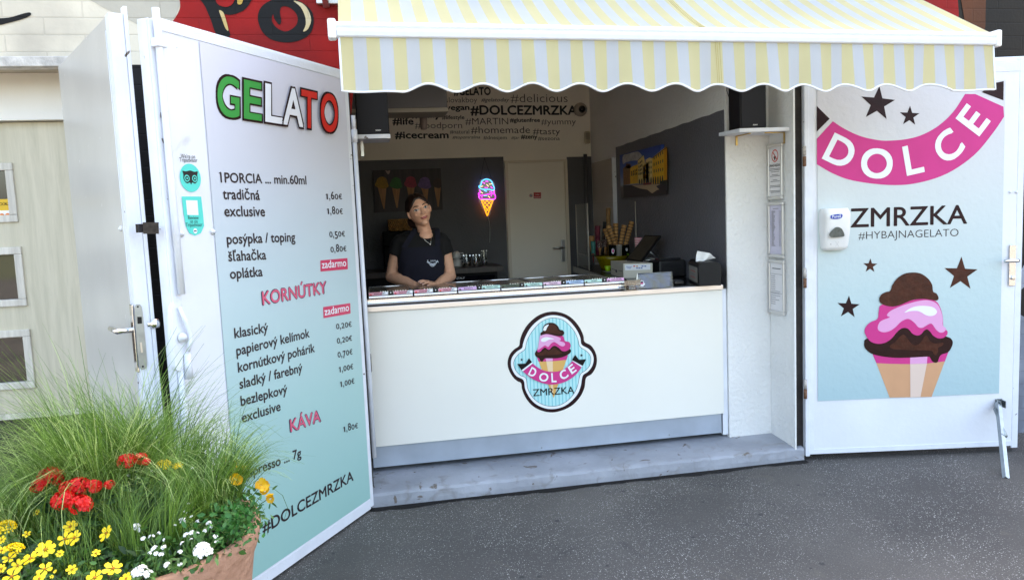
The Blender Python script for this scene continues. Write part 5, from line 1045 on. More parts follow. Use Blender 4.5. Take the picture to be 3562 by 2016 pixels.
A, B, D = onZ(*zoom5(870, 1195), zb), onZ(*zoom5(1292, 1190), zb), onZ(*zoom5(690, 1140), zb); Cc = B+(D-A)
hh = (onY(*zoom5(870, 982), A.y).z-zb)
cdw = thing('cash_drawer', (A+Cc)/2*1.0, 'cream cash drawer with a card payment sticker under the tablet', 'cash drawer')
m_ = MB(); prism(m_, [A, B, Cc, D], hh); dr = m_.build('case', mat('drawer_cream', (205, 200, 186), .4, .03, 5), cdw)
pA = PL(A, (B-A).cross(V((0, 0, 1)))); pD = PL(A, V((0, 0, 1)).cross(D-A).normalized()*1)
if pD.n.dot(CO-A) < 0: pD = PL(A, -pD.n)
m_ = MB(); m_.px(pA, [zoom5(*q) for q in ((885, 1000), (1258, 990), (1258, 1072), (892, 1082))], .001, 0)
m_.ptext(pA, 'Welcome', zoom5(908, 1036), zoom5(988, 1033), .0068, 1, .02, .0016); m_.ptext(pA, 'Vitajte', zoom5(920, 1055), zoom5(978, 1053), .0068, 1, .02, .0016)
for x_, c_ in ((1010, 2), (1050, 3), (1130, 1), (1170, 1)): m_.px(pA, [zoom5(x_, 1014), zoom5(x_+28, 1013), zoom5(x_+28, 1028), zoom5(x_, 1029)], .0016, c_)
for x_ in (1052, 1085, 1118): m_.px(pA, [zoom5(x_, 1040), zoom5(x_+24, 1039), zoom5(x_+24, 1054), zoom5(x_, 1055)], .0016, 1)
m_.build('payment_sticker', [wvinyl, mat('sticker_blue', (70, 100, 170), .5), red_v, mat('sticker_gold', (220, 150, 60), .5)], dr)
m_ = MB()
for q in ([(700, 1055), (752, 1072), (752, 1080), (700, 1063)], [(795, 1078), (850, 1090), (850, 1097), (795, 1085)], [(752, 1075), (765, 1068), (778, 1085), (775, 1110), (762, 1115), (752, 1100)]): m_.px(pD, [zoom5(*p) for p in q], .001, 0)
m_.build('lock_slot', black, dr)
# tablet on its stand
tb = thing('tablet_till', (A.x+.08, 1.05, zb+hh), 'black tablet till tilted on its stand above the cash drawer', 'tablet')
q = [onY(*zoom5(905, 925), 1.14), onY(*zoom5(1112, 962), 1.0), onY(*zoom5(1405, 577), 1.08), onY(*zoom5(1180, 568), 1.22)]
nn = (q[1]-q[0]).cross(q[3]-q[0]).normalized(); 
if nn.dot(CO-q[0]) < 0: nn = -nn
m_ = MB(); m_.slab(q, nn, .014); m_.build('tablet_body', mat('tablet_black', (14, 14, 16), .3), tb)
cq = sum(q, V())/4; m_ = MB(); m_.poly([cq+(p-cq)*.90+nn*.0008 for p in q]); m_.build('screen', mat('tablet_screen', (52, 47, 40), .12), tb)
m_ = MB(); p0 = (q[0]+q[1])/2*.45+(q[2]+q[3])/2*.55-nn*.016; m_.tube([p0, V((p0.x+.10, p0.y+.02, zb+hh+.01)), V((p0.x-.02, p0.y+.02, zb+hh+.006))], .008, 6); m_.build('stand', zinc, tb)
m_ = MB(); m_.tube(smooth([onY(*zoom5(1190, 935), 1.05), onY(*zoom5(1300, 925), 1.05), onY(*zoom5(1420, 905), 1.0), onY(*zoom5(1590, 896), .98)], 4, False), .0035, 6); m_.build('charging_cable', mat('cable_white', (214, 214, 212), .4), tb)
# receipt printer, card terminal
pr0, pr1 = onZ(*zoom5(1372, 1185), zb), onZ(*zoom5(1788, 1165), zb)
pt_ = thing('receipt_printer', ((pr0.x+pr1.x)/2, pr0.y+.1, zb), 'black receipt printer between cash drawer and napkin dispenser', 'printer')
px1 = min(pr1.x, 2.085); hp_ = onY(*zoom5(1500, 935), pr0.y+.02).z-zb
m_ = MB(); m_.box((pr0.x, pr0.y-.02, zb), (px1, pr0.y+.17, zb+hp_), 0, .010); m_.build('body', mat('printer_black', (22, 22, 24), .42), pt_)
m_ = MB(); m_.box((pr0.x+.015, pr0.y-.0225, zb+hp_*.55), (px1-.02, pr0.y-.0202, zb+hp_*.85), 0, .001); m_.box((pr0.x+.02, pr0.y+.01, zb+hp_+.0005), (px1-.02, pr0.y+.11, zb+hp_+.012), 0, .004); m_.build('cover', mat('printer_cover', (34, 34, 37), .3), pt_)
ca = onZ(*zoom5(1610, 1290), zb); m_ = MB(); m_.box((ca.x, ca.y, zb), (ca.x+.06, ca.y+.10, zb+.022), 0, .006); ctm = m_.build('card_terminal', mat('terminal_black', (20, 20, 24), .35), label='small black card terminal lying beside the leaflet stand', cat='card terminal')
m_ = MB()
for i in range(3):
    for j in range(3): m_.box((ca.x+.010+i*.014, ca.y+.012+j*.013, zb+.0222), (ca.x+.020+i*.014, ca.y+.021+j*.013, zb+.0245))
m_.build('keypad', mat('key_grey', (70, 72, 80), .5), ctm)
# napkin dispenser
n0 = onZ(*zoom5(1960, 1300), zb); n1 = onZ(*zoom5(2290, 1300), zb); nl = onZ(*zoom5(1812, 1225), zb)
nh = onY(*zoom5(1960, 965), n0.y).z-zb
du = (n1-n0); dv = (nl-n0); npd = thing('napkin_dispenser', n0+(du+dv)/2, 'black napkin dispenser with a white napkin pulled out of its top', 'napkin dispenser')
def nprof(r=.03):
    L_ = du.length; pts = []
    for a in range(0, 91, 18): pts.append((r-r*math.cos(math.radians(a)), nh-r+r*math.sin(math.radians(a))))
    pts += [(L_-r+r*math.sin(math.radians(a)), nh-r+r*math.cos(math.radians(a))) for a in range(0, 91, 18)]
    return [(.004, 0)]+pts+[(L_-.004, 0)]
e1 = du.normalized(); P_ = [n0+e1*x+V((0, 0, z)) for x, z in nprof()]; n_ = len(P_)
m_ = MB(); m_.add(P_+[p+dv for p in P_], [tuple(range(n_)), tuple(range(n_, 2*n_))[::-1]]+[(i, (i+1) % n_, (i+1) % n_+n_, i+n_) for i in range(n_)]); nb = m_.build('case', mat('dispenser_black', (20, 20, 22), .45, spec=.3), npd)
m_ = MB(); fo = -e1*.0012; pn = PL(n0+fo, -e1.cross(V((0, 0, 1))) if False else V((dv.y, -dv.x, 0)))
if pn.n.dot(-e1) < 0: pn = PL(n0+fo, -pn.n)
hq = [n0+fo+dv*.10+V((0, 0, .012)), n0+fo+dv*.92+V((0, 0, .012)), n0+fo+dv*.92+V((0, 0, nh-.035)), n0+fo+dv*.10+V((0, 0, nh-.035))]
m_.poly(hq, 0)
for k in range(4): m_.poly([hq[0]*(1-a)+hq[1]*a+V((0, 0, z_))-e1*.0008 for a, z_ in ((.2, .02+k*.018), (.8, .02+k*.018), (.8, .026+k*.018), (.25, .027+k*.018))], 1+k % 2)
m_.build('advert_panel', [mat('advert_silver', (190, 188, 180), .2), mat('advert_red', (170, 70, 70), .5), mat('advert_grey', (110, 110, 108), .5)], nb)
tp = n0+du*.4+dv*.4+V((0, 0, nh)); m_ = MB()
g = []
for i in range(9):
    u = i/8
    for j in range(7):
        v = j/6; g.append(tp+V((-.045+.115*u*(.35+.65*v)+.02*v, .02*math.sin(u*6+v*2), -.004+v*.062*(1-.45*u)-.022*max(0, u-.55)*v*2)))
m_.add(g, [(i*7+j, (i+1)*7+j, (i+1)*7+j+1, i*7+j+1) for i in range(8) for j in range(6)], 0, True); m_.build('napkin', mat('napkin_paper', (236, 236, 234), .8), npd)
# leaflet stand
l0, l1 = onZ(*zoom5(1090, 1345), zb), onZ(*zoom5(1592, 1332), zb); lt_, rt_ = onY(*zoom5(1075, 1132), l0.y+.05), onY(*zoom5(1572, 1105), l1.y+.05)
lf = thing('leaflet_stand', (l0+l1)/2, 'clear acrylic leaflet stand, sky reflection tinted in, with a small round emblem on the worktop', 'leaflet stand')
blu = glass('sky_tinted_acrylic', (.62, .68, .80), .08, .30); ln = (l1-l0).cross(lt_-l0).normalized()  # blue of the reflected sky is put into the acrylic's tint
m_ = MB(); m_.slab([l0, l1, rt_, lt_], ln if ln.dot(CO-l0) > 0 else -ln, .003); bk_ = V((0, .06, 0)); m_.slab([l0+bk_, l1+bk_, rt_+V((0, .012, 0)), lt_+V((0, .012, 0))], (0, -1, 0), .003); m_.tube([lt_, rt_], .003, 6, 1); m_.build('panel', [blu, glass('acrylic_edge', (.75, .8, .85), .1, .35)], lf)
pe = PL(l0, ln if ln.dot(CO-l0) > 0 else -ln, (lt_-l0)); m_ = MB(); c_ = zoom5(1135, 1268)
m_.px(pe, smooth([(c_[0]+x, c_[1]+y) for x, y in ((0, -10), (6, -7), (7, -2), (11, 1), (10, 6), (7, 7), (5, 11), (0, 12), (-5, 11), (-7, 7), (-10, 6), (-11, 1), (-7, -2), (-6, -7))], 3), .001, 0); m_.px(pe, [(c_[0]+x, c_[1]+y) for x, y in ((-5, -2), (5, -2), (3, 3), (-3, 3))], .0016, 1); m_.px(pe, [(c_[0]+x, c_[1]+y) for x, y in ((-3, -7), (3, -7), (5, -2.4), (-5, -2.4))], .0016, 2); m_.build('emblem', [wvinyl, pink, maroon], lf)
y0 = onZ(*zoom5(880, 1375), zb); m_ = MB()
for a in (.0, .012, .024): m_.box((y0.x+.005, y0.y+.01, zb+a), (l0.x-.006, y0.y+.11, zb+a+.004))
m_.box((y0.x+.005, y0.y+.01, zb+.0285), (l0.x-.006, y0.y+.012, zb+.055)); m_.build('clear_tray', glass('smoked_acrylic', (.6, .6, .56), .06, .25), label='smoked clear tray beside the vitrine end at the leaflet stand', cat='tray')

# acrylic cone display
A = onZ(2010, 926, zb); B = onZ(2050, 940, zb); wx = 2.085-B.x
ad = thing('cone_display', (B.x+.1, (A.y+B.y)/2, zb), 'tall clear acrylic display case holding coloured cones', 'display case')
zt1 = onY(2004.5, 714, A.y).z; zt2 = onY(2045, 703, B.y).z; zt_ = (zt1+zt2)/2
ed = mat('acrylic_bright_edge', (176, 170, 160), .25, spec=.8)
C3 = B+V((wx, 0, 0)); D4 = A+V((2.085-A.x, 0, 0)); top = V((0, 0, zt_-zb))
m_ = MB()
for p, r in ((A, .0042), (B, .0055), (C3, .0045), (D4, .004)): m_.tube([p, p+top], r, 6)
m_.build('edge', ed, ad)
m_ = MB(); m_.quad(A, B, B+top, A+top); m_.quad(B, C3, C3+top, B+top); m_.quad(A+top, B+top, C3+top, D4+top); m_.build('pane', glass('display_pane', (.97, .97, .97), .02, .025), ad)
zs2 = onY(*zoom4(200, 1192), (A.y+B.y)/2).z; hs = V((0, 0, zs2-zb)); m_ = MB(); m_.slab([A+hs, B+hs, C3+hs, D4+hs], (0, 0, 1), .004); m_.build('shelf', glass('display_shelf', (.85, .85, .83), .1, .3), ad)
wafer = wood_mat('wafer', (196, 150, 92), (150, 104, 58), 4, .7); ring_d = mat('chocolate_ring', (30, 18, 13), .6)
YD = (A.y+B.y)/2
def P4(x, y, Y): return onY(*zoom4(x, y), Y)
def cone(top_, tip_, r_, m_name, label, grp, Y, coat=None, cover=.5):
    p0, p1 = P4(*top_, Y), P4(*tip_, Y); ax = p1-p0; L_ = ax.length; t = thing('ice_cream_cone', p1, label, 'ice cream cone', grp)
    m_ = MB(); m_.lathe([(r_*.86, .004), (r_, 0), (r_*.95, L_*.12), (r_*.62, L_*.55), (r_*.12, L_*.98), (0, L_)], p0, 16, 0, ax); m_.build('wafer_cone', m_name, t)
    if coat:
        m_ = MB(); m_.lathe([(r_*.7, -.002), (r_*1.12, -.003), (r_*1.14, L_*.06), (r_*(1.14-.45*cover), L_*cover)], p0, 16, 0, ax)
        if coat[1]:
            random.seed(5); zz_ = ax.normalized(); xx_ = zz_.orthogonal().normalized(); yy_ = zz_.cross(xx_)
            for k in range(90):
                a = random.uniform(0, 6.28); f = random.uniform(0, cover*.95); rr = r_*(1.14-.45*f)
                m_.ball(p0+ax*f+(xx_*math.cos(a)+yy_*math.sin(a))*rr, .0022, 1 if random.random() < .6 else 2, 5)
        m_.build('coating', coat[0], t)
red_c = mat('beet_cone', (112, 22, 48), .6, .2, 80); blk_c = mat('charcoal_cone', (30, 26, 25), .6, .2, 60); teal_c = mat('teal_coating', (48, 120, 112), .5, .2, 60); cs = [mat('sprinkle_brown', (84, 50, 38), .5), mat('sprinkle_white', (222, 206, 196), .5), mat('sprinkle_dark', (50, 30, 26), .5)]
G_ = 'decorated cones in the acrylic display'
cone((262, 972), (272, 1190), .027, wafer, 'large plain waffle cone leftmost in the acrylic display', G_, YD+.02); cone((288, 1040), (292, 1300), .017, mat('red_cone_tip', (150, 60, 52), .6), 'teal coated cone with a red tip in the acrylic display', G_, YD-.06, ([teal_c], False), .55)
cone((372, 1032), (370, 1215), .018, wafer, 'cone with white sprinkles in front of the dark red stack', G_, YD-.07, (cs, True), .45); cone((435, 1020), (436, 1190), .014, wafer, 'slim cone with dark sprinkles right of the white sprinkled cone', G_, YD-.06, (cs, True), .5)
def stack(a, b, r_, mm, label, grp, Y, rings=0, rm=None, cat='cone stack', dY=0.):
    p0, p1 = P4(*a, Y+dY), P4(*b, Y); ax = p1-p0; L_ = ax.length; m_ = MB(); n_ = max(2, rings)
    pr_ = []
    for k in range(n_):
        f0, f1 = k/n_, (k+1)/n_; w_ = 1-.18*f0
        pr_ += [(r_*w_*1.06, L_*f0), (r_*w_*1.04, L_*(f0+.25/n_)), (r_*w_*.92, L_*(f1-.02/n_))]
    m_.lathe([(0, .006), (r_*.8, .004)]+pr_+[(0, L_)], p0, 14, 0, ax)
    if rm:
        for k in range(1, n_): f = k/n_; m_.lathe([(r_*(1-.18*f)*.90, L_*(f-.10/n_)), (r_*(1-.18*f)*1.10, L_*(f-.10/n_)), (r_*(1-.18*f)*1.12, L_*(f+.10/n_)), (r_*(1-.18*f)*.9, L_*(f+.13/n_))], p0, 14, 1, ax)
    m_.build('cone_stack', [mm]+([rm] if rm else []), label=label, cat=cat, group=grp)
GS = 'stacks of nested cones on the side counter'
stack((341, 848), (345, 1190), .0205, red_c, 'dark red stack of nested cones in the acrylic display', GS, YD, 5); stack((428, 800), (400, 1190), .014, blk_c, 'thin black stack of nested cones in the acrylic display', GS, YD+.03, 6); stack((472, 632), (470, 1190), .019, mat('nutty_cone', (150, 112, 62), .7, .5, 90), 'tallest brown nutty stack of cones in the display', GS, YD+.05, 4)
YB = YD-.30
for a, b, txt in (((432, 884), (512, 1100), 'leftmost wafer cup stack leaning left, partly hidden behind its neighbour'), ((470, 846), (570, 1100), 'wafer cup stack leaning left out of the black tin'), ((560, 820), (565, 1110), 'upright wafer cup stack at the middle back of the tins'), ((664, 842), (610, 1110), 'wafer cup stack standing in the shiny metal tin'), ((755, 800), (672, 1110), 'tall wafer cup stack leaning furthest right')):
    stack(a, b, .0195, wafer, txt, GS, YB+(.05 if 'upright' in txt or 'leftmost' in txt else 0), 9 if 'tall' in txt else 7, ring_d, 'wafer stack')
def tin(xa, xb, ytop, ybot, mm, label, Y, logo_=0):
    a, b, c = P4(xa, ytop, Y), P4(xb, ytop, Y), P4((xa+xb)/2, ybot, Y); r_ = (b.x-a.x)/2; x_ = (a.x+b.x)/2; h_ = a.z-c.z
    t = thing('cone_tin', (x_, Y, c.z-.01), label, 'tin', 'tins holding wafer stacks')
    m_ = MB(); m_.lathe([(0, -.02), (r_, -.02), (r_, h_-.003), (r_*1.04, h_-.002), (r_*1.04, h_), (r_*.95, h_), (r_*.95, h_*.5), (0, h_*.5)], (x_, Y, c.z), 24); m_.build('can', mm, t)
    if logo_:
        m_ = MB(); rr = r_+.0012
        def cyl(a_, z_): return V((x_+rr*math.sin(a_), Y-rr*math.cos(a_), c.z+z_))
        if logo_ == 1:
            m_.poly([cyl(-.25+.36*math.cos(k*.45), h_*.5+.021*math.sin(k*.45)) for k in range(14)], 0); m_.poly([cyl(-.25+.24*math.cos(k*.45), h_*.5+.013*math.sin(k*.45))+V((0, -.0008, 0)) for k in range(14)], 1)
        else:
            for k in range(5): m_.poly([cyl(-.1+.18*math.cos(k*1.26)+.1*math.cos(j*.9), h_*.62+.008*math.sin(k*1.26)+.006*math.sin(j*.9)) for j in range(7)], 0)
            m_.tube([cyl(.25+.2*math.cos(k*.5), h_*.2+.008*math.sin(k*.5)) for k in range(13)], .002, 5, 2)
        m_.build('tin_decoration', [wvinyl, pink, mat('lime', (130, 190, 30), .5)], t)
tin(480, 566, 1082, 1225, mat('glossy_black_tin', (14, 14, 15), .2), 'black tin with a small round pink emblem', YB, 1); tin(568, 636, 1080, 1225, mat('shiny_tin', (.85, .84, .8), .18, metal=.6), 'shiny bare metal tin between two black tins', YB-.02); tin(640, 722, 1082, 1225, bpy.data.materials['glossy_black_tin'], 'black tin with a white flower pattern', YB, 2)
bw0, bw1 = P4(318, 1216, YB-.02), P4(700, 1216, YB-.02); bb = P4(500, 1400, YB-.02); x_ = (bw0.x+bw1.x)/2; r_ = (bw1.x-bw0.x)/2
r_ = min(r_, 2.09-x_)
m_ = MB(); hb2 = bw0.z-zb; m_.lathe([(0, .001), (r_*.62, .001), (r_*.7, hb2*.25), (r_*.9, hb2*.75), (r_*1.0, hb2), (r_*.95, hb2-.002), (r_*.84, hb2*.75), (r_*.6, hb2*.3), (0, hb2*.25)], (x_, YB-.02, zb), 32)
bm_ = mat('yellow_cut_glass', (116, 104, 10), .14, .25, 60, .6, 60); m_.build('yellow_glass_bowl', bm_, label='yellow green cut glass bowl in front of the cone display', cat='bowl')
lc = P4(466, 1398, YB-.20); m_ = MB(); m_.lathe([(0, 0), (.017, 0), (.017, .02), (.026, .045), (.024, .045), (.015, .02), (0, .02)], (lc.x, lc.y, zb+.001), 18); m_.build('lime_cup', mat('lime_plastic', (150, 196, 30), .4), label='small lime green cup beside the cash drawer', cat='cup')
m_ = MB(); m_.lathe([(0, 0), (.03, 0), (.055, .008), (.056, .011), (.03, .004), (0, .004)], (lc.x+.005, lc.y-.06, zb+.001), 20); m_.build('small_saucer', mat('saucer_china', (170, 172, 170), .25), label='pale patterned saucer lying below the lime cup', cat='saucer')
sa, sb = P4(790, 996, 1.35), P4(878, 996, 1.35); sx = (sa.x+sb.x)/2; sr_ = (sb.x-sa.x)/2; sh_ = sa.z-zb
st_ = mat('pink_striped_paper', (226, 150, 168), .6); N, L = nodes(st_); g_ = N.new('ShaderNodeNewGeometry'); sp = N.new('ShaderNodeSeparateXYZ'); L.new(g_.outputs['Position'], sp.inputs[0]); dv_ = N.new('ShaderNodeMath'); dv_.operation = 'DIVIDE'; dv_.inputs[1].default_value = .0125; L.new(sp.outputs[2], dv_.inputs[0]); fr = N.new('ShaderNodeMath'); fr.operation = 'FRACT'; L.new(dv_.outputs[0], fr.inputs[0]); lt = N.new('ShaderNodeMath'); lt.operation = 'LESS_THAN'; lt.inputs[1].default_value = .5; L.new(fr.outputs[0], lt.inputs[0]); mx = N.new('ShaderNodeMix'); mx.data_type = 'RGBA'; mx.inputs[6].default_value = (*lin((230, 214, 214)), 1); mx.inputs[7].default_value = (*lin((196, 70, 104)), 1); L.new(lt.outputs[0], mx.inputs[0]); L.new(mx.outputs[2], N['Principled BSDF'].inputs['Base Color'])
m_ = MB(); m_.lathe([(0, 0), (sr_*.72, 0), (sr_, sh_), (sr_*.94, sh_), (sr_*.7, .01), (0, .01)], (sx, 1.35, zb), 24); m_.build('paper_cup', st_, label='pink and white striped paper cup stack behind the tablet', cat='paper cup')
# ------------------------------------------------------------------ the woman behind the counter
def px1(x, y, Y): return onY(1330+x*.28169, 620+y*.28169, Y)
skin = mat('skin', (232, 176, 146), .48, .06, 60)
pn = thing('person', (.39, 1.06, .1), 'woman in a black T-shirt and navy apron, hands folded on the counter', 'person')
HC = px1(448, 372, 1.0)-V((0, 0, .015))                                   # head centre
tilt = math.radians(17); yawh = math.radians(10); pit = math.radians(3)
Rz = Matrix.Rotation(yawh, 3, 'Z'); Ry = Matrix.Rotation(-tilt, 3, 'Y'); RH = Ry @ Rz @ Matrix.Rotation(pit, 3, 'X')
def hd(x, y, z): return HC+RH @ V((x, y, z))              # head space: +x her left (viewer right), -y forward, +z up
def lerp(a, b, t): return a+(b-a)*t
bm_ = MB()
def headshape(n=44, h=30):
    vs = []; fs = []
    for i in range(h+1):
        t = math.pi*i/h
        for k in range(n):
            a = 2*math.pi*k/n; x, y, z = math.sin(t)*math.cos(a), math.sin(t)*math.sin(a), math.cos(t)
            X, Y, Z = x*.069, y*.090, z*.105
            if Z < -.015:                                  # jaw narrows to the chin, the back of the skull rises
                f = min(1, (-.015-Z)/.09); X *= 1-.36*f*f; 
                if Y > 0: Y *= 1-.62*f; Z += .030*f*(Y/.09)
                else: Y *= 1-.10*f
            if Y < -.03:
                ff = min(1, (-Y-.03)/.05); Y += .012*ff*min(1, abs(X)/.06)*0
                Y = max(Y, -.083-.0*Z)                       # flatter face
                if .005 < Z < .03: Y += .006*ff*math.exp(-((abs(X)-.031)/.016)**2)   # eye sockets
                if -.012 > Z > -.05: Y -= .004*ff*math.exp(-((Z+.030)/.02)**2)*max(0, 1-abs(X)/.035)
            vs.append(hd(X, Y, Z))
    for i in range(h):
        for k in range(n): fs.append((i*n+k, (i+1)*n+k, (i+1)*n+(k+1) % n, i*n+(k+1) % n))
    return vs, fs
bm_.add(*headshape())
def cap(mb, a, b, r0, r1, n=12, seg=8):
    a, b = V(a), V(b); pts = [a+(b-a)*(k/seg) for k in range(seg+1)]; rs = [lerp(r0, r1, k/seg) for k in range(seg+1)]
    mb.tube(pts, rs, n); mb.ball(a, r0, 0, n); mb.ball(b, r1, 0, n)
# nose, lips, chin, ears
bm_.tube([hd(0, -.080, .022), hd(0, -.088, .004), hd(0, -.099, -.014), hd(0, -.094, -.021)], [.0065, .008, .0105, .008], 10); bm_.ball(hd(0, -.096, -.015), .0115, 0, 12)
for s in (-1, 1):
    bm_.ball(hd(s*.0095, -.088, -.018), (.0075, .009, .0065), 0, 10)
    bm_.ball(hd(s*.071, -.002, -.004), (.009, .017, .028), 0, 12, RH @ Matrix.Rotation(s*.35, 3, 'Z'))
    bm_.ball(hd(s*.030, -.057, -.012), (.026, .019, .024), 0, 14)
bm_.ball(hd(0, -.0835, -.0405), (.022, .008, .0055), 0, 14, RH); bm_.ball(hd(0, -.0825, -.0485), (.019, .009, .0065), 0, 14, RH)
bm_.ball(hd(0, -.055, -.078), (.024, .018, .018), 0, 14, RH)
NB = px1(533, 690, 1.045); 
bm_.tube([hd(0, .018, -.05), lerp(hd(0, .018, -.06), NB, .5), NB, NB+V((-.01, .01, -.05))], [.047, .043, .046, .06], 20)
# torso under the clothes, legs
def torso(f):                                              # f 0 = shoulder line, 1 = hips
    keys = [(0, .112, .056, 1.366), (.08, .150, .078, 1.33), (.22, .152, .092, 1.27), (.42, .148, .102, 1.18), (.62, .128, .084, 1.06), (.82, .150, .095, .93), (1, .175, .110, .80)]
    for (f0, a0, b0, z0), (f1, a1, b1, z1) in zip(keys, keys[1:]):
        if f <= f1: t = (f-f0)/(f1-f0); return lerp(a0, a1, t), lerp(b0, b1, t), lerp(z0, z1, t)
    return keys[-1][1:]
TX = .378; TY = 1.055
def tor(mb, g=0., n=28, f0=0., f1=1., steps=22, m=0):
    rows = []
    for i in range(steps+1):
        f = f0+(f1-f0)*i/steps; a, b, z = torso(f); e = .8
        rows.append([V((TX+(a+g)*math.copysign(abs(math.cos(t))**e, math.cos(t)), TY+(b+g)*math.copysign(abs(math.sin(t))**e, math.sin(t)), z+(g if i == 0 else 0))) for t in [2*math.pi*k/n for k in range(n)]])
    vs = [p for r in rows for p in r]
    mb.add(vs, [(i*n+k, i*n+(k+1) % n, (i+1)*n+(k+1) % n, (i+1)*n+k) for i in range(steps) for k in range(n)]+[tuple(range(n)), tuple(steps*n+k for k in range(n))[::-1]], m, True)
tor(bm_, -.006)
bm_.ball((NB.x-.004, NB.y-.024, 1.352), (.054, .046, .040), 0, 20)
for s in (-1, 1): cap(bm_, (TX+s*.085, TY, .80), (TX+s*.09, TY+.01, .45), .082, .056); cap(bm_, (TX+s*.09, TY+.01, .45), (TX+s*.09, TY+.03, .16), .05, .038); cap(bm_, (TX+s*.09, TY+.03, .13), (TX+s*.10, TY-.10, .125), .028, .024)
# arms: shoulder, elbow, wrist
arms = {}
for s, S_, E_, W_ in ((-1, V((TX-.128, TY+.005, 1.318)), px1(112, 1215, 1.075), px1(405, 1322, .90)), (1, V((TX+.142, TY+.005, 1.318)), px1(838, 1205, 1.075), px1(672, 1312, .915))):
    arms[s] = (S_, E_, W_)
    pts = [lerp(S_, E_, k/8) for k in range(9)]; bm_.tube(pts, [.045, .046, .046, .045, .0435, .042, .040, .039, .038], 16); bm_.ball(S_, .045, 0, 16); bm_.ball(E_, .0385, 0, 16)
    pts = [lerp(E_, W_, k/8)+V((0, 0, .004*math.sin(k/8*math.pi))) for k in range(9)]; bm_.tube(pts, [.037, .0395, .0395, .037, .034, .031, .028, .0255, .024], 16); bm_.ball(W_, .024, 0, 12)
# hands: her right hand (viewer's left) lies under, the other one over it
def finger(root, d0, lens, r, curl, nrm):
    p = V(root); d = V(d0).normalized(); pts = [p.copy()]
    for L_ in lens: pts.append(pts[-1]+d*L_); d = (d-V(nrm)*curl).normalized()
    bm_.tube(pts, [r, r*.97, r*.9, r*.75][:len(pts)], 8)
    for q_, k in zip(pts, (1, .99, .92, .78)): bm_.ball(q_, r*k, 0, 8)
    return pts[-1], d
nails = []
def hand(W_, K_, nrm, side, order, curl, thumbdir):
    """W wrist, K middle knuckle, nrm = back of the hand"""
    W_, K_ = V(W_), V(K_); ax = (K_-W_).normalized(); nrm = V(nrm).normalized(); sd = ax.cross(nrm).normalized()*side; nrm = sd.cross(ax).normalized()*side
    if nrm.z < 0: nrm = -nrm
    L_ = (K_-W_).length
    for k, (o, r) in enumerate(((-.026, .0125), (-.009, .0135), (.009, .0135), (.026, .0125))): cap(bm_, W_+sd*o*.5, W_+ax*(L_-abs(o)*.25)+sd*o, .014, r*.92, 10, 5)
    for k, o in enumerate((-.029, -.0098, .0098, .029)):
        ln = (.031, .022, .018) if k in (1, 2) else ((.028, .020, .017) if k == 0 else (.023, .016, .015))
        rt_ = W_+ax*(L_-abs(o)*.22)+sd*o; tipp, d = finger(rt_, ax+sd*o*3.0, ln, .0082 if k else .0086, curl+.03*k, nrm)
        nails.append((tipp, d, nrm))
    finger(W_+ax*.022-sd*.026+nrm*-.004, ax*.7-sd*.75+V(thumbdir), (.032, .026, .021), .0095, .10, nrm)
Wr, Wl = arms[-1][2], arms[1][2]
hand(Wr, px1(530, 1345, .865), (0, -.35, 1), 1, 0, .16, (0, 0, 0))
hand(Wl, px1(575, 1288, .86), (-.1, -.5, 1), -1, 0, .30, (0, 0, -.2))
def remesh(mb, name, vox, mats, parent, smooth_it=4, label=None):
    ob = mb.build(name, mats, None, loc=(0, 0, 0)); 
    r = ob.modifiers.new('r', 'REMESH'); r.mode = 'VOXEL'; r.voxel_size = vox; r.use_smooth_shade = True
    if smooth_it: s = ob.modifiers.new('s', 'SMOOTH'); s.iterations = smooth_it; s.factor = .5
    bpy.context.view_layer.update(); me = bpy.data.meshes.new_from_object(ob.evaluated_get(bpy.context.evaluated_depsgraph_get()))
    ob.modifiers.clear(); old = ob.data; ob.data = me; bpy.data.meshes.remove(old); me.name = name
    root = V((0, 0, 0)); p = parent
    while p is not None: root += p.location; p = p.parent
    me.transform(Matrix.Translation(-root)); ob.parent = parent; ob.location = (0, 0, 0)
    me.materials.clear()
    for mm in mats: me.materials.append(mm)
    return ob
lipm = mat('lips', (170, 84, 80), .4); browm = mat('eyebrow', (58, 36, 28), .8); eyew = mat('eye_white', (206, 200, 194), .3); iris = mat('iris', (50, 62, 72), .2); lash = mat('lash_line', (36, 24, 22), .7); nailm = mat('nail', (228, 186, 178), .25)
body = remesh(bm_, 'body', .0034, [skin, lipm, browm, eyew, iris, lash, nailm], pn, 3)
me = body.data; RI = RH.transposed(); org = pn.location
idx = [0]*len(me.polygons)
for p in me.polygons:
    c = p.center+org
    if (c-HC).length > .13:
        if c.z < 1.10 and c.y < .90:
            for tp_, d_, nr_ in nails[4:]:
                q_ = c-tp_
                if q_.length < .0085 and q_.dot(nr_) > .001 and q_.dot(d_) > -.003: idx[p.index] = 6
        continue
    q_ = RI @ (c-HC); X, Y, Z = q_
    if Y > -.05: continue
    ax_ = abs(X)
    # lips: bow shape, slight smile
    zc = -.0445+.14*max(0, ax_-.012)
    if ax_ < .0245 and Y < -.066 and abs(Z-zc) < .0072*(1-(ax_/.0265)**2)**.5: idx[p.index] = 1
    # brows
    # eyes
    ex, ez = ax_-.0315, Z-.0115
    if abs(ex) < .0155:
        hh = .0068*(1-(ex/.0158)**2)
        if -hh*.85 < ez < hh:
            idx[p.index] = 3
            gx = X-math.copysign(.0315, X)+.001
            if gx*gx+(ez-.0006)**2 < .0058**2: idx[p.index] = 4
        elif hh <= ez < hh+.0030: idx[p.index] = 5
me.polygons.foreach_set('material_index', idx); me.polygons.foreach_set('use_smooth', [True]*len(me.polygons)); me.update()
bw_ = MB()
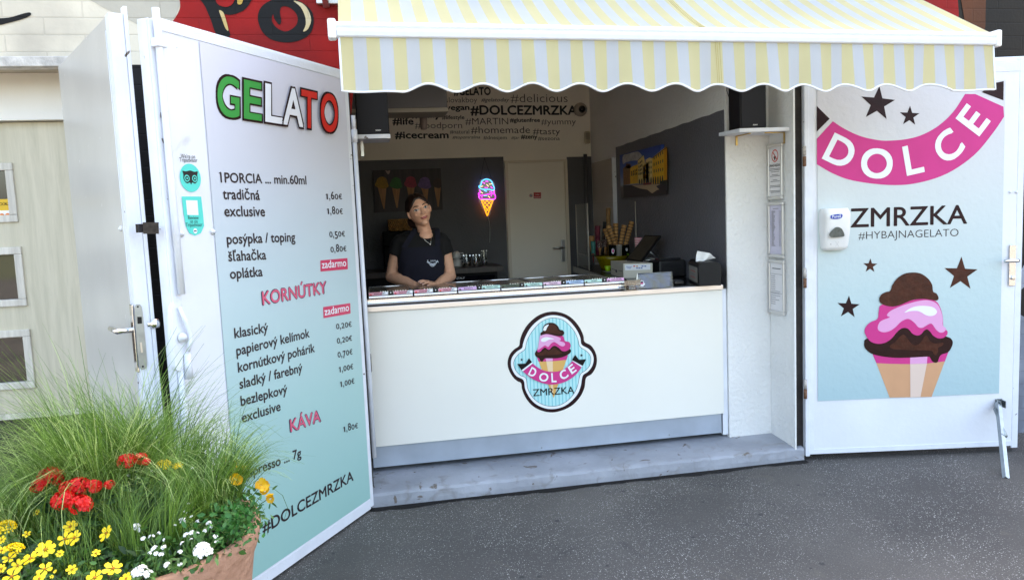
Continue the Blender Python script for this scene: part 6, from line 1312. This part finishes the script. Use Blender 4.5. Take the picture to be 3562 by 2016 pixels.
for s in (-1, 1):
    pts = [hd(s*x_, -.0805+.55*max(0, x_-.018)**1.35-.001, z_) for x_, z_ in ((.012, .0315), (.020, .0345), (.030, .037), (.040, .0362), (.049, .031))]
    bw_.tube(pts, [.0026, .0031, .0030, .0024, .0012], 6)
bw_.build('eyebrow', browm, pn)
# hair: parted in the middle, drawn back into a low bun
hairm = mat('dark_brown_hair', (44, 27, 21), .38, .3, 90); N, L = nodes(hairm)
hm = MB(); n, h = 48, 28; vs = []; fs = []
for i in range(h+1):
    t = math.pi*i/h
    for k in range(n):
        a = 2*math.pi*k/n; x, y, z = math.sin(t)*math.cos(a), math.sin(t)*math.sin(a), math.cos(t)
        X, Y, Z = x*.0795, y*.1005+.004, z*.116+.002
        front = max(0, -y)
        part = .010*math.exp(-(X/.006)**2)
        # hairline: skin shows in front below a line that is high at the part and falls to the ears
        lim = .066-.0+(-.9)*max(0, abs(X)-.012)*1.05
        if y < -.12 and Z < lim+.02 and abs(X) < .078:
            d = min(1, (lim+.02-Z)/.02); s_ = 1-.20*d; X *= s_; Y = Y*(1-.30*d) if Y < 0 else Y
        if Z < -.02: s_ = max(.35, 1-(-.02-Z)/.10*.6); X *= s_; Y = Y*s_+.012*(1-s_)
        vs.append(hd(X, Y, Z-part*(Z > .03)))
hm.add(vs, [(i*n+k, (i+1)*n+k, (i+1)*n+(k+1) % n, i*n+(k+1) % n) for i in range(h) for k in range(n)], 0, True)
hm.ball(hd(-.030, .070, -.060), (.050, .046, .044), 0, 18, RH)
hair = remesh(hm, 'hair', .0045, [hairm], pn, 3)
# T-shirt with short sleeves
shirtm = mat('black_tshirt', (11, 10, 12), .9, .2, 40, .3, 200)
sm_ = MB(); tor(sm_, .004, f1=.9)
for s in (-1, 1):
    S_, E_, W_ = arms[s]; sm_.ball(S_+V((-s*.008, 0, 0)), .058, 0, 18); sm_.tube([S_+V((0, 0, .002)), lerp(S_, E_, .2), lerp(S_, E_, .36)+V((s*.002, 0, 0))], [.056, .0575, .060], 20)
    sm_.tube([V((TX+.01+s*.05, TY+.01, 1.368)), S_+V((-s*.01, 0, .014))], [.040, .044], 14)
sm_.tube([V((TX+.012, TY+.005, 1.32)), V((TX+.014, TY+.012, 1.372))], [.09, .066], 22)
shirt = remesh(sm_, 'tshirt', .006, [shirtm], pn, 5)
# crew collar
cm_ = MB(); nc = NB+V((0, 0, -.012)); cm_.tube([V((NB.x-.004+.060*math.cos(a), NB.y+.002+.064*math.sin(a), 1.366+.026*math.sin(a))) for a in [2*math.pi*k/28 for k in range(28)]], .006, 8, 0, True, True); cm_.build('collar', shirtm, pn)
# trousers
tm = MB()
for s in (-1, 1): tm.tube([V((TX+s*.085, TY, .86)), V((TX+s*.088, TY+.005, .5)), V((TX+s*.09, TY+.03, .17))], [.105, .075, .06], 16)
tm.build('trousers', mat('black_trousers', (22, 22, 26), .8), pn)
# apron
am = mat('navy_apron', (9, 10, 30), .9, .12, 60, .25, 220)
ap = MB(); rows = []; NS, NR = 20, 26
for i in range(NR+1):
    f = .17+(.93-.17)*i/NR; a, b, z = torso(f); half = lerp(.70, 1.18, min(1, max(0, (f-.17)/.30)))
    if f > .46: half = 1.30
    row = []
    for k in range(NS+1):
        t = -math.pi/2+half*(2*k/NS-1); e = .8; fold = .003*math.sin(k*1.3+i*.25)*(f > .4)
        row.append(V((TX+(a+.011+fold)*math.copysign(abs(math.cos(t))**e, math.cos(t)), TY+(b+.013+fold)*math.copysign(abs(math.sin(t))**e, math.sin(t)), z)))
    rows.append(row)
vs = [p for r in rows for p in r]; w_ = NS+1
ap.add(vs, [(i*w_+k, i*w_+k+1, (i+1)*w_+k+1, (i+1)*w_+k) for i in range(NR) for k in range(NS)], 0, True)
apo = ap.build('apron', am, pn)
sp_ = MB()
for s, c in ((-1, rows[0][1]), (1, rows[0][-2])):
    a_ = c; top_ = V((NB.x+s*.072, NB.y-.035, 1.392)); bk_ = V((NB.x+s*.06, NB.y+.045, 1.40)); pts = smooth([a_, lerp(a_, top_, .5)+V((0, -.012, .002)), top_, bk_, V((NB.x, NB.y+.07, 1.395))], 4, False)
    for i in range(len(pts)-1):
        p, q_ = V(pts[i]), V(pts[i+1]); o = V((s*.016, 0, .004)); sp_.add([p-o, p+o, q_+o, q_-o], [(0, 1, 2, 3)], 0, True)
sp_.build('neck_strap', am, pn)
# emblem on the apron: a ribbon with letters
def onap(x, y):
    p = px1(x, y, 1.0); best = None
    d = (p-CO).normalized(); q_ = CO+d*((TY-.118-CO.y)/d.y); return q_
em_ = MB(); ci, co_ = [], []
for k in range(13):
    t = k/12; x = 568+110*t; sag = 4*t*(1-t); ci.append((x+2, 1022-14*t+36*sag)); co_.append((x-2+4*t, 1040-14*t+58*sag))
em_.poly([onap(*p) for p in ci+co_[::-1]], 0)
em_.poly([onap(*p) for p in ((552, 1010), (566, 1020), (564, 1046), (548, 1032), (558, 1024))], 0); em_.poly([onap(*p) for p in ((680, 1008), (692, 1030), (694, 1040), (682, 1034), (676, 1022))], 0)
em_.text('ZMRZKA', onap(592, 1030)+V((0, -.001, 0)), onap(664, 1024)+V((0, -.001, 0)), (0, 0, 1), .0095, 0, .02)
for ch, t in zip('DOLCE', (.14, .32, .5, .68, .86)):
    x = 568+110*t; sag = 4*t*(1-t); y = 1038-14*t+56*sag; ang = -(1-2*t)*.75
    ux = V((math.cos(ang), 0, math.sin(ang))); vz = V((-math.sin(ang), 0, math.cos(ang))); b_ = onap(x, y)+V((0, -.0012, 0)); em_.letter(ch, b_-ux*.0038, b_+ux*.0038, b_-ux*.0038+vz*.0095, 1, .01)
for q_ in ((562, 1008), (684, 1028)): c = onap(*q_); em_.poly([c+V((.0032*(1 if k % 2 == 0 else .45)*math.sin(k*.628), -.001, .0032*(1 if k % 2 == 0 else .45)*math.cos(k*.628))) for k in range(10)], 0)
em_.build('apron_emblem', [mat('apron_print', (205, 215, 230), .5), am], apo)
# necklace
nk = MB(); silver = mat('silver', (.85, .84, .8), .2, metal=1)
nk.tube(smooth([px1(470, 712, .985), px1(500, 735, .955), px1(545, 780, .948), px1(590, 808, .945), px1(600, 770, .948), px1(608, 700, .985)], 4, False), .0012, 5); nk.ball(px1(592, 816, .943), .0055, 0, 8); nk.build('necklace', silver, pn)
# small white tag on the sleeve edge
# ------------------------------------------------------------------ planter with grasses and flowers
random.seed(11)
PC = V((-.64, -1.71, 0)); PR = .345; PZ = .65
terra = mat('terracotta', (176, 136, 114), .9, .14, 6, 1.0, 30, spec=.2, bd=.014)
pl_ = MB(); prof = [(0, .0), (.235, .0), (.24, .012), (.29, .34), (.322, .56), (.338, .60), (.345, .635), (.345, PZ), (.338, PZ+.004), (.322, PZ+.003), (.318, PZ-.01), (.312, .54), (0, .54)]
pl_.lathe(prof, (PC.x, PC.y, 0), 72); ptr = pl_.build('terracotta_planter', terra, label='big rough terracotta planter in front of the price list door', cat='planter')
m_ = MB(); N_ = 40; vs = [V((PC.x, PC.y, PZ-.02))]
for r in range(1, 9):
    for k in range(N_): a = 2*math.pi*k/N_; rr = .3165*r/8; vs.append(V((PC.x+rr*math.cos(a), PC.y+rr*math.sin(a), PZ-.035+.02*(1-r/8)+random.uniform(-.008, .008))))
fs = [(0, 1+k, 1+(k+1) % N_) for k in range(N_)]
for r in range(7):
    for k in range(N_): fs.append((1+r*N_+k, 1+(r+1)*N_+k, 1+(r+1)*N_+(k+1) % N_, 1+r*N_+(k+1) % N_))
m_.add(vs, fs); m_.build('soil', mat('potting_soil', (48, 36, 28), .95, .4, 60, 1, 90), ptr)
def leafmat(name, c, c2, tr=.3, rough=.5):
    m = bpy.data.materials.new(name); m.use_nodes = True; N, L = nodes(m); out = N['Material Output']; b = N['Principled BSDF']
    g = N.new('ShaderNodeNewGeometry'); x = N.new('ShaderNodeMix'); x.data_type = 'RGBA'; x.inputs[6].default_value = (*lin(c), 1); x.inputs[7].default_value = (*lin(c2), 1)
    L.new(g.outputs['Random Per Island'], x.inputs[0]); L.new(x.outputs[2], b.inputs['Base Color']); b.inputs['Roughness'].default_value = rough
    t = N.new('ShaderNodeBsdfTranslucent'); L.new(x.outputs[2], t.inputs[0]); s = N.new('ShaderNodeMixShader'); s.inputs[0].default_value = tr; L.new(b.outputs[0], s.inputs[1]); L.new(t.outputs[0], s.inputs[2]); L.new(s.outputs[0], out.inputs[0]); return m
g_green = leafmat('fresh_grass_blade', (82, 122, 40), (136, 172, 78), .35); g_tip = leafmat('feathery_seed_head', (168, 198, 116), (206, 222, 156), .4); g_dark = leafmat('deep_green_blade', (50, 86, 28), (96, 130, 50), .3)
def blade(mb, p, az, ln, lean, curl, w, m, seg=6, sway=0.):
    d = V((math.cos(az), math.sin(az), 0)); s_ = V((-d.y, d.x, 0)); pts = [V(p)]; ang = lean
    for k in range(seg):
        st = ln/seg; pts.append(pts[-1]+d*(math.sin(ang)*st)+V((0, 0, math.cos(ang)*st))+s_*(sway*st)); ang += curl/seg*(1+k*.35)
    vs = []; wd = (CR*.8+s_*.3).normalized() if random.random() < .75 else s_
    for k, q in enumerate(pts):
        ww = w*(1-.75*(k/seg)**1.5); vs += [q-wd*ww, q+wd*ww]
    mb.add(vs, [(2*k, 2*k+1, 2*k+3, 2*k+2) for k in range(seg)], m, True)
def tuft(name, c, r, n, h, lean, bias, label, tip=.35, spread=.25, col=(g_green, g_dark, g_tip), w=.00125):
    """blades come in locks that bend together, as feather grass does"""
    mb = MB()
    for lock in range(n//14):
        a = random.uniform(0, 6.283); rr = r*math.sqrt(random.random()); p0 = V((c[0]+rr*math.cos(a), c[1]+rr*math.sin(a), PZ-.03))
        az = a+random.gauss(0, .5) if random.random() > .62 else bias+random.gauss(0, .45)
        L0 = h*random.uniform(.66, 1.06); le = abs(random.gauss(lean, spread*.5)); cu = random.uniform(.8, 1.8) if random.random() < tip*1.6 else random.uniform(.25, 1.0); sw = random.gauss(0, .10); tl = random.random() < tip
        for i in range(14):
            q = p0+V((random.gauss(0, .008), random.gauss(0, .008), 0))
            loose = random.random() < .16
            blade(mb, q, az+random.gauss(0, .9 if loose else .16), L0*random.uniform(.72, 1.04), le+random.gauss(0, .16 if loose else .05), cu+random.gauss(0, .15), w*random.uniform(.7, 1.25), (2 if random.random() < .6 else 0) if tl else (0 if random.random() < .55 else 1), 8, sw+random.gauss(0, .05))
    return mb.build(name, list(col), None, (c[0], c[1], PZ-.03), label, 'grass plant', 'feather grass clumps in the planter')
tuft('feather_grass', (-.74, -1.52, 0), .115, 2300, .57, .10, 2.85, 'tall pale feather grass clump at the back left of the planter', .32)
tuft('feather_grass', (-.60, -1.50, 0), .07, 900, .46, .10, 2.9, 'upright feather grass clump in front of the steel door edge', .30)
tuft('feather_grass', (-.46, -1.56, 0), .075, 1000, .35, .12, 1.6, 'dark green feather grass clump fanning towards the price list', .15, .34)
tuft('feather_grass', (-.90, -1.62, 0), .075, 1000, .40, .28, 3.1, 'olive feather grass clump arching out at the left edge', .4, .4)
tuft('feather_grass', (-.56, -1.77, 0), .09, 420, .30, .25, 1.2, 'short grass clump in the middle between red and white flowers', .08, .5, (g_dark, g_green, g_green), .0009)
tuft('feather_grass', (-.66, -1.80, 0), .13, 420, .27, .45, 2.4, 'thin loose grass strands crossing in front of the red geranium', .05, .7, (g_dark, g_green, g_green), .0007)
# leafy filling
lf_dark = leafmat('dark_leaf', (34, 66, 28), (58, 96, 44), .2); lf_mid = leafmat('mid_leaf', (52, 96, 40), (84, 128, 58), .25); lf_blue = leafmat('geranium_leaf', (34, 72, 38), (62, 100, 58), .2); lf_fern = leafmat('ferny_leaf', (38, 96, 36), (62, 124, 54), .25)
def leaf(mb, p, n, up_, L_, w, m=0, cup_=.15):
    n = V(n).normalized(); u = V(up_); u = (u-n*u.dot(n)); u = u.normalized() if u.length > 1e-4 else n.orthogonal().normalized(); s_ = u.cross(n); p = V(p)
    pts = [p, p+u*L_*.3+s_*w+n*cup_*w, p+u*L_*.7+s_*w*.8+n*cup_*w, p+u*L_-n*cup_*w, p+u*L_*.7-s_*w*.8+n*cup_*w, p+u*L_*.3-s_*w+n*cup_*w, p+u*L_*.5]
    mb.add(pts, [(0, 1, 6), (1, 2, 6), (2, 3, 6), (3, 4, 6), (4, 5, 6), (5, 0, 6)], m, True)
def rdir(zmin=.2):
    while True:
        v = V((random.uniform(-1, 1), random.uniform(-1, 1), random.uniform(zmin, 1)))
        if .1 < v.length < 1: return v.normalized()
def inpl(x, y, z):                                        # photograph point to planter height, kept inside the rim
    p = onZ(x, y, z); d = V((p.x-PC.x, p.y-PC.y, 0))
    return p
mb = MB()
for i in range(1500):
    a = random.uniform(0, 6.283); rr = .315*math.sqrt(random.random()); z = PZ-.02+random.uniform(0, .045)*(1-.4*rr/.31); leaf(mb, (PC.x+rr*math.cos(a), PC.y+rr*math.sin(a), z), rdir(.1), rdir(-.2), random.uniform(.018, .04), random.uniform(.004, .009), 0 if random.random() < .6 else 1)
mb.build('low_foliage', [lf_dark, lf_mid], None, (PC.x, PC.y, PZ-.02), 'low dark leaves filling the planter between the flowers', 'ground cover', None, 'stuff')
# flowers
yel = leafmat('yellow_petal', (250, 212, 6), (255, 224, 40), .25, .55); yel_c = mat('flower_eye', (170, 110, 10), .8, .4, 300); red = leafmat('red_petal', (214, 14, 16), (236, 34, 30), .2, .5); wht = leafmat('white_petal', (240, 240, 240), (250, 250, 248), .25, .6); org = leafmat('amber_petal', (206, 156, 14), (224, 182, 34), .3, .5); stemm = mat('green_stem', (70, 104, 40), .6); cream = leafmat('cream_bud', (222, 216, 180), (238, 234, 214), .2)
def petals(mb, c, n, R_, k, wd, cupz, m, notch=0, layers=1):
    n = V(n).normalized(); u = n.orthogonal().normalized(); w_ = n.cross(u); c = V(c)
    for l in range(layers):
        a0 = random.uniform(0, 6.28); Rl = R_*(1-.28*l)
        for i in range(k):
            a = a0+2*math.pi*i/k+random.gauss(0, .06); d = u*math.cos(a)+w_*math.sin(a); s_ = n.cross(d); r_ = Rl*random.uniform(.88, 1.08); h = cupz*R_*random.uniform(.6, 1.4)+l*.12*R_
            b = c+n*(.001+.002*l)
            pts = [b+d*r_*.12, b+d*r_*.5+s_*wd*r_*.8+n*h*.4, b+d*r_*.85+s_*wd*r_*.75+n*h*.8, b+d*r_+n*h*(1 if not notch else .9)-d*notch*r_, b+d*r_*.85-s_*wd*r_*.75+n*h*.8, b+d*r_*.5-s_*wd*r_*.8+n*h*.4, b+d*r_*.55+n*h*.25]
            mb.add(pts, [(0, 1, 6), (1, 2, 6), (2, 3, 6), (3, 4, 6), (4, 5, 6), (5, 0, 6)], m, True)
def facing(k=.75): return ((-fw)*k+V((0, 0, .75))+V((random.gauss(0, .22), random.gauss(0, .22), random.gauss(0, .15)))).normalized()
def stem(mb, p, base, m): p = V(p); b = V(base); mb.tube([b, b*.5+p*.5+V((random.gauss(0, .008), random.gauss(0, .008), 0)), p-V((0, 0, .002))], .0013, 5, m)
SZ7 = .31325
def F7(x, y): return x*SZ7, 1560+y*SZ7
def plantbase(pts): 
    c = sum((V(p) for p in pts), V())/len(pts); d = V((c.x-PC.x, c.y-PC.y, 0)); L_ = d.length
    if L_ > .27: d *= .27/L_
    return V((PC.x+d.x, PC.y+d.y, PZ-.03))
def bushy(name, label, cat, grp, fl, z0, kind):
    """fl: list of (px, py, radius px); every flower head is a part of its plant"""
    P = []
    for x, y, r in fl:
        z = z0(x, y); p = inpl(x, y, z); P.append((p, r*((p-CO).dot(fw))/F))
    base = plantbase([p for p, _ in P]); t = thing(name, base, label, cat, grp)
    m_ = MB(); 
    for p, r in P:
        stem(m_, p, base+V((random.gauss(0, .02), random.gauss(0, .02), 0)), 0)
        for k in range(7 if kind != 'verbena' else 9):
            f = random.uniform(.3, .95); q_ = base*(1-f)+p*f+V((random.gauss(0, .018), random.gauss(0, .018), random.gauss(0, .008)-.008))
            if kind == 'geranium':
                q_ = q_-V((0, 0, .02)); n = (V((0, 0, 1))+rdir(-.3)*.5).normalized(); u = n.orthogonal().normalized(); w_ = n.cross(u); R_ = random.uniform(.018, .03)
                ring = [q_+(u*math.cos(a)+w_*math.sin(a))*R_*(1+.08*math.cos(a*7))+n*.15*R_ for a in [2*math.pi*j/21 for j in range(20)]]
                m_.add([q_]+ring, [(0, 1+j, 2+j) for j in range(19)], 1, True)
            else: leaf(m_, q_, rdir(.0), rdir(-.1), random.uniform(.014, .03), random.uniform(.003, .006), 1)
    m_.build('foliage', [stemm, lf_blue if kind == 'geranium' else lf_mid], t)
    for p, r in P:
        m_ = MB()
        if kind == 'daisy':
            n = facing(); petals(m_, p, n, r*1.04, random.choice((5, 6, 6, 7)), .33, .12, 0, .06); m_.ball(p+n*.002, (r*.19, r*.19, r*.12), 1, 8, n.to_track_quat('Z', 'Y').to_matrix()); m_.build('flower', [yel, yel_c], t)
        elif kind == 'pompom':
            for k in range(46):
                d = rdir(-.1); petals(m_, p+V((d.x*r*.75, d.y*r*.75, d.z*r*.55)), (d+V((0, 0, .3))), r*.30, 4, .36, .2, 0)
            m_.build('flower', [yel], t)
        elif kind == 'geranium':
            for k in range(34):
                d = rdir(-.35); petals(m_, p+V((d.x*r*1.0, d.y*r*1.0, d.z*r*.78)), d, r*.50, 5, .42, .15, 0, .03)
            for k in range(6): d = rdir(-1); d.z = -abs(d.z)*.6-.3; m_.ball(p+d*r*.8, r*.08, 1, 6)
            m_.build('flower', [red, mat('brown_bud', (96, 62, 44), .7) if 'brown_bud' not in bpy.data.materials else bpy.data.materials['brown_bud']], t)
        elif kind == 'verbena':
            nn_ = 24 if r > .02 else (7 if r > .008 else 4); f0 = facing(.6)
            for k in range(nn_):
                d = (rdir(-.1)+f0*.8).normalized(); petals(m_, p+d*r*.82*random.uniform(.75, 1), d, min(.0095, r*.36) if nn_ > 8 else r*.55, 5, .44, .08, 0, .08)
                if nn_ > 8: m_.ball(p+d*r*.86, .0014, 1, 5)
            m_.build('flower', [wht, cream], t)
        elif kind == 'petunia':
            for l in range(2): petals(m_, p+V((0, 0, -.006*l)), (facing(.8)+rdir(-.5)*.6).normalized(), r*1.1, 6, .52, .35, 0, .05)
            m_.build('flower', [org], t)
    return t
def zf(a, b): return lambda x, y: a+b*(1990-y)/400
bushy('yellow_bidens', 'yellow star flowered bidens spreading over the front left of the planter', 'flowering plant', 'yellow flowered plants', [(*F7(x, y), r*SZ7) for x, y, r in ((340, 1220, 105), (105, 1215, 80), (500, 1335, 85), (135, 1415, 105), (440, 1440, 75), (20, 1130, 62), (20, 1330, 60), (200, 1295, 70), (505, 1120, 110), (665, 1165, 45), (20, 1010, 50), (615, 1360, 24), (575, 1420, 24))], zf(.705, .05), 'daisy')
bushy('yellow_bidens', 'yellow star flowered bidens in the middle among thin grass', 'flowering plant', 'yellow flowered plants', [(*F7(x, y), r*SZ7) for x, y, r in ((780, 865, 80), (830, 990, 92), (725, 1000, 85), (1185, 935, 98), (1065, 1160, 50), (410, 705, 42), (300, 950, 45))], zf(.70, .07), 'daisy')
bushy('yellow_bidens', 'yellow star flowered bidens beside the white verbena at the bottom edge', 'flowering plant', 'yellow flowered plants', [(*F7(x, y), r*SZ7) for x, y, r in ((1055, 1430, 98), (1255, 1330, 112), (1400, 1440, 72), (800, 1340, 62))], zf(.70, .05), 'daisy')
bushy('marigold', 'yellow marigold with dense double heads at the left edge', 'flowering plant', 'marigolds in the planter', [(*F7(x, y), r*SZ7) for x, y, r in ((65, 870, 118), (160, 1120, 112))], zf(.715, .05), 'pompom')
SZ8 = .32688
def F8(x, y): return 440+x*SZ8, 1540+y*SZ8
bushy('marigold', 'yellow marigold showing through the grass behind the red geranium', 'flowering plant', 'marigolds in the planter', [(*F8(400, 235), 29), (*F8(545, 245), 20)], lambda x, y: .80, 'pompom')
bushy('red_geranium', 'red geranium with broad merged flower heads at the left', 'flowering plant', 'red geraniums', [(*F7(x, y), r*SZ7) for x, y, r in ((565, 315, 118), (425, 410, 75), (870, 420, 105), (1030, 420, 80), (700, 570, 105), (900, 620, 105), (1215, 395, 48), (760, 430, 80))], lambda x, y: .80+(1700-y)*.0003, 'geranium')
bushy('red_geranium', 'smaller red geranium in front of the steel door edge', 'flowering plant', 'red geraniums', [(*F7(x, y), r*SZ7) for x, y, r in ((1410, 140, 88), (1560, 110, 68), (1620, 140, 40))], lambda x, y: .83, 'geranium')
bushy('amber_petunia', 'amber petunia spilling over the right edge of the planter', 'flowering plant', None, [(*F8(x, y), r*SZ8) for x, y, r in ((1030, 190, 52), (1130, 220, 40), (1230, 280, 66), (1165, 375, 62), (1440, 440, 72), (1470, 490, 50), (1530, 570, 46))], lambda x, y: .76-(x-777)*.0002, 'petunia')
bushy('white_verbena', 'white verbena with one big round head by the planter rim', 'flowering plant', 'white verbenas', [(*F8(x, y), r*SZ8) for x, y, r in ((820, 1170, 132), (435, 1310, 45), (600, 835, 44), (660, 655, 24), (620, 740, 24), (700, 790, 26), (760, 840, 30), (880, 860, 34), (905, 890, 26), (940, 1000, 30), (600, 1080, 34), (570, 1165, 34), (700, 960, 36), (640, 985, 36), (750, 975, 34), (960, 1060, 26), (570, 1290, 26), (840, 940, 28), (690, 1040, 28), (520, 885, 24))], zf(.70, .035), 'verbena')
bushy('white_verbena', 'white verbena with a ragged head at the bottom edge', 'flowering plant', 'white verbenas', [(*F8(x, y), r*SZ8) for x, y, r in ((150, 1380, 88), (235, 1400, 60), (90, 1400, 60), (100, 900, 50), (150, 930, 36), (190, 1030, 42), (270, 1000, 34), (350, 960, 24), (380, 1190, 36), (300, 1130, 40), (320, 1190, 36), (400, 1115, 34), (250, 1180, 28), (410, 1030, 24))], zf(.70, .03), 'verbena')
bushy('white_verbena', 'white verbena peeping out below the smaller red geranium', 'flowering plant', 'white verbenas', [(*F8(x, y), r*SZ8) for x, y, r in ((35, 355, 40), (120, 380, 36), (270, 310, 24), (200, 280, 20), (700, 280, 26), (640, 215, 20))], lambda x, y: .775, 'verbena')
# ferny plant by the rim
fp_ = inpl(*F8(1130, 900), .69); mb = MB()
for i in range(320):
    q_ = fp_+V((random.gauss(0, .035), random.gauss(0, .035), random.uniform(-.03, .055))); leaf(mb, q_, rdir(.0), rdir(-.1), random.uniform(.012, .024), random.uniform(.003, .0055), 0)
for i in range(200):
    a = random.uniform(-1.0, .6); rr = random.uniform(.29, .35); q_ = V((PC.x+rr*math.cos(a), PC.y+rr*math.sin(a), PZ+random.uniform(-.02, .03))); leaf(mb, q_, rdir(.0), rdir(-.2), random.uniform(.014, .026), random.uniform(.004, .007), 1)
mb.build('ferny_plant', [lf_fern, lf_mid], None, (fp_.x, fp_.y, PZ-.03), 'ferny bright green leaves hanging at the right rim of the planter', 'plant')
